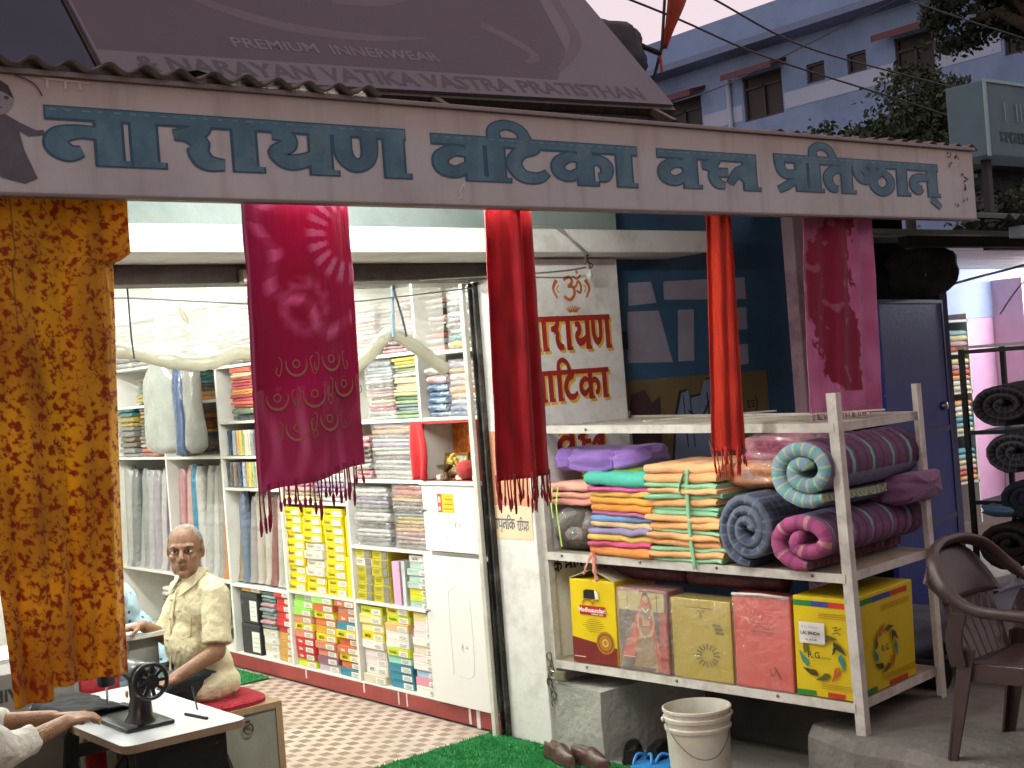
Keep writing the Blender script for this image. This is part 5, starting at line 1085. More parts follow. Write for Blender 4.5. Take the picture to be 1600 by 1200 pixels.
fl.mb.v = [(x, y - .001, z) for x, y, z in fl.mb.v]; obj('front_print', fl.mb, cs, o); obj('polythene', MB().bbox(-w_ / 2 - .003, w_ / 2 + .003, -.014, .125, 0, .37, .012), plastic_wrap('#e0dcd6', .2), o, smooth=True)
o, w_, m_ = print_box('saree_packet', 'gold saree packet in clear film beside the woman-print packet', .675, .985, .345, .11, '#c4ad48')
fl = Flat(.0004); dg = mat('#6a5c1c', .5)
fl.stroke([(-.02, .285), (-.012, .30), (.0, .285), (.012, .30), (.02, .285)], .004, 0); fl.stroke([(-.008, .265), (0, .28), (.008, .265)], .004, 0); fl.rect(-.07, .07, .308, .311, 0)
for k in range(3): fl.rect(.06 + .008 * k, .10 + .008 * k, .235 - .016 * k, .247 - .016 * k, 0)
for k in range(16): a = k / 16 * 6.283; fl.stroke([(.03 + .03 * math.cos(a), .11 + .026 * math.sin(a)), (.03 + .06 * math.cos(a), .11 + .05 * math.sin(a))], .006, 0, sm=False)
fl.mb.v = [(x, y - .001, z) for x, y, z in fl.mb.v]; obj('front_print', fl.mb, [dg], o); obj('polythene', MB().bbox(-w_ / 2 - .004, w_ / 2 + .004, -.016, .115, 0, .35, .014), plastic_wrap('#e6e0c8', .12), o, smooth=True)
o, w_, m_ = print_box('saree_packet', 'coral red flat packet between gold packet and leaf-print carton', .993, 1.272, .385, .1, '#c04a42')
fl = Flat(.0004); fl.rect(-.05, .05, .27, .272, 0); fl.rect(-.065, .06, .235, .238, 0); fl.rect(-.05, .045, .225, .227, 0); fl.stroke([(-.04, .245), (-.01, .258), (.03, .25), (.055, .262)], .004, 0); fl.stroke([(.05, .10), (.08, .05)], .008, 0); fl.stroke([(.03, .09), (.04, .06), (.06, .09)], .004, 0)
fl.mb.v = [(x, y - .001, z) for x, y, z in fl.mb.v]; obj('front_print', fl.mb, [mat('#7d2320', .5)], o); mb = MB(); mb.tube([(-w_ / 2, -.004, .384), (0, -.006, .39), (w_ / 2, -.004, .384)], .007, 6); obj('top_fold', mb, mat('#c9c2ba', .4), o, smooth=True); obj('polythene', MB().bbox(-w_ / 2 - .003, w_ / 2 + .003, -.012, .105, 0, .385, .01), plastic_wrap('#e6d8d4', .1), o, smooth=True)
o, w_, m_ = print_box('leaf_carton', 'big yellow carton with leaf ring print and white label at the rack corner', 1.278, 1.54, .40, .52, '#d3b90a')
leafc = [mat('#b5561c', .5), mat('#5a5520', .5), mat('#2f7d78', .5), mat('#3c3a18', .5), mat('#1f7a30', .45), mat('#34408f', .45), mat('#c2301c', .45), mat('#dcdad4', .5), mat('#2a2622', .5), mat('#b58a12', .5)]
def leaf(fl, cx, cz, a, c, k=1.):
    dx, dz = math.cos(a), math.sin(a); L_ = .036 * k
    fl.stroke([(cx - dx * L_, cz - dz * L_), (cx, cz), (cx + dx * L_ * .5 - dz * .004, cz + dz * L_ * .5 + dx * .004), (cx + dx * L_ * .95, cz + dz * L_ * .95)], [.002, .02 * k, .024 * k, .006], c)
def leaf_face(w2, label_):
    fl = Flat(.0004)
    fl.rect(-w2 + .002, -w2 * .35, .362, .384, 4); fl.rect(-w2 * .35, w2 * .25, .362, .384, 5); fl.rect(w2 * .25, w2 * .8, .362, .384, 6)
    fl.rect(-w2 + .002, -w2 * .3, .006, .026, 4); fl.rect(w2 * .1, w2 * .7, .006, .026, 6)
    for k in range(3): fl.rect(-w2 * .1, w2 * .85, .335 - k * .008, .338 - k * .008, 9); fl.rect(-w2 * .1, w2 * .95, .055 - k * .008, .058 - k * .008, 9)
    R_ = .088
    for i in range(9): a = 1.9 + i * 2 * math.pi / 9; leaf(fl, R_ * math.cos(a), .165 + R_ * .95 * math.sin(a), a + 1.9, [0, 1, 2, 3, 1, 0, 2, 3, 1][i])
    leaf(fl, .052, .192, 1.0, 3, .5)
    if label_:
        fl.rect(-.10, .015, .215, .30, 7); fl.stroke([(.05, .285), (.07, .29), (.06, .275), (.09, .287)], .003, 8); fl.stroke([(.05, .262), (.07, .268), (.085, .26)], .003, 8)
    return fl
fl = leaf_face(w_ / 2, True); fl.mb.v = [(x, y - .001, z) for x, y, z in fl.mb.v]; obj('front_print', fl.mb, leafc, o)
ink = leafc[8]
put_text('R.G.', .036, ink, o, (-.028, -.02, .172), .0006); put_text('fashion', .014, ink, o, (.025, -.02, .166)); put_text('R.G. fashion', .015, mat('#8a8a86', .5), o, (-.045, -.02, .283)); put_text('LAL BINDIA', .017, ink, o, (-.043, -.02, .258), .0007); put_text('116, 4512-78', .010, ink, o, (-.043, -.02, .232), .0003)
fl = leaf_face(.26, False); fl.mb.v = [(w_ / 2 + .001 - y, x + .26, z) for x, y, z in fl.mb.v]; obj('side_print', fl.mb, leafc, o)
q = put_text('R.G.', .036, ink, o, (w_ / 2 + .02, .23, .172), .0006, rot=(R(90), 0, R(90)))
for sg, nm in ((.32, 'nearer the yellow carton'), (.82, 'nearer the leaf-print carton')):
    o = rt('dark_cloth_roll', f'long maroon speckled cloth roll above the packets, {nm}', 'cloth roll', sg + .12, .16, ZB + .37); o.rotation_euler = (0, TILT, RA)
    mb = MB(); mb.tube([(-.24 + .06 * i, 0, .045) for i in range(9)], [.04 + .004 * nz2(i, sg * 9) for i in range(9)], 14); obj('roll', mb, mat('#4a1c26', .6, .5, 60, .4, 60), o, smooth=True)

mb = MB(); mb.tube(cat_rom([(.30, -.03, .02), (.285, -.045, -.02), (.27, -.05, -.055), (.262, -.05, -.075)], 4), [.006, .009, .012, .010] * 3 + [.008], 6, flat=.5); mb.tube(cat_rom([(.31, -.03, .02), (.325, -.05, -.03), (.335, -.055, -.07), (.345, -.055, -.10)], 4), [.006, .009, .012, .010] * 3 + [.008], 6, flat=.5); mb.ell((.305, -.035, .012), (.016, .012, .014), 8, 6)
o = obj('ribbon_knot', mb, fabric('#c98474'), None, smooth=True); o.location = rk(0, 0, ZM - .008); o.rotation_euler = (0, TILT, RA); tag(o, 'salmon ribbon knot dangling over the middle shelf edge below the turquoise pile', 'ribbon')
for k, (s0, s1, z0, z1) in enumerate(((.50, .62, 1.36, 1.14), (.46, .72, 1.16, 1.42))):
    mb = MB(); mb.tube(cat_rom([rk(s0, .66, z0), rk((s0 + s1) / 2, .62, (z0 + z1) / 2 - .03), rk(s1, .66, z1)], 5), .003, 5); solo('loose_cord', mb, mat('#a9a79c', .6), ['thin pale cord dangling behind the turquoise pile', 'thin pale cord slanting up behind the orange towel pile'][k], 'cord')
# ---------------------------------------------------------------- people
def blob(mb, name, m_, parent, voxel=.007, smooth=6, world=True):
    me = mb.mesh(name, m_, True, parent.location if world else (0, 0, 0))
    o = bpy.data.objects.new(name, me)
    md = o.modifiers.new('r', 'REMESH'); md.mode = 'VOXEL'; md.voxel_size = voxel; md.use_smooth_shade = True
    sm = o.modifiers.new('s', 'SMOOTH'); sm.iterations = smooth; sm.factor = .5
    me2 = baked(o); COL.objects.link(o)
    o.modifiers.clear(); o.data = me2; bpy.data.meshes.remove(me); o.parent = parent; return o
def capsule(mb, a, b, ra, rb, n=12):
    a, b = Vector(a), Vector(b); d = (b - a); k = []; r = []
    L_ = d.length; d.normalize()
    for i in range(5): t = math.pi / 2 * (1 - i / 4); k.append(a - d * ra * math.sin(t)); r.append(max(.0008, ra * math.cos(t)))
    for i in range(5): t = math.pi / 2 * i / 4; k.append(b + d * rb * math.sin(t)); r.append(max(.0008, rb * math.cos(t)))
    mb.tube(k, r, n)
def hand(mb, w_, d, pn, th, size=1., curl=.5):
    """palm from wrist w_ along d, palm normal pn, thumb side th; four curled fingers and a thumb"""
    d, pn, th = Vector(d).normalized(), Vector(pn).normalized(), Vector(th).normalized(); w_ = Vector(w_); s = size
    capsule(mb, w_ + th * .018 * s, w_ + d * .075 * s + th * .028 * s, .016 * s, .014 * s, 8); capsule(mb, w_ - th * .016 * s, w_ + d * .07 * s - th * .03 * s, .016 * s, .013 * s, 8); capsule(mb, w_, w_ + d * .078 * s, .018 * s, .015 * s, 8)
    for k, (off, L_) in enumerate(((.030, .070), (.010, .080), (-.011, .074), (-.031, .058))):
        p = w_ + d * .08 * s + th * off * s; dd = d.copy(); r = .0088 * s
        for j in range(3):
            dd = (dd + pn * curl * (.55 + .3 * j)).normalized(); q = p + dd * L_ * s * (.45, .32, .23)[j]; capsule(mb, p, q, r, r * .93, 7); p = q; r *= .92
    p = w_ + d * .022 * s + th * .03 * s; q = p + (d * .6 + th * .7 + pn * .35).normalized() * .042 * s; capsule(mb, p, q, .012 * s, .0105 * s, 7); capsule(mb, q, q + (d * .9 + pn * .5 + th * .15).normalized() * .032 * s, .0105 * s, .009 * s, 7)
def head_into(mb, c, hf, up=(0, 0, 1), s=1.):
    hf = Vector(hf).normalized(); hl = Vector(up).cross(hf).normalized(); hu = hf.cross(hl).normalized()
    Rm = Matrix((hf, hl, hu)).transposed(); c = Vector(c)
    def P(f, l, u): return c + (hf * f + hl * l + hu * u) * s
    def E(f, l, u, a, b, d, nu=18, nv=12): mb.ell(P(f, l, u), (a * s, b * s, d * s), nu, nv, 0, Rm)
    E(-.012, 0, .030, .094, .075, .082); E(.02, 0, -.045, .068, .064, .074); E(.0, 0, -.03, .08, .066, .07)
    for g in (-1, 1):
        E(.052, g * .040, -.026, .030, .024, .024); E(.070, g * .028, .024, .020, .026, .011); E(-.012, g * .074, -.008, .020, .009, .032); E(-.004, g * .078, -.002, .016, .006, .024)
        E(.093, g * .0145, -.034, .012, .010, .009); E(.04, g * .040, -.072, .025, .016, .03)
    E(.074, 0, .022, .018, .030, .014); capsule(mb, P(.082, 0, .012), P(.107, 0, -.026), .010 * s, .0135 * s, 10)
    E(.076, 0, -.056, .016, .030, .022); E(.088, 0, -.0535, .009, .024, .0055); E(.086, 0, -.0665, .009, .021, .006); E(.068, 0, -.098, .022, .026, .019)
    return P, Rm
def head_details(parent, P, Rm, s, hair, browc, lipc):
    wh, ir = mat('#d8d2c8', .25, .05), mat('#150d08', .2, .05)
    for g in (-1, 1):
        mb = MB(); mb.ell(P(.074, g * .031, .004), (.0125 * s, .0155 * s, .0085 * s), 12, 8, 0, Rm); mb2 = MB(); mb2.ell(P(.0845, g * .030, .004), (.0045 * s, .0068 * s, .0066 * s), 10, 6, 0, Rm)
        e = obj('eye', mb, wh, parent, world=True, smooth=True); i_ = obj('iris', mb2, ir, None); i_.data.transform(Matrix.Translation(-parent.location)); i_.parent = e
        mb = MB(); pts = [P(.085 - .012 * abs(k) / 3 if g * k > 0 else .087, g * (.031 + .007 * k * g * g), .0235 + (.003 if abs(k) < 2 else -.001)) for k in (-3, -2, -1, 0, 1, 2, 3)]; mb.tube(pts, [.0018, .0035, .004, .004, .004, .003, .0015], 6); obj('eyebrow', mb, mat(browc, .9, .3, 60), parent, world=True)
        mb = MB(); mb.tube([P(.081, g * .016, .004), P(.0875, g * .024, .0105), P(.086, g * .034, .0115), P(.077, g * .046, .004)], .0025, 6); obj('eyelid', mb, mat('#5a3423', .6, .1), parent, world=True, smooth=True)
    mb = MB(); mb.tube([P(.082, -.024, -.0615), P(.0945, -.010, -.0595), P(.0955, 0, -.0605), P(.0945, .010, -.0595), P(.082, .024, -.0615)], [.001, .0026, .003, .0026, .001], 6); obj('mouth_line', mb, mat(lipc, .6, .1), parent, world=True)
    if hair:
        bm = bmesh.new(); bmesh.ops.create_uvsphere(bm, u_segments=40, v_segments=28, radius=1)
        def keep(f):
            c = f.calc_center_median(); return (c.x < .02 + .45 * (c.z > .45) or (c.x < .42 and abs(c.y) > .78)) and c.z > -.52 and not (c.z < .1 and c.x > .1)
        bmesh.ops.delete(bm, geom=[f for f in bm.faces if not keep(f)], context='FACES')
        for v in bm.verts:
            q = 1 + .025 * noise.noise(v.co * 9); v.co = Vector(P(-.014, 0, .029)) + Rm @ Vector((v.co.x * .0965 * s * q, v.co.y * .0775 * s * q, v.co.z * .0845 * s * q)) - parent.location
        me = bpy.data.meshes.new('hair'); bm.to_mesh(me); bm.free(); me.materials.append(hair); me.polygons.foreach_set('use_smooth', [True] * len(me.polygons)); link('hair', me, parent)
skin = mat('#8a6448', .5, .28, 26, .45, 150, stain='#70493a', stain_amt=.3, stain_scale=9)
def seated(name, label, org, yaw, shirt_m, trouser_m, head, arms, lean=.0, hair=None, head_dir=(1, 0), det=True, voxel=.007, knees=(.42, .10), scale=1., sleeve=.88):
    """org: seat point; yaw: facing direction angle in the ground plane; arms: for left/right ((elbow),(wrist),(hand dir)) in body axes forward-left-up"""
    F_ = Vector((math.cos(yaw), math.sin(yaw), 0)); L_ = Vector((-math.sin(yaw), math.cos(yaw), 0)); U_ = Vector((0, 0, 1)); O = Vector(org)
    W = lambda p: O + F_ * p[0] + L_ * p[1] + U_ * p[2]
    Rm = Matrix((F_, L_, U_)).transposed()
    t = thing(name, label, 'person', (org[0], org[1], org[2]))
    def lp(f, l, u): return W((f + lean * max(0, u - .1) / .4, l, u))
    body, shirt, tr = MB(), MB(), MB()
    def EL(mb, f, l, u, a, b, c, k=1.): mb.ell(lp(f, l, u), (a * k, b * k, c * k), 18, 12, 0, Rm)
    for mb, k in ((body, .90), (shirt, 1.0)):
        EL(mb, .0, 0, .12, .130, .165, .12, k); EL(mb, .03, 0, .24, .132, .162, .14, k); EL(mb, .01, 0, .385, .114, .165, .14, k)
        for g in (-1, 1): EL(mb, -.01, g * .125, .48, .062, .068, .055, k)
        EL(mb, -.01, 0, .50, .066, .115, .055, k)
    EL(shirt, -.01, 0, .055, .145, .185, .06); EL(shirt, .06, 0, .075, .12, .16, .06)
    for g in (-1, 1): EL(shirt, .02, g * .095, .06, .145, .105, .085)
    capsule(body, lp(-.01, 0, .48), W(head) + Vector((0, 0, -.06)), .058, .054)
    hf = F_ * head_dir[0] + L_ * head_dir[1]
    P, HR = head_into(body, W(head), hf, s=scale)
    for g, (el, wr, hd, pn, th) in zip((1, -1), arms):
        sh_ = lp(-.01, g * .165, .47); e, w_ = W(el), W(wr)
        capsule(body, sh_, e, .046, .038); capsule(body, e, w_, .038, .026); mid = sh_.lerp(e, sleeve)
        shirt.tube([sh_ + (sh_ - e).normalized() * .03, sh_, sh_.lerp(e, .3), mid], [.04, .060, .060, .066], 14)
        if sleeve > .95: shirt.tube([sh_.lerp(e, .9), e, e.lerp(w_, .45)], [.058, .058, .05], 14)
        hand(body, w_, F_ * hd[0] + L_ * hd[1] + U_ * hd[2], F_ * pn[0] + L_ * pn[1] + U_ * pn[2], F_ * th[0] + L_ * th[1] + U_ * th[2])
    for g in (-1, 1):
        hp, kn, an = W((.02, g * .095, .075)), W((knees[0], g * knees[1], .085)), W((knees[0] + .03, g * (knees[1] + .01), -org[2] + .09))
        capsule(tr, hp, kn, .088, .066); capsule(tr, kn, an, .064, .05); capsule(body, kn, an, .05, .035); capsule(body, an, an + F_ * .12 + Vector((0, 0, -.05)), .036, .03)
    tr.ell(W((.0, 0, .085)), (.14, .17, .085), 16, 10, 0, Rm)
    capsule(body, W((.02, 0, .1)), W((.02, .09, .09)), .08, .07); capsule(body, W((.02, 0, .1)), W((.02, -.09, .09)), .08, .07)
    for g in (-1, 1): capsule(body, W((.02, g * .09, .08)), W((knees[0], g * knees[1], .08)), .07, .05)
    b = blob(body, 'body', skin, t, voxel * .8, 3); s_ = blob(shirt, 'shirt', shirt_m, t, voxel, 8); blob(tr, 'trousers', trouser_m, t, voxel, 6)
    # creases in the shirt
    import numpy as np
    me_ = s_.data; nv_ = len(me_.vertices); co_ = np.empty(nv_ * 3, 'f'); no_ = np.empty(nv_ * 3, 'f'); me_.vertices.foreach_get('co', co_); me_.vertex_normals.foreach_get('vector', no_); co_ = co_.reshape(-1, 3); no_ = no_.reshape(-1, 3)
    for i_ in range(nv_):
        c = Vector(co_[i_]); q = noise.noise((c.x * 9, c.y * 9, c.z * 16)) * .007 + noise.noise((c.x * 24 + c.z * 16, c.y * 24, c.z * 22)) * .0045 + noise.noise((c.x * 50, c.y * 50 + c.z * 30, c.z * 18)) * .0025
        co_[i_] += no_[i_] * q
    me_.vertices.foreach_set('co', co_.ravel()); me_.update()
    if det: head_details(t, P, HR, scale, hair, '#6f6258', '#4a2820')
    return t, W, lp, P
def shirt_mat(col, fn=None): return mat(col, .85, .14, 12, .75, 34, trans=.08, sheen=.1)
cream = shirt_mat('#dcd2ac')
man, W, lp, P = seated('person', 'seated elderly person in cream half-sleeved shirt on the red mat, face turned to the street', (2.59, 5.65, .425), math.pi, cream, fabric('#33424a'), (.045, .005, .652),
    (((.045, .245, .225), (.26, .275, .155), (.9, -.1, -.15), (0, -.3, -1), (.2, -1, .2)), ((.08, -.18, .25), (.21, -.14, .330), (.9, .1, -.02), (0, .1, -1), (.2, 1, .1))), hair=mat('#948d84', .95, .35, 70, .6, 180, stain='#5a4436', stain_amt=.6, stain_scale=40), head_dir=(.58, .81), voxel=.0065)
# collar, placket, pocket, buttons
def sp(f, l, u): return lp(f, l, u)
for g in (-1, 1):
    mb = MB(); mb.add([lp(.01, g * .055, .575), lp(.075, g * .016, .525), lp(.112, g * .052, .455), lp(.06, g * .098, .50), lp(-.03, g * .072, .562)], [(0, 1, 2, 3, 4)] if g < 0 else [(4, 3, 2, 1, 0)])
    q = obj('collar', mb, cream, man, world=True); q.modifiers.new('t', 'SOLIDIFY').thickness = .006
mb = MB(); mb.tube(cat_rom([lp(.100, 0, .48), lp(.122, 0, .40), lp(.150, 0, .28), lp(.152, 0, .18), lp(.165, 0, .08)], 4), .011, 6, flat=.35); obj('placket', mb, cream, man, world=True, smooth=True)
for u, f in ((.44, .124), (.36, .140), (.27, .160), (.18, .163)): mb = MB(); mb.ell(lp(f, 0, u), (.004, .005, .005), 8, 6); obj('button', mb, mat('#a89a78', .4), man, world=True)
mb = MB(); mb.tube([lp(.115, .04, .40), lp(.085, .112, .395), lp(.100, .115, .29), lp(.128, .08, .275), lp(.140, .04, .29)], .0028, 5); mb.tube([lp(.117, .04, .395), lp(.087, .112, .39)], .004, 5); obj('pocket_seam', mb, mat('#a8976a', .9), man, world=True)
pat = mat('#9fc0cf', .85, .08, 9, .3, 120, stain='#3c5a70', stain_amt=.0)
def dotted():
    mt = bpy.data.materials.new('dotted_shirt'); mt.use_nodes = True; N = mt.node_tree.nodes; L = mt.node_tree.links; b = N['Principled BSDF']; b.inputs['Roughness'].default_value = .85
    tc = N.new('ShaderNodeTexCoord'); vo = N.new('ShaderNodeTexVoronoi'); vo.inputs['Scale'].default_value = 24; vo.inputs['Randomness'].default_value = .35; L.new(tc.outputs['Object'], vo.inputs['Vector'])
    lt = N.new('ShaderNodeMath'); lt.operation = 'LESS_THAN'; lt.inputs[1].default_value = .2; L.new(vo.outputs['Distance'], lt.inputs[0]); mx = N.new('ShaderNodeMix'); mx.data_type = 'RGBA'; mx.inputs[6].default_value = (*lin('#a6c4d0'), 1); mx.inputs[7].default_value = (*lin('#35556c'), 1); L.new(lt.outputs[0], mx.inputs[0]); L.new(mx.outputs[2], b.inputs['Base Color']); return mt
seated('person', 'person in pale blue dotted shirt mostly hidden behind the yellow cloth', (2.70, 6.46, .36), R(170), dotted(), fabric('#2c3038'), (.30, .0, .60), (((.30, .20, .26), (.46, .12, .34), (.9, -.2, 0), (0, 0, -1), (.1, -1, 0)), ((.30, -.20, .26), (.46, -.12, .34), (.9, .2, 0), (0, 0, -1), (.1, 1, 0))), lean=.22, hair=mat('#15110e', .8, .3, 60, .5, 120), voxel=.009)
seated('person', 'person in white shirt sewing at the machine at the picture edge', (.98, 4.80, .40), R(-4), shirt_mat('#c9c6bb'), fabric('#14151a'), (.20, -.02, .68), (((.38, .17, .26), (.63, .00, .262), (.9, -.35, -.02), (0, -.2, -1), (.2, -1, .1)), ((.42, -.19, .22), (.65, -.08, .255), (.9, .3, .02), (0, .3, -1), (.2, 1, .1))), lean=.12, hair=mat('#15110e', .8, .3, 60, .5, 120), voxel=.008, knees=(.40, .13), sleeve=1.)
# ring on the tailor's finger is a thing worn; tailor's stool and helper's stool
for x, y, h, nm in ((.96, 4.80, .39, 'under the person in the white shirt'), (2.70, 6.46, .35, 'under the person in the dotted shirt')):
    st = thing('stool', f'low wooden stool {nm}', 'stool', (x, y, 0)); wd = mat('#6a4a30', .6, .25, 8, .2, 40)
    obj('seat', MB().bbox(-.17, .17, -.17, .17, h - .03, h, .006), wd, st)
    for a in (-1, 1):
        for b_ in (-1, 1): obj('leg', MB().box(a * .14 - .018, a * .14 + .018, b_ * .14 - .018, b_ * .14 + .018, 0, h - .0305), wd, st)

# ---------------------------------------------------------------- sewing table and machine
tb = thing('sewing_table', 'white-topped treadle sewing table with black iron stand', 'table', (1.96, 4.93, 0))
mb = MB(); pts = []
for cx, cy, a0 in ((2.15, 4.48, -90), (2.15, 5.38, 0), (1.77, 5.38, 90), (1.77, 4.48, 180)):
    for k in range(5): a = R(a0 + 22.5 * k); pts.append((cx + .04 * math.cos(a), cy + .04 * math.sin(a)))
n = len(pts); mb.add([(x, y, .552) for x, y in pts] + [(x, y, .5795) for x, y in pts], [tuple(range(n))[::-1]] + [(i, (i + 1) % n, n + (i + 1) % n, n + i) for i in range(n)], 1); mb.add([(x, y, .58) for x, y in pts], [tuple(range(n))], 0)
obj('table_top', mb, [mat('#d6dadc', .25, .05, 5, coat=.3), mat('#77644e', .5, .2, 10)], tb, world=True)
iron = mat('#14130f', .45, .3, 12, .3, 40, metal=.4)
for y in (4.58, 5.28):
    mb = MB(); mb.beam((1.80, y, 0), (1.86, y, .55), .03, .05); mb.beam((2.12, y, 0), (2.06, y, .55), .03, .05); mb.beam((1.84, y, .40), (2.08, y, .40), .02, .05); mb.beam((1.83, y, .1), (2.09, y, .35), .02, .03); mb.beam((2.09, y, .1), (1.83, y, .35), .02, .03); mb.box(1.80, 2.12, y - .02, y + .02, 0, .03); obj('iron_frame', mb, iron, tb, world=True)
obj('cross_brace', MB().beam((1.96, 4.60, .25), (1.96, 5.26, .25), .03, .04), iron, tb, world=True); obj('treadle', MB().box(1.82, 2.10, 4.75, 5.10, .08, .095), iron, tb, world=True)
obj('dark_apron', MB().box(1.79, 2.13, 4.50, 4.51, .36, .551), iron, tb, world=True)
mb = MB(); mb.tube([(2.14 + .0 * k, 4.62 + .13 * math.cos(k / 24 * 6.2832), .34 + .13 * math.sin(k / 24 * 6.2832)) for k in range(25)], .012, 6); mb.beam((2.14, 4.5, .34), (2.14, 4.74, .34), .012, .02); mb.beam((2.14, 4.62, .22), (2.14, 4.62, .46), .012, .02, (1, 0, 0)); obj('drive_wheel', mb, iron, tb, world=True, smooth=40)
ms = thing('sewing_machine', 'black cast-iron sewing machine with spoked hand wheel on the white table', 'sewing machine', (1.90, 4.97, .5805), RZ)
blk2 = mat('#0c0c0d', .38, .2, 8, coat=.15); chrome = mat('#b9bbbd', .2, .1, metal=1.)
mb = MB(); mb.bbox(-.10, .36, -.09, .09, 0, .016, .006); obj('bed_plate', mb, blk2, ms, smooth=40)
mb = MB(); secs = [(.265, .016, .07, .055), (.27, .04, .055, .042), (.28, .10, .045, .036), (.285, .16, .05, .04), (.285, .21, .052, .042)]
o_ = []
for x, z, rx, ry in secs:
    for k in range(16): a = k / 16 * 6.2832; o_.append((x + rx * math.cos(a), ry * math.sin(a), z))
mb.add(o_, [(i * 16 + k, i * 16 + (k + 1) % 16, (i + 1) * 16 + (k + 1) % 16, (i + 1) * 16 + k) for i in range(4) for k in range(16)] + [tuple(64 + k for k in range(16))]); obj('pillar', mb, blk2, ms, smooth=True)
mb = MB(); mb.tube([(-.05, 0, .205), (0, 0, .208), (.10, 0, .205), (.22, 0, .195), (.30, 0, .185), (.345, 0, .18)], [.026, .032, .034, .038, .05, .045], 16); obj('arm', mb, blk2, ms, smooth=True)
mb = MB(); mb.bbox(-.06, -.012, -.028, .028, .10, .232, .008); obj('needle_head', mb, blk2, ms, smooth=40)
mb = MB(); mb.tube([(-.036, 0, .10), (-.036, 0, .035)], .004, 8); mb.tube([(-.048, .004, .10), (-.048, .004, .03)], .005, 8); mb.box(-.058, -.036, -.012, .012, .024, .030); mb.tube([(-.062, 0, .17), (-.078, 0, .17)], .012, 10); obj('needle_bar', mb, chrome, ms, smooth=40)
mb = MB(); Rw = .060
mb.tube([(.385, Rw * math.cos(k / 32 * 6.2832), .172 + Rw * math.sin(k / 32 * 6.2832)) for k in range(33)], .0085, 8); mb.tube([(.34, 0, .172), (.40, 0, .172)], .026, 16)
for k in range(9): a = k / 9 * 6.2832; mb.beam((.385, .022 * math.cos(a), .172 + .022 * math.sin(a)), (.385, Rw * math.cos(a), .172 + Rw * math.sin(a)), .012, .008, (1, 0, 0))
obj('hand_wheel', mb, blk2, ms, smooth=50)
mb = MB(); mb.tube([(.20, 0, .235), (.20, 0, .285)], .0025, 6); obj('spool_pin', mb, chrome, ms); mb = MB(); mb.ell((.27, -.045, .12), (.010, .005, .014), 10, 6); obj('badge', mb, mat('#b99a4a', .3, metal=.8), ms, smooth=True)
obj('throat_plate', MB().box(-.09, .0, -.06, .06, .0165, .019), chrome, ms)
mb = MB(); mb.tube([(2.10, 4.66, .60), (2.06, 4.60, .70)], .003, 5); mb.tube([(2.07, 4.70, .584), (2.09, 4.56, .584)], .006, 6); solo('drive_belt_guide', mb, iron, 'thin black rod leaning by the sewing machine wheel', 'rod')
mb = MB(); mb.grid(lambda u, v: (1.70 + .26 * u + .02 * nz2(v * 4, 2), 4.93 + .42 * v, .596 + .022 * (1 - abs(2 * u - 1) ** 3) + .012 * nz2(u * 5, v * 6, 4) - (.06 * (1 - u / .12) if u < .12 else 0)), 22, 26)
o = solo('dark_cloth', mb, mat('#121318', .95, .3, 8, .4, 40), 'dark navy cloth being sewn, spread on the sewing table', 'cloth', smooth=True); o.modifiers.new('t', 'SOLIDIFY').thickness = .006

# chest the man sits on
ch = thing('wooden_chest', 'grey panelled wooden chest with ring handle under the seated man', 'chest', (2.42, 5.55, 0))
wood, gpan = mat('#9a7f60', .6, .2, 10, .2, 60, stain='#6d5840', stain_amt=.4), mat('#7d8075', .8, .2, 8, .25, 50)
X0, X1, Y0, Y1 = 2.04, 2.79, 5.32, 5.80
obj('panel', MB().box(X0 + .01, X1 - .01, Y0 + .01, Y1 - .01, .02, .375), gpan, ch, world=True)
mb = MB(); mb.box(X0, X1, Y0, Y1, .376, .402); obj('lid', mb, wood, ch, world=True)
for x in (X0, X1 - .03):
    for y in (Y0, Y1 - .03): obj('corner_post', MB().box(x, x + .03, y, y + .03, 0, .3755), wood, ch, world=True)
obj('bottom_rail', MB().box(X0 + .0305, X1 - .0305, Y0 + .002, Y0 + .022, .01, .035), wood, ch, world=True); obj('mid_stile', MB().box(2.43, 2.455, Y0 + .002, Y0 + .022, .036, .375), wood, ch, world=True)
mb = MB(); mb.tube([(2.62 + .022 * math.sin(k / 16 * 6.2832), Y0 - .006, .325 - .022 * math.cos(k / 16 * 6.2832) - .01) for k in range(17)], .004, 6); mb.box(2.612, 2.628, Y0 - .008, Y0 + .002, .33, .35); obj('ring_handle', mb, mat('#57503f', .4, metal=.8), ch, world=True, smooth=40)
mb = MB(); ng = 40; pts = [(2.55 + .235 * math.copysign(abs(math.cos(a)) ** .6, math.cos(a)) * (1 + .03 * math.sin(3 * a)), 5.55 + .215 * math.copysign(abs(math.sin(a)) ** .6, math.sin(a))) for a in [k / ng * 6.2832 for k in range(ng)]]
mb.add([(x, y, .4025) for x, y in pts] + [(x, y, .418) for x, y in pts] + [(2.55 + (x - 2.55) * .9, 5.55 + (y - 5.55) * .9, .426) for x, y in pts], [tuple(range(2 * ng, 3 * ng))] + [(i, (i + 1) % ng, ng + (i + 1) % ng, ng + i) for i in range(ng)] + [(ng + i, ng + (i + 1) % ng, 2 * ng + (i + 1) % ng, 2 * ng + i) for i in range(ng)])
solo('seat_mat', mb, mat('#a02430', .95, .2, 20, .9, 90), 'deep red ribbed mat on the chest under the seated man', 'mat', smooth=40)
dk = thing('counter_desk', 'small white-topped counter beside the seated man', 'desk', (2.05, 6.05, 0))
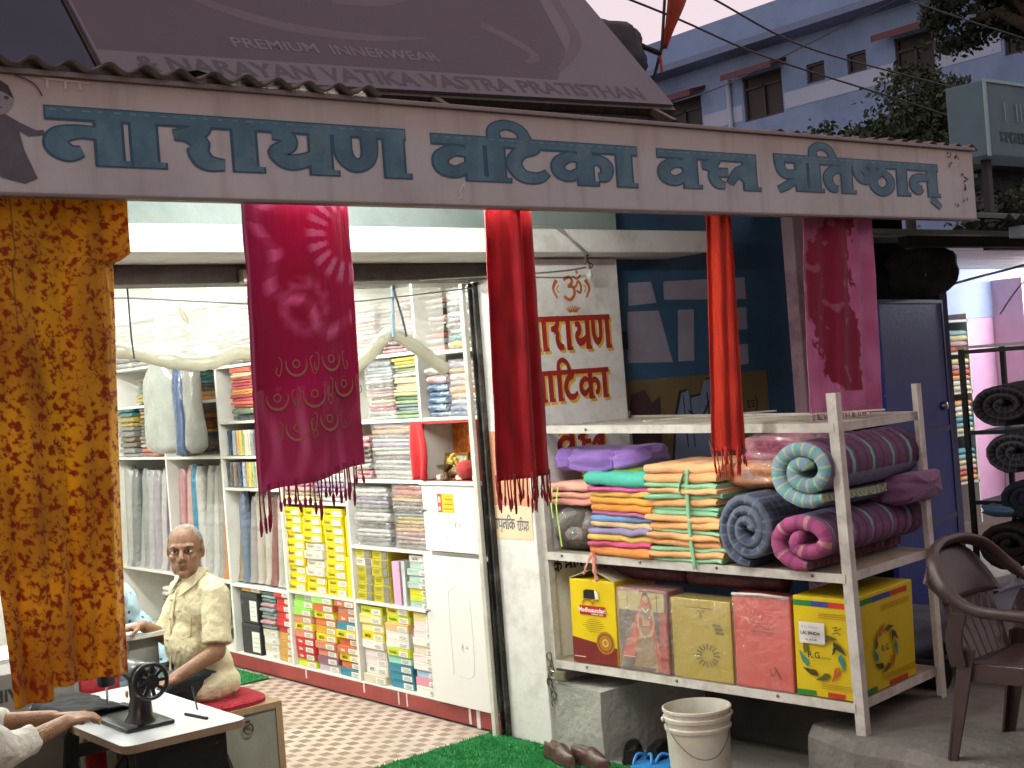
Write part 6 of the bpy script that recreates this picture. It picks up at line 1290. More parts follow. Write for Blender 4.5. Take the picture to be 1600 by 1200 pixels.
obj('desk_top', MB().bbox(1.72, 2.48, 5.77, 6.12, .70, .722, .004), mat('#dedfdb', .3, .05), dk, world=True); obj('front_panel', MB().box(1.75, 2.465, 5.83, 6.10, .03, .6995), mat('#a9aaa2', .6, .12, 6), dk, world=True)
solo('red_board', MB().bbox(1.965, 2.13, 5.46, 5.485, .0, .668, .006), mat('#a3202a', .45, .12, 5), 'plain red board standing behind the sewing table', 'board')
gb = thing('grey_carton', 'grey carton with upside-down letters beyond the sewing table', 'carton', (1.45, 5.50, 0))
obj('body', MB().bbox(1.15, 1.94, 5.46, 5.70, 0, .715, .006), mat('#7d7a74', .7, .12, 5), gb, world=True); put_text('AIR', .07, INK, gb, (.22, -.0435, .635), .001, rot=(R(90), R(180), 0))
# ---------------------------------------------------------------- things on the ground before the shop
def turf(name, label, x0, x1, y0, y1, n, slant=0):
    mb = MB(); mb.grid(lambda u, v: (x0 + (x1 - x0) * u + .012 * nz2(v * 5, u * 3), y0 + (y1 - y0) * v + slant * u + .012 * nz2(u * 7, 3), .010 + .006 * nz2(u * 9, v * 9)), 30, 30)
    o = solo(name, mb, mat('#1d7a3a', .9, .3, 30, .9, 120), label, 'carpet', smooth=True)
    rr = random.Random(3); mb = MB()
    for i in range(n):
        u, v = rr.random(), rr.random(); x, y = x0 + (x1 - x0) * u, y0 + (y1 - y0) * v + slant * u; a = rr.random() * 6.28; w_ = .0028; h = rr.uniform(.008, .016)
        mb.add([(x - w_ * math.cos(a), y - w_ * math.sin(a), .008), (x + w_ * math.cos(a), y + w_ * math.sin(a), .008), (x + rr.uniform(-.008, .008), y + rr.uniform(-.008, .008), .01 + h)], [(0, 1, 2)])
    p = obj('tufts', mb, mat('#238a42', .8, .35, 40), o, world=True); p['kind'] = 'stuff'
turf('green_carpet', 'bright green artificial turf mat at the shop step beside the pillar', 3.05, 3.93, 4.15, 5.28, 16000, .06)
turf('green_mat', 'small green turf mat on the floor behind the seated man', 2.85, 3.90, 7.55, 8.25, 5000)
bk = thing('bucket', 'white plastic paint bucket with wire handle under the goods rack', 'bucket', (3.97, 3.97, -.004))
bm_ = mat('#c4c2b6', .4, .1, 5, .08, 30, stain='#a8905c', stain_amt=.6, stain_scale=7)
mb = MB(); mb.lathe([(0, .004), (.118, .004), (.12, .0), (.1255, .12), (.131, .235), (.137, .238), (.1385, .25), (.133, .255), (.134, .275), (.1395, .278), (.1405, .292), (.136, .296), (.137, .312), (.142, .315), (.142, .325), (.136, .327), (.132, .318), (.127, .12), (.115, .012), (0, .012)], 48); obj('pail', mb, bm_, bk, smooth=35)
mb = MB(); mb.tube(cat_rom([(-.139, -.02, .285), (-.10, -.10, .21), (-.03, -.148, .15), (.05, -.148, .15), (.11, -.09, .21), (.139, .02, .285)], 5), .002, 5); obj('wire_handle', mb, mat('#6a6660', .4, metal=.8), bk, rot=R(-40))
for s_ in (-1, 1): mb = MB(); mb.ell((s_ * .143, s_ * .02, .285), (.008, .012, .012), 8, 6); obj('handle_lug', mb, bm_, bk, rot=R(-40))
mb = MB(); bm = bmesh.new(); bmesh.ops.create_cube(bm, size=1); bmesh.ops.subdivide_edges(bm, edges=bm.edges, cuts=6, use_grid_fill=True)
for v in bm.verts:
    p = Vector((4.36 + v.co.x * .80, 4.715 + v.co.y * .33, .145 + v.co.z * .31)); q = noise.noise(p * 6); v.co = p + Vector((q, noise.noise(p * 6 + Vector((5, 5, 5))), 0)) * .012 + Vector((0, 0, .008 * q if v.co.z > 0 else 0))
bm.verts.index_update(); mb.add([v.co for v in bm.verts], [[v.index for v in f.verts] for f in bm.faces]); bm.free()
solo('concrete_block', mb, mat('#9a9a92', .9, .25, 5, .7, 24, stain='#6b6a62', stain_amt=.6), 'rough grey concrete block under the pillar end of the rack', 'block', smooth=40)
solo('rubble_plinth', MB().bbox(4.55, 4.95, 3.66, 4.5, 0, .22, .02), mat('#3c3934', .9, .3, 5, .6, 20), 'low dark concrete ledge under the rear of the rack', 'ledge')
def shoe(name, label, x, y, rz, col, L_=.27, open_=.45, h=.085, group=None, z=0.):
    o = thing(name, label, 'shoe', (x, y, z), rz, group); m_ = mat(col, .42, .2, 20, .3, 60)
    n, k = 14, 14; vs = []
    for i in range(n + 1):
        u = i / n; w_ = .042 * (1 - .25 * math.exp(-((u - .38) / .18) ** 2)) * (math.sin(math.pi * min(1, .12 + u * .98)) ** .35 if u > .6 else min(1, .62 + u)); hh = h * (1 if u < open_ else 1 - .55 * ((u - open_) / (1 - open_)) ** .8)
        for j in range(k + 1):
            a = math.pi * j / k; cx = math.cos(a); sz = math.sin(a)
            if u < open_ and sz > .72: sz = .72 + (sz - .72) * -.9; 
            vs.append((u * L_ - L_ / 2, cx * w_, .016 + hh * sz ** .7))
    mb = MB(); mb.add(vs, [(i * (k + 1) + j, (i + 1) * (k + 1) + j, (i + 1) * (k + 1) + j + 1, i * (k + 1) + j + 1) for i in range(n) for j in range(k)]); mb.add([vs[j] for j in range(k + 1)], [tuple(range(k + 1))]); mb.add([vs[n * (k + 1) + j] for j in range(k + 1)], [tuple(range(k + 1))[::-1]])
    obj('upper', mb, m_, o, smooth=True)
    pts = []
    for i in range(n + 1): u = i / n; w_ = .046 * (1 - .25 * math.exp(-((u - .38) / .18) ** 2)) * (max(.25, math.sin(math.pi * min(1, .12 + u * .88))) ** .5 if u > .6 else min(1, .7 + u)); pts.append((u * L_ - L_ / 2, w_))
    ring = pts + [(a, -b) for a, b in reversed(pts)]; nn = len(ring); mb = MB(); mb.add([(a, b, 0) for a, b in ring] + [(a, b, .018) for a, b in ring], [tuple(range(nn))[::-1], tuple(range(nn, 2 * nn))] + [(i, (i + 1) % nn, nn + (i + 1) % nn, nn + i) for i in range(nn)]); obj('sole', mb, mat('#191614', .7, .2), o)
shoe('shoe', 'brown slip-on shoe nearest the pillar on the turf edge', 3.80, 4.66, R(-105), '#4a332c', group='brown shoes')
shoe('shoe', 'brown slip-on shoe farther from the pillar, next to its twin', 3.84, 4.50, R(-98), '#4a332c', group='brown shoes')
shoe('shoe', 'black sandal lying by the concrete block corner', 4.08, 4.50, R(40), '#15130f', .27, .3, .07, 'black shoes')
shoe('shoe', 'black sandal lying between the block and the bucket', 4.17, 4.40, R(25), '#15130f', .27, .3, .07, 'black shoes')
for x, y, a, nm in ((3.98, 4.33, 30, 'nearer the brown shoes'), (4.03, 4.25, 15, 'nearer the bucket')):
    o = thing('flip_flop', f'blue rubber slipper in front of the black sandals, {nm}', 'slipper', (x, y, 0), R(a), 'blue slippers'); bl = mat('#2f7fc0', .45, .1, 10)
    pts = ngon2d(0, 0, .13, .045, 24); mb = MB(); mb.add([(a_, b_, 0) for a_, b_ in pts] + [(a_, b_, .016) for a_, b_ in pts], [tuple(range(24))[::-1], tuple(range(24, 48))] + [(i, (i + 1) % 24, 24 + (i + 1) % 24, 24 + i) for i in range(24)]); obj('sole', mb, bl, o)
    mb = MB(); mb.tube(cat_rom([(-.01, .042, .015), (.03, .03, .05), (.075, .0, .03), (.08, 0, .014)], 4), .007, 6); mb.tube(cat_rom([(-.01, -.042, .015), (.03, -.03, .05), (.075, .0, .03)], 4), .007, 6); obj('strap', mb, bl, o, smooth=True)
cn = thing('lock_chain', 'rusty chain with padlock wound round the rack post by the pillar', 'chain', rk(0, -.03, .25), RA)
lk = mat('#77705f', .4, .3, 20, metal=.8)
for i in range(8):
    mb = MB(); mb.tube([(.012 * math.cos(k / 12 * 6.2832), 0, .02 * math.sin(k / 12 * 6.2832)) for k in range(13)], .0035, 6); obj('link', mb, lk, cn, smooth=True, loc=(.01 * math.sin(i * 1.3), -.006, .18 - i * .03), rot=(0, R(10 * math.sin(i)), R(90 * (i % 2) + 20)))
mb = MB(); mb.bbox(.04, .105, -.03, -.008, .075, .12, .008); obj('padlock_body', mb, mat('#8d8a72', .35, .2, metal=.7), cn, smooth=40)
mb = MB(); mb.tube(cat_rom([(.045, -.018, .11), (.02, -.018, .115), (.012, -.018, .098), (.02, -.018, .083), (.045, -.018, .086)], 4), .005, 6); obj('shackle', mb, chrome, cn, smooth=True)

# ---------------------------------------------------------------- brown plastic armchair
cb = mat('#3c2c2a', .42, .12, 6, .06, 60, coat=.15)
chair = thing('plastic_chair', 'brown moulded plastic armchair on the raised pavement beside the rack', 'chair', (4.40, 2.66, .24), R(6))
def ribbon3(path, wv, th, mb):
    """flat bar along a path; wv: width vectors per point"""
    P_ = [Vector(p) for p in path]; o = []
    for i, p in enumerate(P_):
        d = (P_[min(i + 1, len(P_) - 1)] - P_[max(i - 1, 0)]).normalized(); w_ = Vector(wv[i] if isinstance(wv[0], (tuple, list, Vector)) else wv); nr = d.cross(w_).normalized() * th / 2; o += [p - w_ / 2 - nr, p + w_ / 2 - nr, p + w_ / 2 + nr, p - w_ / 2 + nr]
    n = len(P_); mb.add(o, [(i * 4 + k, i * 4 + (k + 1) % 4, (i + 1) * 4 + (k + 1) % 4, (i + 1) * 4 + k) for i in range(n - 1) for k in range(4)] + [(0, 1, 2, 3)[::-1], tuple((n - 1) * 4 + k for k in range(4))])
mb = MB(); mb.grid(lambda u, v: ((u - .5) * (.44 - .04 * v), -.24 + .44 * v, .36 - .03 * math.sin(math.pi * u) * (.3 + .7 * math.sin(math.pi * v)) - (.05 * ((.12 - v) / .12) ** 2 if v < .12 else 0) - .012 * v), 16, 16); q = obj('seat', mb, cb, chair, smooth=True); q.modifiers.new('t', 'SOLIDIFY').thickness = .012
rim = cat_rom([(-.255, -.25, .47), (-.27, -.20, .535), (-.275, 0, .545), (-.275, .12, .56), (-.26, .22, .63), (-.20, .285, .715), (-.10, .315, .75), (0, .322, .757), (.10, .315, .75), (.20, .285, .715), (.26, .22, .63), (.275, .12, .56), (.275, 0, .545), (.27, -.20, .535), (.255, -.25, .47)], 5)
mb = MB(); ribbon3(rim, [(Vector((p.x, 0, 0)).normalized() * .02 + Vector((0, .0, .0)) + (Vector((p.x * .12, .03, .03)) if p.y > .15 else Vector((p.x * .12, 0, 0)))) for p in rim], .022, mb)
mb2 = MB(); mb2.tube(rim, [.0135 + (.005 if p.y > .2 else 0) for p in rim], 8, flat=1.5); obj('rim', mb2, cb, chair, smooth=True)
mb = MB(); mb.grid(lambda u, v: ((u - .5) * (.40 + .06 * v), .215 + .055 * v + .045 * math.cos((u - .5) * 2.2) + .02 * v * v, .55 + .19 * v * (1 - .55 * abs(2 * u - 1) ** 2.5)), 18, 8); q = obj('back_shell', mb, cb, chair, smooth=True); q.modifiers.new('t', 'SOLIDIFY').thickness = .008
for i in range(7):
    x = -.165 + i * .055; mb = MB(); ribbon3([(x * .86, .20, .345), (x * .95, .225, .42), (x, .25 + .008, .50), (x * 1.05, .268, .56)], (.036, 0, 0), .008, mb); obj('slat', mb, cb, chair, smooth=30)
for sx in (-1, 1):
    for fy, name in ((-1, 'front'), (1, 'rear')):
        top = (sx * .225, -.22, .47) if fy < 0 else (sx * .215, .17, .40); bot = (sx * .235, -.27, 0) if fy < 0 else (sx * .225, .25, 0)
        mb = MB(); ribbon3([top, tuple(a + (b - a) * .5 for a, b in zip(top, bot)), bot], [(sx * .0, -.06, 0), (0, -.05, 0), (0, -.034, 0)], .01, mb); ribbon3([(top[0] - sx * .02, top[1] + fy * .026, top[2]), (bot[0] - sx * .014, bot[1] + fy * .014, 0)], (.045, 0, 0), .009, mb); obj('leg', mb, cb, chair)
    mb = MB(); ribbon3(cat_rom([(sx * .25, -.23, .48), (sx * .235, -.225, .40), (sx * .225, -.2, .35)], 3), (0, -.05, 0), .014, mb); obj('arm_support', mb, cb, chair); mb = MB(); ribbon3(cat_rom([(sx * .225, .20, .34), (sx * .25, .20, .44), (sx * .272, .16, .54)], 3), (0, -.06, 0), .012, mb); obj('arm_support', mb, cb, chair)
mb = MB(); ribbon3([(-.21, -.235, .325), (.21, -.235, .325)], (0, 0, .05), .008, mb); ribbon3([(-.215, -.22, .325), (-.205, .2, .315)], (0, 0, .06), .008, mb); ribbon3([(.215, -.22, .325), (.205, .2, .315)], (0, 0, .06), .008, mb); obj('seat_apron', mb, cb, chair)

# ---------------------------------------------------------------- neighbour's blanket rack and lit shop
def spiral_roll(name, label, loc, rot, w_, h, col, colb, seed, depth=.6, group='dark blanket rolls'):
    o = quilt(name, label, 0, 0, w_, h, 2.5, .04, mat(col, .95, .2, 8, .3, 60, wave=[(0, 30, colb, .2), (1, 30, colb, .16)]), depth, seed=seed); o.location = loc; o.rotation_euler = (0, 0, rot); o['group'] = group; o['category'] = 'blanket'; return o
br = thing('blanket_rack', 'thin black steel rack of dark blankets in front of the neighbour shop', 'rack', (5.98, 3.93, .24), RA)
bkm = mat('#15171a', .45, .2, metal=.3)
for s in (0., 1.0):
    for t in (0., .5): obj('post', MB().box(s - .012, s + .012, t - .012, t + .012, 0, 1.46 if s == 0 else 1.44), bkm, br)
for z in (1.455, 1.05, .70, .25):
    for t in (0., .5): obj('shelf_bar', MB().box(.013, .987, t - .008, t + .008, z - .02, z), bkm, br)
    if z < 1.4: obj('shelf_sheet', MB().box(.013, .987, .009, .491, z - .012, z - .006), bkm, br)
obj('top_sheet', MB().box(-.02, 1.0, -.02, .52, 1.461, 1.475), mat('#9aa39a', .4, .1, metal=.4), br)
obj('mid_post', MB().box(.22, .25, .45, .48, 1.06, 1.45), bkm, br)
def brk(s, t, z): return (5.98 + .155 * s + .988 * t, 3.93 - .988 * s + .155 * t, z)
spiral_roll('rolled_blanket', 'charcoal flecked blanket roll, highest on the black rack', brk(.22, -.05, 1.30), RA, .36, .23, '#1b191e', '#4a4650', 4)
spiral_roll('rolled_blanket', 'charcoal checked blanket roll, second down on the black rack', brk(.26, -.05, 1.07), RA, .34, .225, '#1a1a20', '#555460', 5)
spiral_roll('rolled_blanket', 'dark blue blanket roll in the middle of the black rack', brk(.30, -.04, .85), RA, .30, .21, '#141c28', '#1f2c3c', 6)
spiral_roll('rolled_blanket', 'brown-black blanket roll, lowest on the black rack behind the chair', brk(.20, -.05, .60), RA, .34, .25, '#191414', '#2e2625', 7)
spiral_roll('rolled_blanket', 'black blanket roll beside the brown-black one at the picture edge', brk(.54, -.03, .60), RA, .30, .24, '#121216', '#26262c', 8)
solo('blue_cushion', bagf(.22, .2, .07, 3), fabric('#4a6a84'), 'small blue cushion squeezed under the middle dark blankets', 'cushion', smooth=True).location = brk(.16, .05, .855)
ns = thing('neighbour_shop', 'lit neighbouring shop with pink wall and shelves seen past the blue door', 'shop', (10.5, 6.8, 0))
Q = lambda name, mb, m_, **k: obj(name, mb, m_, ns, world=True, **k)
Q('dark_front_wall', MB().box(6.37, 7.42, 5.0, 5.2, .24, 2.195), mat('#23262e', .9, .3, 3)); 
Q('blue_band', MB().box(9.4, 14, 6.9, 7.0, 1.97, 2.7), mat('#8a94b4', .7, .1)); Q('pink_wall', MB().box(9.4, 14, 6.91, 7.01, .24, 1.969), mat('#c896b4', .7, .1)); Q('pink_pillar', MB().box(11.05, 11.3, 6.6, 6.905, .24, 2.3), mat('#d0b0c4', .7, .1))
Q('porch_ceiling', MB().box(6.6, 14, 4.9, 6.9, 2.42, 2.45), mat('#b9bab2', .7, .1))
for i in range(9): Q('ceiling_strip', MB().box(6.6, 14, 4.95 + i * .21, 5.14 + i * .21, 2.405, 2.4195), mat('#c2c4bc', .5, .1))
Q('porch_beam', MB().box(6.5, 8.6, 4.55, 4.62, 2.30, 2.36), mat('#22201e', .8, .2)); Q('porch_beam', MB().box(7.9, 10, 4.9, 4.97, 2.33, 2.38), mat('#24221f', .8, .2))
Q('side_wall', MB().box(7.42, 7.5, 5.0, 7.0, .24, 2.40), mat('#6c7196', .8, .15))
for z in (.6, 1.0, 1.35, 1.68, 1.95): Q('shelf_board', MB().box(9.62, 10.10, 6.55, 6.88, z - .02, z), sh_m)
for x in (9.60, 10.10): Q('upright', MB().box(x - .02, x - .001, 6.55, 6.88, .24, 2.0), sh_m)
rr = random.Random(5); cc = [('co', 9.86), ('cr', 9.86), ('te', 9.86)]
pal2 = ['#d9a06a', '#d8cf9a', '#e0d6b0', '#d06a4a', '#8fb0b4', '#d8d6d0', '#c9a0a6', '#5f9aa6']
for zi, z0 in enumerate((.601, 1.001, 1.351, 1.681)):
    for i in range(6 if zi < 3 else 4): fold('folded_garment', 9.85, z0 + i * .045, .42, .045, pal2[(i * 3 + zi) % 8], f'folded garment, {nth(i, 6 if zi < 3 else 4)} on the {["lowest", "second", "third", "highest"][zi]} shelf of the lit neighbour shop', 'garment', 'garments in the neighbour shop', .25, rot=0, X=0).location = (9.85, 6.57, z0 + i * .045)
tube_lamp('tube light at the lit neighbour shop just past the picture edge', (10.9, 5.6, 2.36), (12.1, 5.6, 2.36), 520, (.92, .96, 1))
na = thing('neighbour_awning', 'pale torn sheet awning edge over the neighbour shop', 'awning', (8, 4.3, 2.4))
obj('pale_sheet', MB().box(5.95, 11, 3.52, 3.60, 2.215, 2.268), mat('#8e9ab0', .6, .15, 3), na, world=True)
obj('corrugated_sheet', sheet(5.74, 11, 3.50, 5.3, 2.305, 2.62, 31), mat('#4c5058', .8, .3, 5, stain='#1c1c20', stain_amt=.7), na, world=True, smooth=True)
mb = MB(); mb.tube(cat_rom([(8.2, 4.5, 2.28), (7.8, 4.6, 2.20), (7.3, 4.7, 2.12), (6.9, 4.75, 2.05)], 5), .008, 5); mb.tube(cat_rom([(8.1, 4.5, 2.26), (7.75, 4.6, 2.1), (7.6, 4.7, 1.9)], 5), .005, 5); solo('porch_cable', mb, mat('#b0b0a4', .6), 'pale loose cables hanging across the neighbour porch', 'cable')
mb = bagf(.40, .3, .30, 12, .3); solo('dark_sack', mb, mat('#2c2624', .9, .4, 10, .8, 20), 'black sack stuffed above the blue door leaf', 'sack', smooth=True).location = (6.98, 4.80, 2.02)
mb = bagf(.8, .5, .35, 15, .2); solo('grey_sack', mb, mat('#6a6e78', .85, .25, 8, .5, 20), 'grey sack lying on the pavement behind the chair', 'sack', smooth=True).location = (5.6, 3.4, .24)
mb = bagf(.7, .5, .25, 17, .2); solo('grey_sack', mb, mat('#575c68', .85, .25, 8, .5, 20), 'flattened grey sack between the rack and the black blanket rack', 'sack', smooth=True).location = (5.35, 4.0, .24)
mb = MB(); mb.tube([(5.0, 3.9, .30), (5.02, 3.5, .30)], .06, 12); solo('black_pipe', mb, mat('#121214', .5), 'short black pipe lying under the rack end', 'pipe', smooth=40)
# ---------------------------------------------------------------- far blue building, trees, signboard, flag, wires
hb = thing('blue_building', 'pale blue multi-storey building with red window hoods behind the shops', 'building', (32, 18, 0))
B = lambda name, mb, m_, **k: obj(name, mb, m_, hb, world=True, **k)
bw = mat('#6c86ac', .8, .10, .6, .2, 6, stain='#465a7c', stain_amt=.6, stain_scale=.5); bwh = mat('#93a3bd', .8, .1, .8); redm = mat('#46222a', .6, .15, 2); dkw = mat('#14131a', .35, .2, 3)
wins = [(26.0, 27.4, 8.25, 9.35, 1), (23.1, 24.45, 8.25, 9.45, 1), (21.7, 22.28, 8.80, 9.30, 0), (20.42, 21.0, 8.76, 9.26, 0), (18.5, 19.58, 8.20, 9.30, 1), (15.6, 16.7, 8.2, 9.3, 1), (29.5, 30.8, 8.2, 9.3, 1)]
cuts = sorted(wins)
# wall with real openings: strips between and around the windows
ys = 2.0
for y0, y1, z0, z1, big in cuts:
    B('wall', MB().box(28, 28.3, ys, y0, 0, 10.05), bw); B('wall', MB().box(28, 28.3, y0, y1, 0, z0), bw); B('wall', MB().box(28, 28.3, y0, y1, z1, 10.05), bw); ys = y1
B('wall', MB().box(28, 28.3, ys, 36, 0, 10.05), bw)
B('inner_core', MB().box(28.9, 40, 2, 36, 0, 10.05), dkw)
B('roof_slab', MB().box(27.2, 40, 1.5, 36.5, 10.051, 10.22), mat('#5c6c8c', .8, .1)); B('parapet', MB().box(27.85, 28.1, 1.5, 36.5, 10.221, 11.15), bw)
prev = 2.0
for y0, y1, z0, z1, big in cuts:
    if big:
        B('white_band', MB().box(27.985, 27.9985, prev + .02, y0 - .05, 8.32, 8.74), bwh); prev = y1 + .05
    wf = B('window', MB().box(28.06, 28.10, y0, y0 + .06, z0, z1).box(28.06, 28.10, y1 - .06, y1, z0, z1).box(28.06, 28.10, y0 + .06, y1 - .06, z0, z0 + .06).box(28.06, 28.10, y0 + .06, y1 - .06, z1 - .06, z1), mat('#2e2428', .6, .1))
    mb = MB(); mb.box(28.11, 28.12, y0 + .06, y1 - .06, z0 + .06, z1 - .06); pn = obj('pane', mb, mat('#0d0d12', .55, .1), None); pn.data.transform(Matrix.Translation(-hb.location)); pn.parent = wf
    if big:
        mb = MB(); ym = (y0 + y1) / 2; mb.box(28.05, 28.09, ym - .03, ym + .03, z0 + .061, z1 - .3); mb.box(28.05, 28.09, y0 + .061, y1 - .061, z1 - .36, z1 - .3); q = obj('mullion', mb, mat('#2e2428', .6, .1), None); q.data.transform(Matrix.Translation(-hb.location)); q.parent = wf
        mb = MB(); mb.add([(27.35, y0 - .2, z1 - .10), (27.35, y1 + .2, z1 - .10), (28.0, y1 + .2, z1 + .12), (28.0, y0 - .2, z1 + .12), (27.35, y0 - .2, z1 + .06), (27.35, y1 + .2, z1 + .06), (28.0, y1 + .2, z1 + .22), (28.0, y0 - .2, z1 + .22)], [(0, 3, 2, 1), (4, 5, 6, 7), (0, 1, 5, 4), (1, 2, 6, 5), (2, 3, 7, 6), (3, 0, 4, 7)]); B('window_hood', mb, redm)
mb = MB(); mb.tube([(27.92, 24.9, 0), (27.92, 24.9, 9.5)], .07, 8); B('drain_pipe', mb, bwh, smooth=True)
def tree(label, base, clumps, n, lm, leaf_s, tr=.16, seed=1):
    rr = random.Random(seed); t = thing('tree', label, 'tree', base); mb = MB(); top = Vector((base[0], base[1], clumps[0][0][2] - .6))
    mb.tube([Vector(base), Vector(base).lerp(top, .5) + Vector((.1, .1, 0)), top], [tr, tr * .8, tr * .55], 8)
    for c, r in clumps: c = Vector(c); mb.tube([top - Vector((0, 0, .4)), top.lerp(c, .55) + Vector((0, 0, .1)), c], [tr * .45, tr * .28, tr * .08], 6)
    obj('trunk', mb, mat('#2c241e', .9, .3, 6, .5, 20), t, world=True, smooth=True)
    mb = MB(); W_ = sum(r[0] * r[1] * r[2] for c, r in clumps)
    for c, r in clumps:
        sub = [(Vector([rr.gauss(0, .45) for _ in range(3)]), rr.uniform(.25, .5)) for _ in range(9)]
        for i in range(int(n * (r[0] * r[1] * r[2]) / W_)):
            s0, sr = rr.choice(sub); p = s0 + Vector([rr.gauss(0, sr * .6) for _ in range(3)])
            if p.length > 1.25: continue
            q = Vector((c[0] + p.x * r[0], c[1] + p.y * r[1], c[2] + p.z * r[2])); a = Vector([rr.uniform(-1, 1) for _ in range(3)]).normalized(); b_ = a.cross(Vector((rr.uniform(-1, 1), rr.uniform(-1, 1), rr.uniform(-1, 1)))).normalized(); L_ = leaf_s * rr.uniform(.6, 1.3)
            mb.add([q, q + a * L_ * .5 + b_ * L_ * .28, q + a * L_, q + a * L_ * .5 - b_ * L_ * .28], [(0, 1, 2, 3)])
    obj('crown', mb, lm, t, world=True)
leafm = mat('#223318', .6, .45, 1.2, trans=.2); leafd = mat('#1a2814', .6, .45, 1.2, trans=.15)
tree('loose leafy tree in front of the blue building', (17.1, 11.9, 0), [((17.2, 11.9, 5.0), (1.0, 1.0, .55)), ((16.7, 12.3, 5.05), (.7, .7, .5)), ((17.6, 11.6, 5.0), (.8, .8, .7)), ((17.3, 11.8, 5.45), (.7, .7, .5)), ((16.55, 12.45, 4.7), (.5, .5, .35)), ((17.4, 11.7, 4.4), (1.0, 1.0, .5))], 15000, leafm, .10, .12, 2)
tree('dark overhanging tree at the upper corner of the view', (20.3, 11.4, 0), [((20.2, 12.3, 7.6), (.9, .9, .8)), ((20.7, 11.9, 8.0), (1.0, 1.0, .8)), ((19.9, 12.6, 7.0), (.7, .7, .5)), ((20.9, 11.7, 7.2), (.6, .6, .7)), ((20.6, 12.3, 8.8), (.9, .9, .8))], 20000, leafd, .12, .30, 5)
tree('dark shrubby tree under the teal signboard', (12.4, 7.2, 0), [((12.3, 7.3, 3.0), (.7, .7, .5)), ((12.9, 7.0, 3.0), (.8, .8, .5)), ((12.7, 7.2, 2.5), (.8, .8, .4)), ((11.9, 7.6, 2.9), (.5, .5, .4))], 12000, leafd, .08, .10, 8)
hz = thing('distant_house', 'dark low house wall behind the trees and signboard', 'house', (15, 9.5, 0)); obj('wall', MB().box(13.2, 24, 8.2, 8.5, 0, 3.6), mat('#2a2f3a', .9, .3, 1), hz, world=True); obj('roof', MB().box(13, 24.2, 7.9, 8.8, 3.61, 3.72), mat('#20242c', .9, .3, 1), hz, world=True)
sb = thing('signboard', 'faded teal box signboard standing above the neighbour roof', 'sign', (10.7, 6.3, 3.2)); tm = mat('#4c6874', .6, .15, 2, stain='#2f4a52', stain_amt=.4)
obj('box', MB().bbox(9.95, 12.2, 6.15, 6.5, 3.26, 3.87, .01), tm, sb, world=True); mb = MB(); mb.box(9.94, 9.975, 6.135, 6.149, 3.25, 3.88); mb.box(9.976, 12.2, 6.135, 6.149, 3.855, 3.88); obj('edge_strip', mb, mat('#7fa0a4', .5, .1), sb, world=True)
fl = Flat(.0006); word(fl, ['ma', 'ra', 'va', 'aa', 'ra'], 10.14, 10.62, 3.46, 3.37, .2); word(fl, ['ja', 'na', 'ra', 'ta'], 10.75, 11.3, 3.46, 3.37, .2)
for x in (10.22, 10.40, 10.46, 10.52): fl.stroke([(x, 3.70), (x + .005, 3.55)], .014, 1, sm=False)
fl.mb.v = [(x, y + 6.147, z) for x, y, z in fl.mb.v]; obj('lettering', fl.mb, [mat('#1f3840', .6), mat('#6d9aa0', .6)], sb, world=True)
for x in (10.2, 11.8): obj('post', MB().box(x - .03, x + .03, 6.3, 6.36, 2.75, 3.259), bkm, sb, world=True)
fg = thing('saffron_flag', 'saffron flag hanging folded on a thin pole above the billboard', 'flag', (7.17, 7.08, 3.4))
mb = MB(); mb.tube([(7.13, 7.11, 3.2), (7.15, 7.10, 3.85), (7.215, 7.045, 4.10), (7.30, 6.98, 4.9)], .012, 6); obj('pole', mb, bkm, fg, world=True)
mb = MB(); mb.grid(lambda u, v: (7.215 + .085 * v * .9 + (.09 + .13 * math.sin(v * 2.6)) * u * (.4 + v), 7.045 - .07 * v - .02 * math.sin(u * 9 + v * 3), 4.10 + .62 * v - .02 * u), 12, 16); q = obj('cloth', mb, fabric('#a8452a', .3, .3), fg, world=True, smooth=True); q.modifiers.new('t', 'SOLIDIFY').thickness = .004
mb = MB(); mb.grid(lambda u, v: (7.195 + .03 * (u - .3) + .012 * v, 7.06 - .01 * math.sin(u * 6), 4.03 - .13 * v + .03 * u), 5, 6); q = obj('cloth_end', mb, fabric('#b8552f', .3, .3), fg, world=True, smooth=True); q.modifiers.new('t', 'SOLIDIFY').thickness = .004
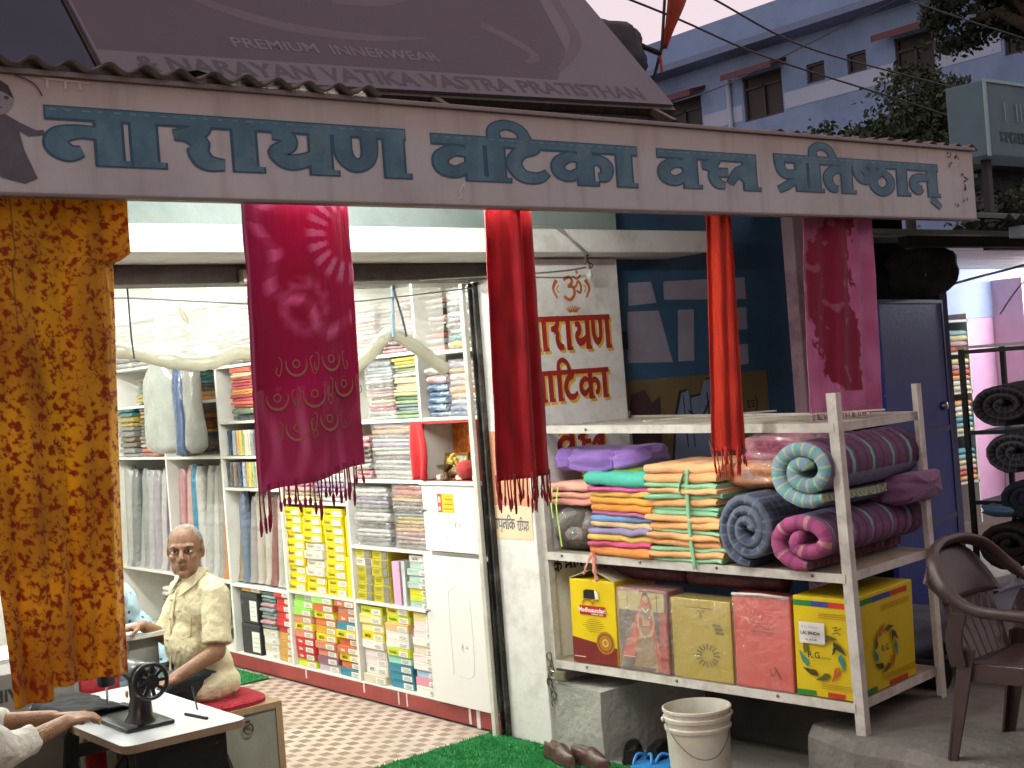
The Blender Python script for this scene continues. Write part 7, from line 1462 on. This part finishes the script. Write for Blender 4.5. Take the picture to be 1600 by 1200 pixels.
mb = MB(); mb.tube([(7.0, 7.2, 4.18), (7.12, 7.12, 4.10), (7.21, 7.05, 4.045)], .022, 8); solo('dark_pipe', mb, bkm, 'dark pipe end sticking out beside the flag pole', 'pipe', smooth=True)
mb = bagf(.5, .5, .5, 5, .2); solo('roof_tank', mb, mat('#1a1e2a', .6, .2, 4), 'dark water tank hump behind the billboard edge', 'tank', smooth=True).location = (6.86, 7.3, 3.8)
wm = mat('#1c1c20', .6)
def wire(label, pts, r=.009): mb = MB(); mb.tube(cat_rom(pts, 6), r, 5); solo('overhead_wire', mb, wm, label, 'wire', group='overhead wires')
wire('overhead wire crossing in front of the flag, lower of the long pair', [(6.17, 6.596, 4.295), (7.504, 7.134, 4.356), (8.995, 7.55, 4.297), (11.008, 7.553, 4.042), (12.969, 7.597, 3.788)])
wire('overhead wire, upper of the long pair across the blue building', [(6.605, 6.252, 4.295), (7.733, 6.954, 4.48), (9.215, 7.377, 4.384), (10.931, 7.614, 4.334), (12.992, 7.579, 4.164)])
wire('overhead wire at the very top over the tree', [(7.602, 5.465, 4.168), (9.239, 6.296, 4.476), (11.037, 6.999, 4.711), (13.034, 7.546, 4.856)], .007)
wire('thin pale rising wire from the billboard corner across the building', [(6.529, 6.312, 3.484), (7.513, 6.809, 3.761), (8.601, 7.224, 4.132), (10.305, 7.153, 4.832)], .005)

# unseen house row added behind the viewer to block sky light on the front
oh = thing('added_shade_house', 'unseen brown house row added behind the viewer to shade the shop front', 'house', (4, -9, 0)); om = mat('#5a5048', .9, .2, 1)
obj('wall', MB().box(-16, 26, -14, -8, 0, 6.6), om, oh, world=True); obj('roof', MB().box(-16.5, 26.5, -14.5, -7.4, 6.61, 6.8), om, oh, world=True)
for x in range(-14, 25, 4):
    obj('door', MB().box(x, x + 1.0, -8.03, -7.99, 0, 2.1), mat('#2c2a30', .6, .2), oh, world=True); obj('window', MB().box(x + .2, x + 1.4, -8.03, -7.99, 3.8, 5.0), mat('#20222a', .3, .2), oh, world=True)
bpy.data.scenes.remove(SCRATCH)
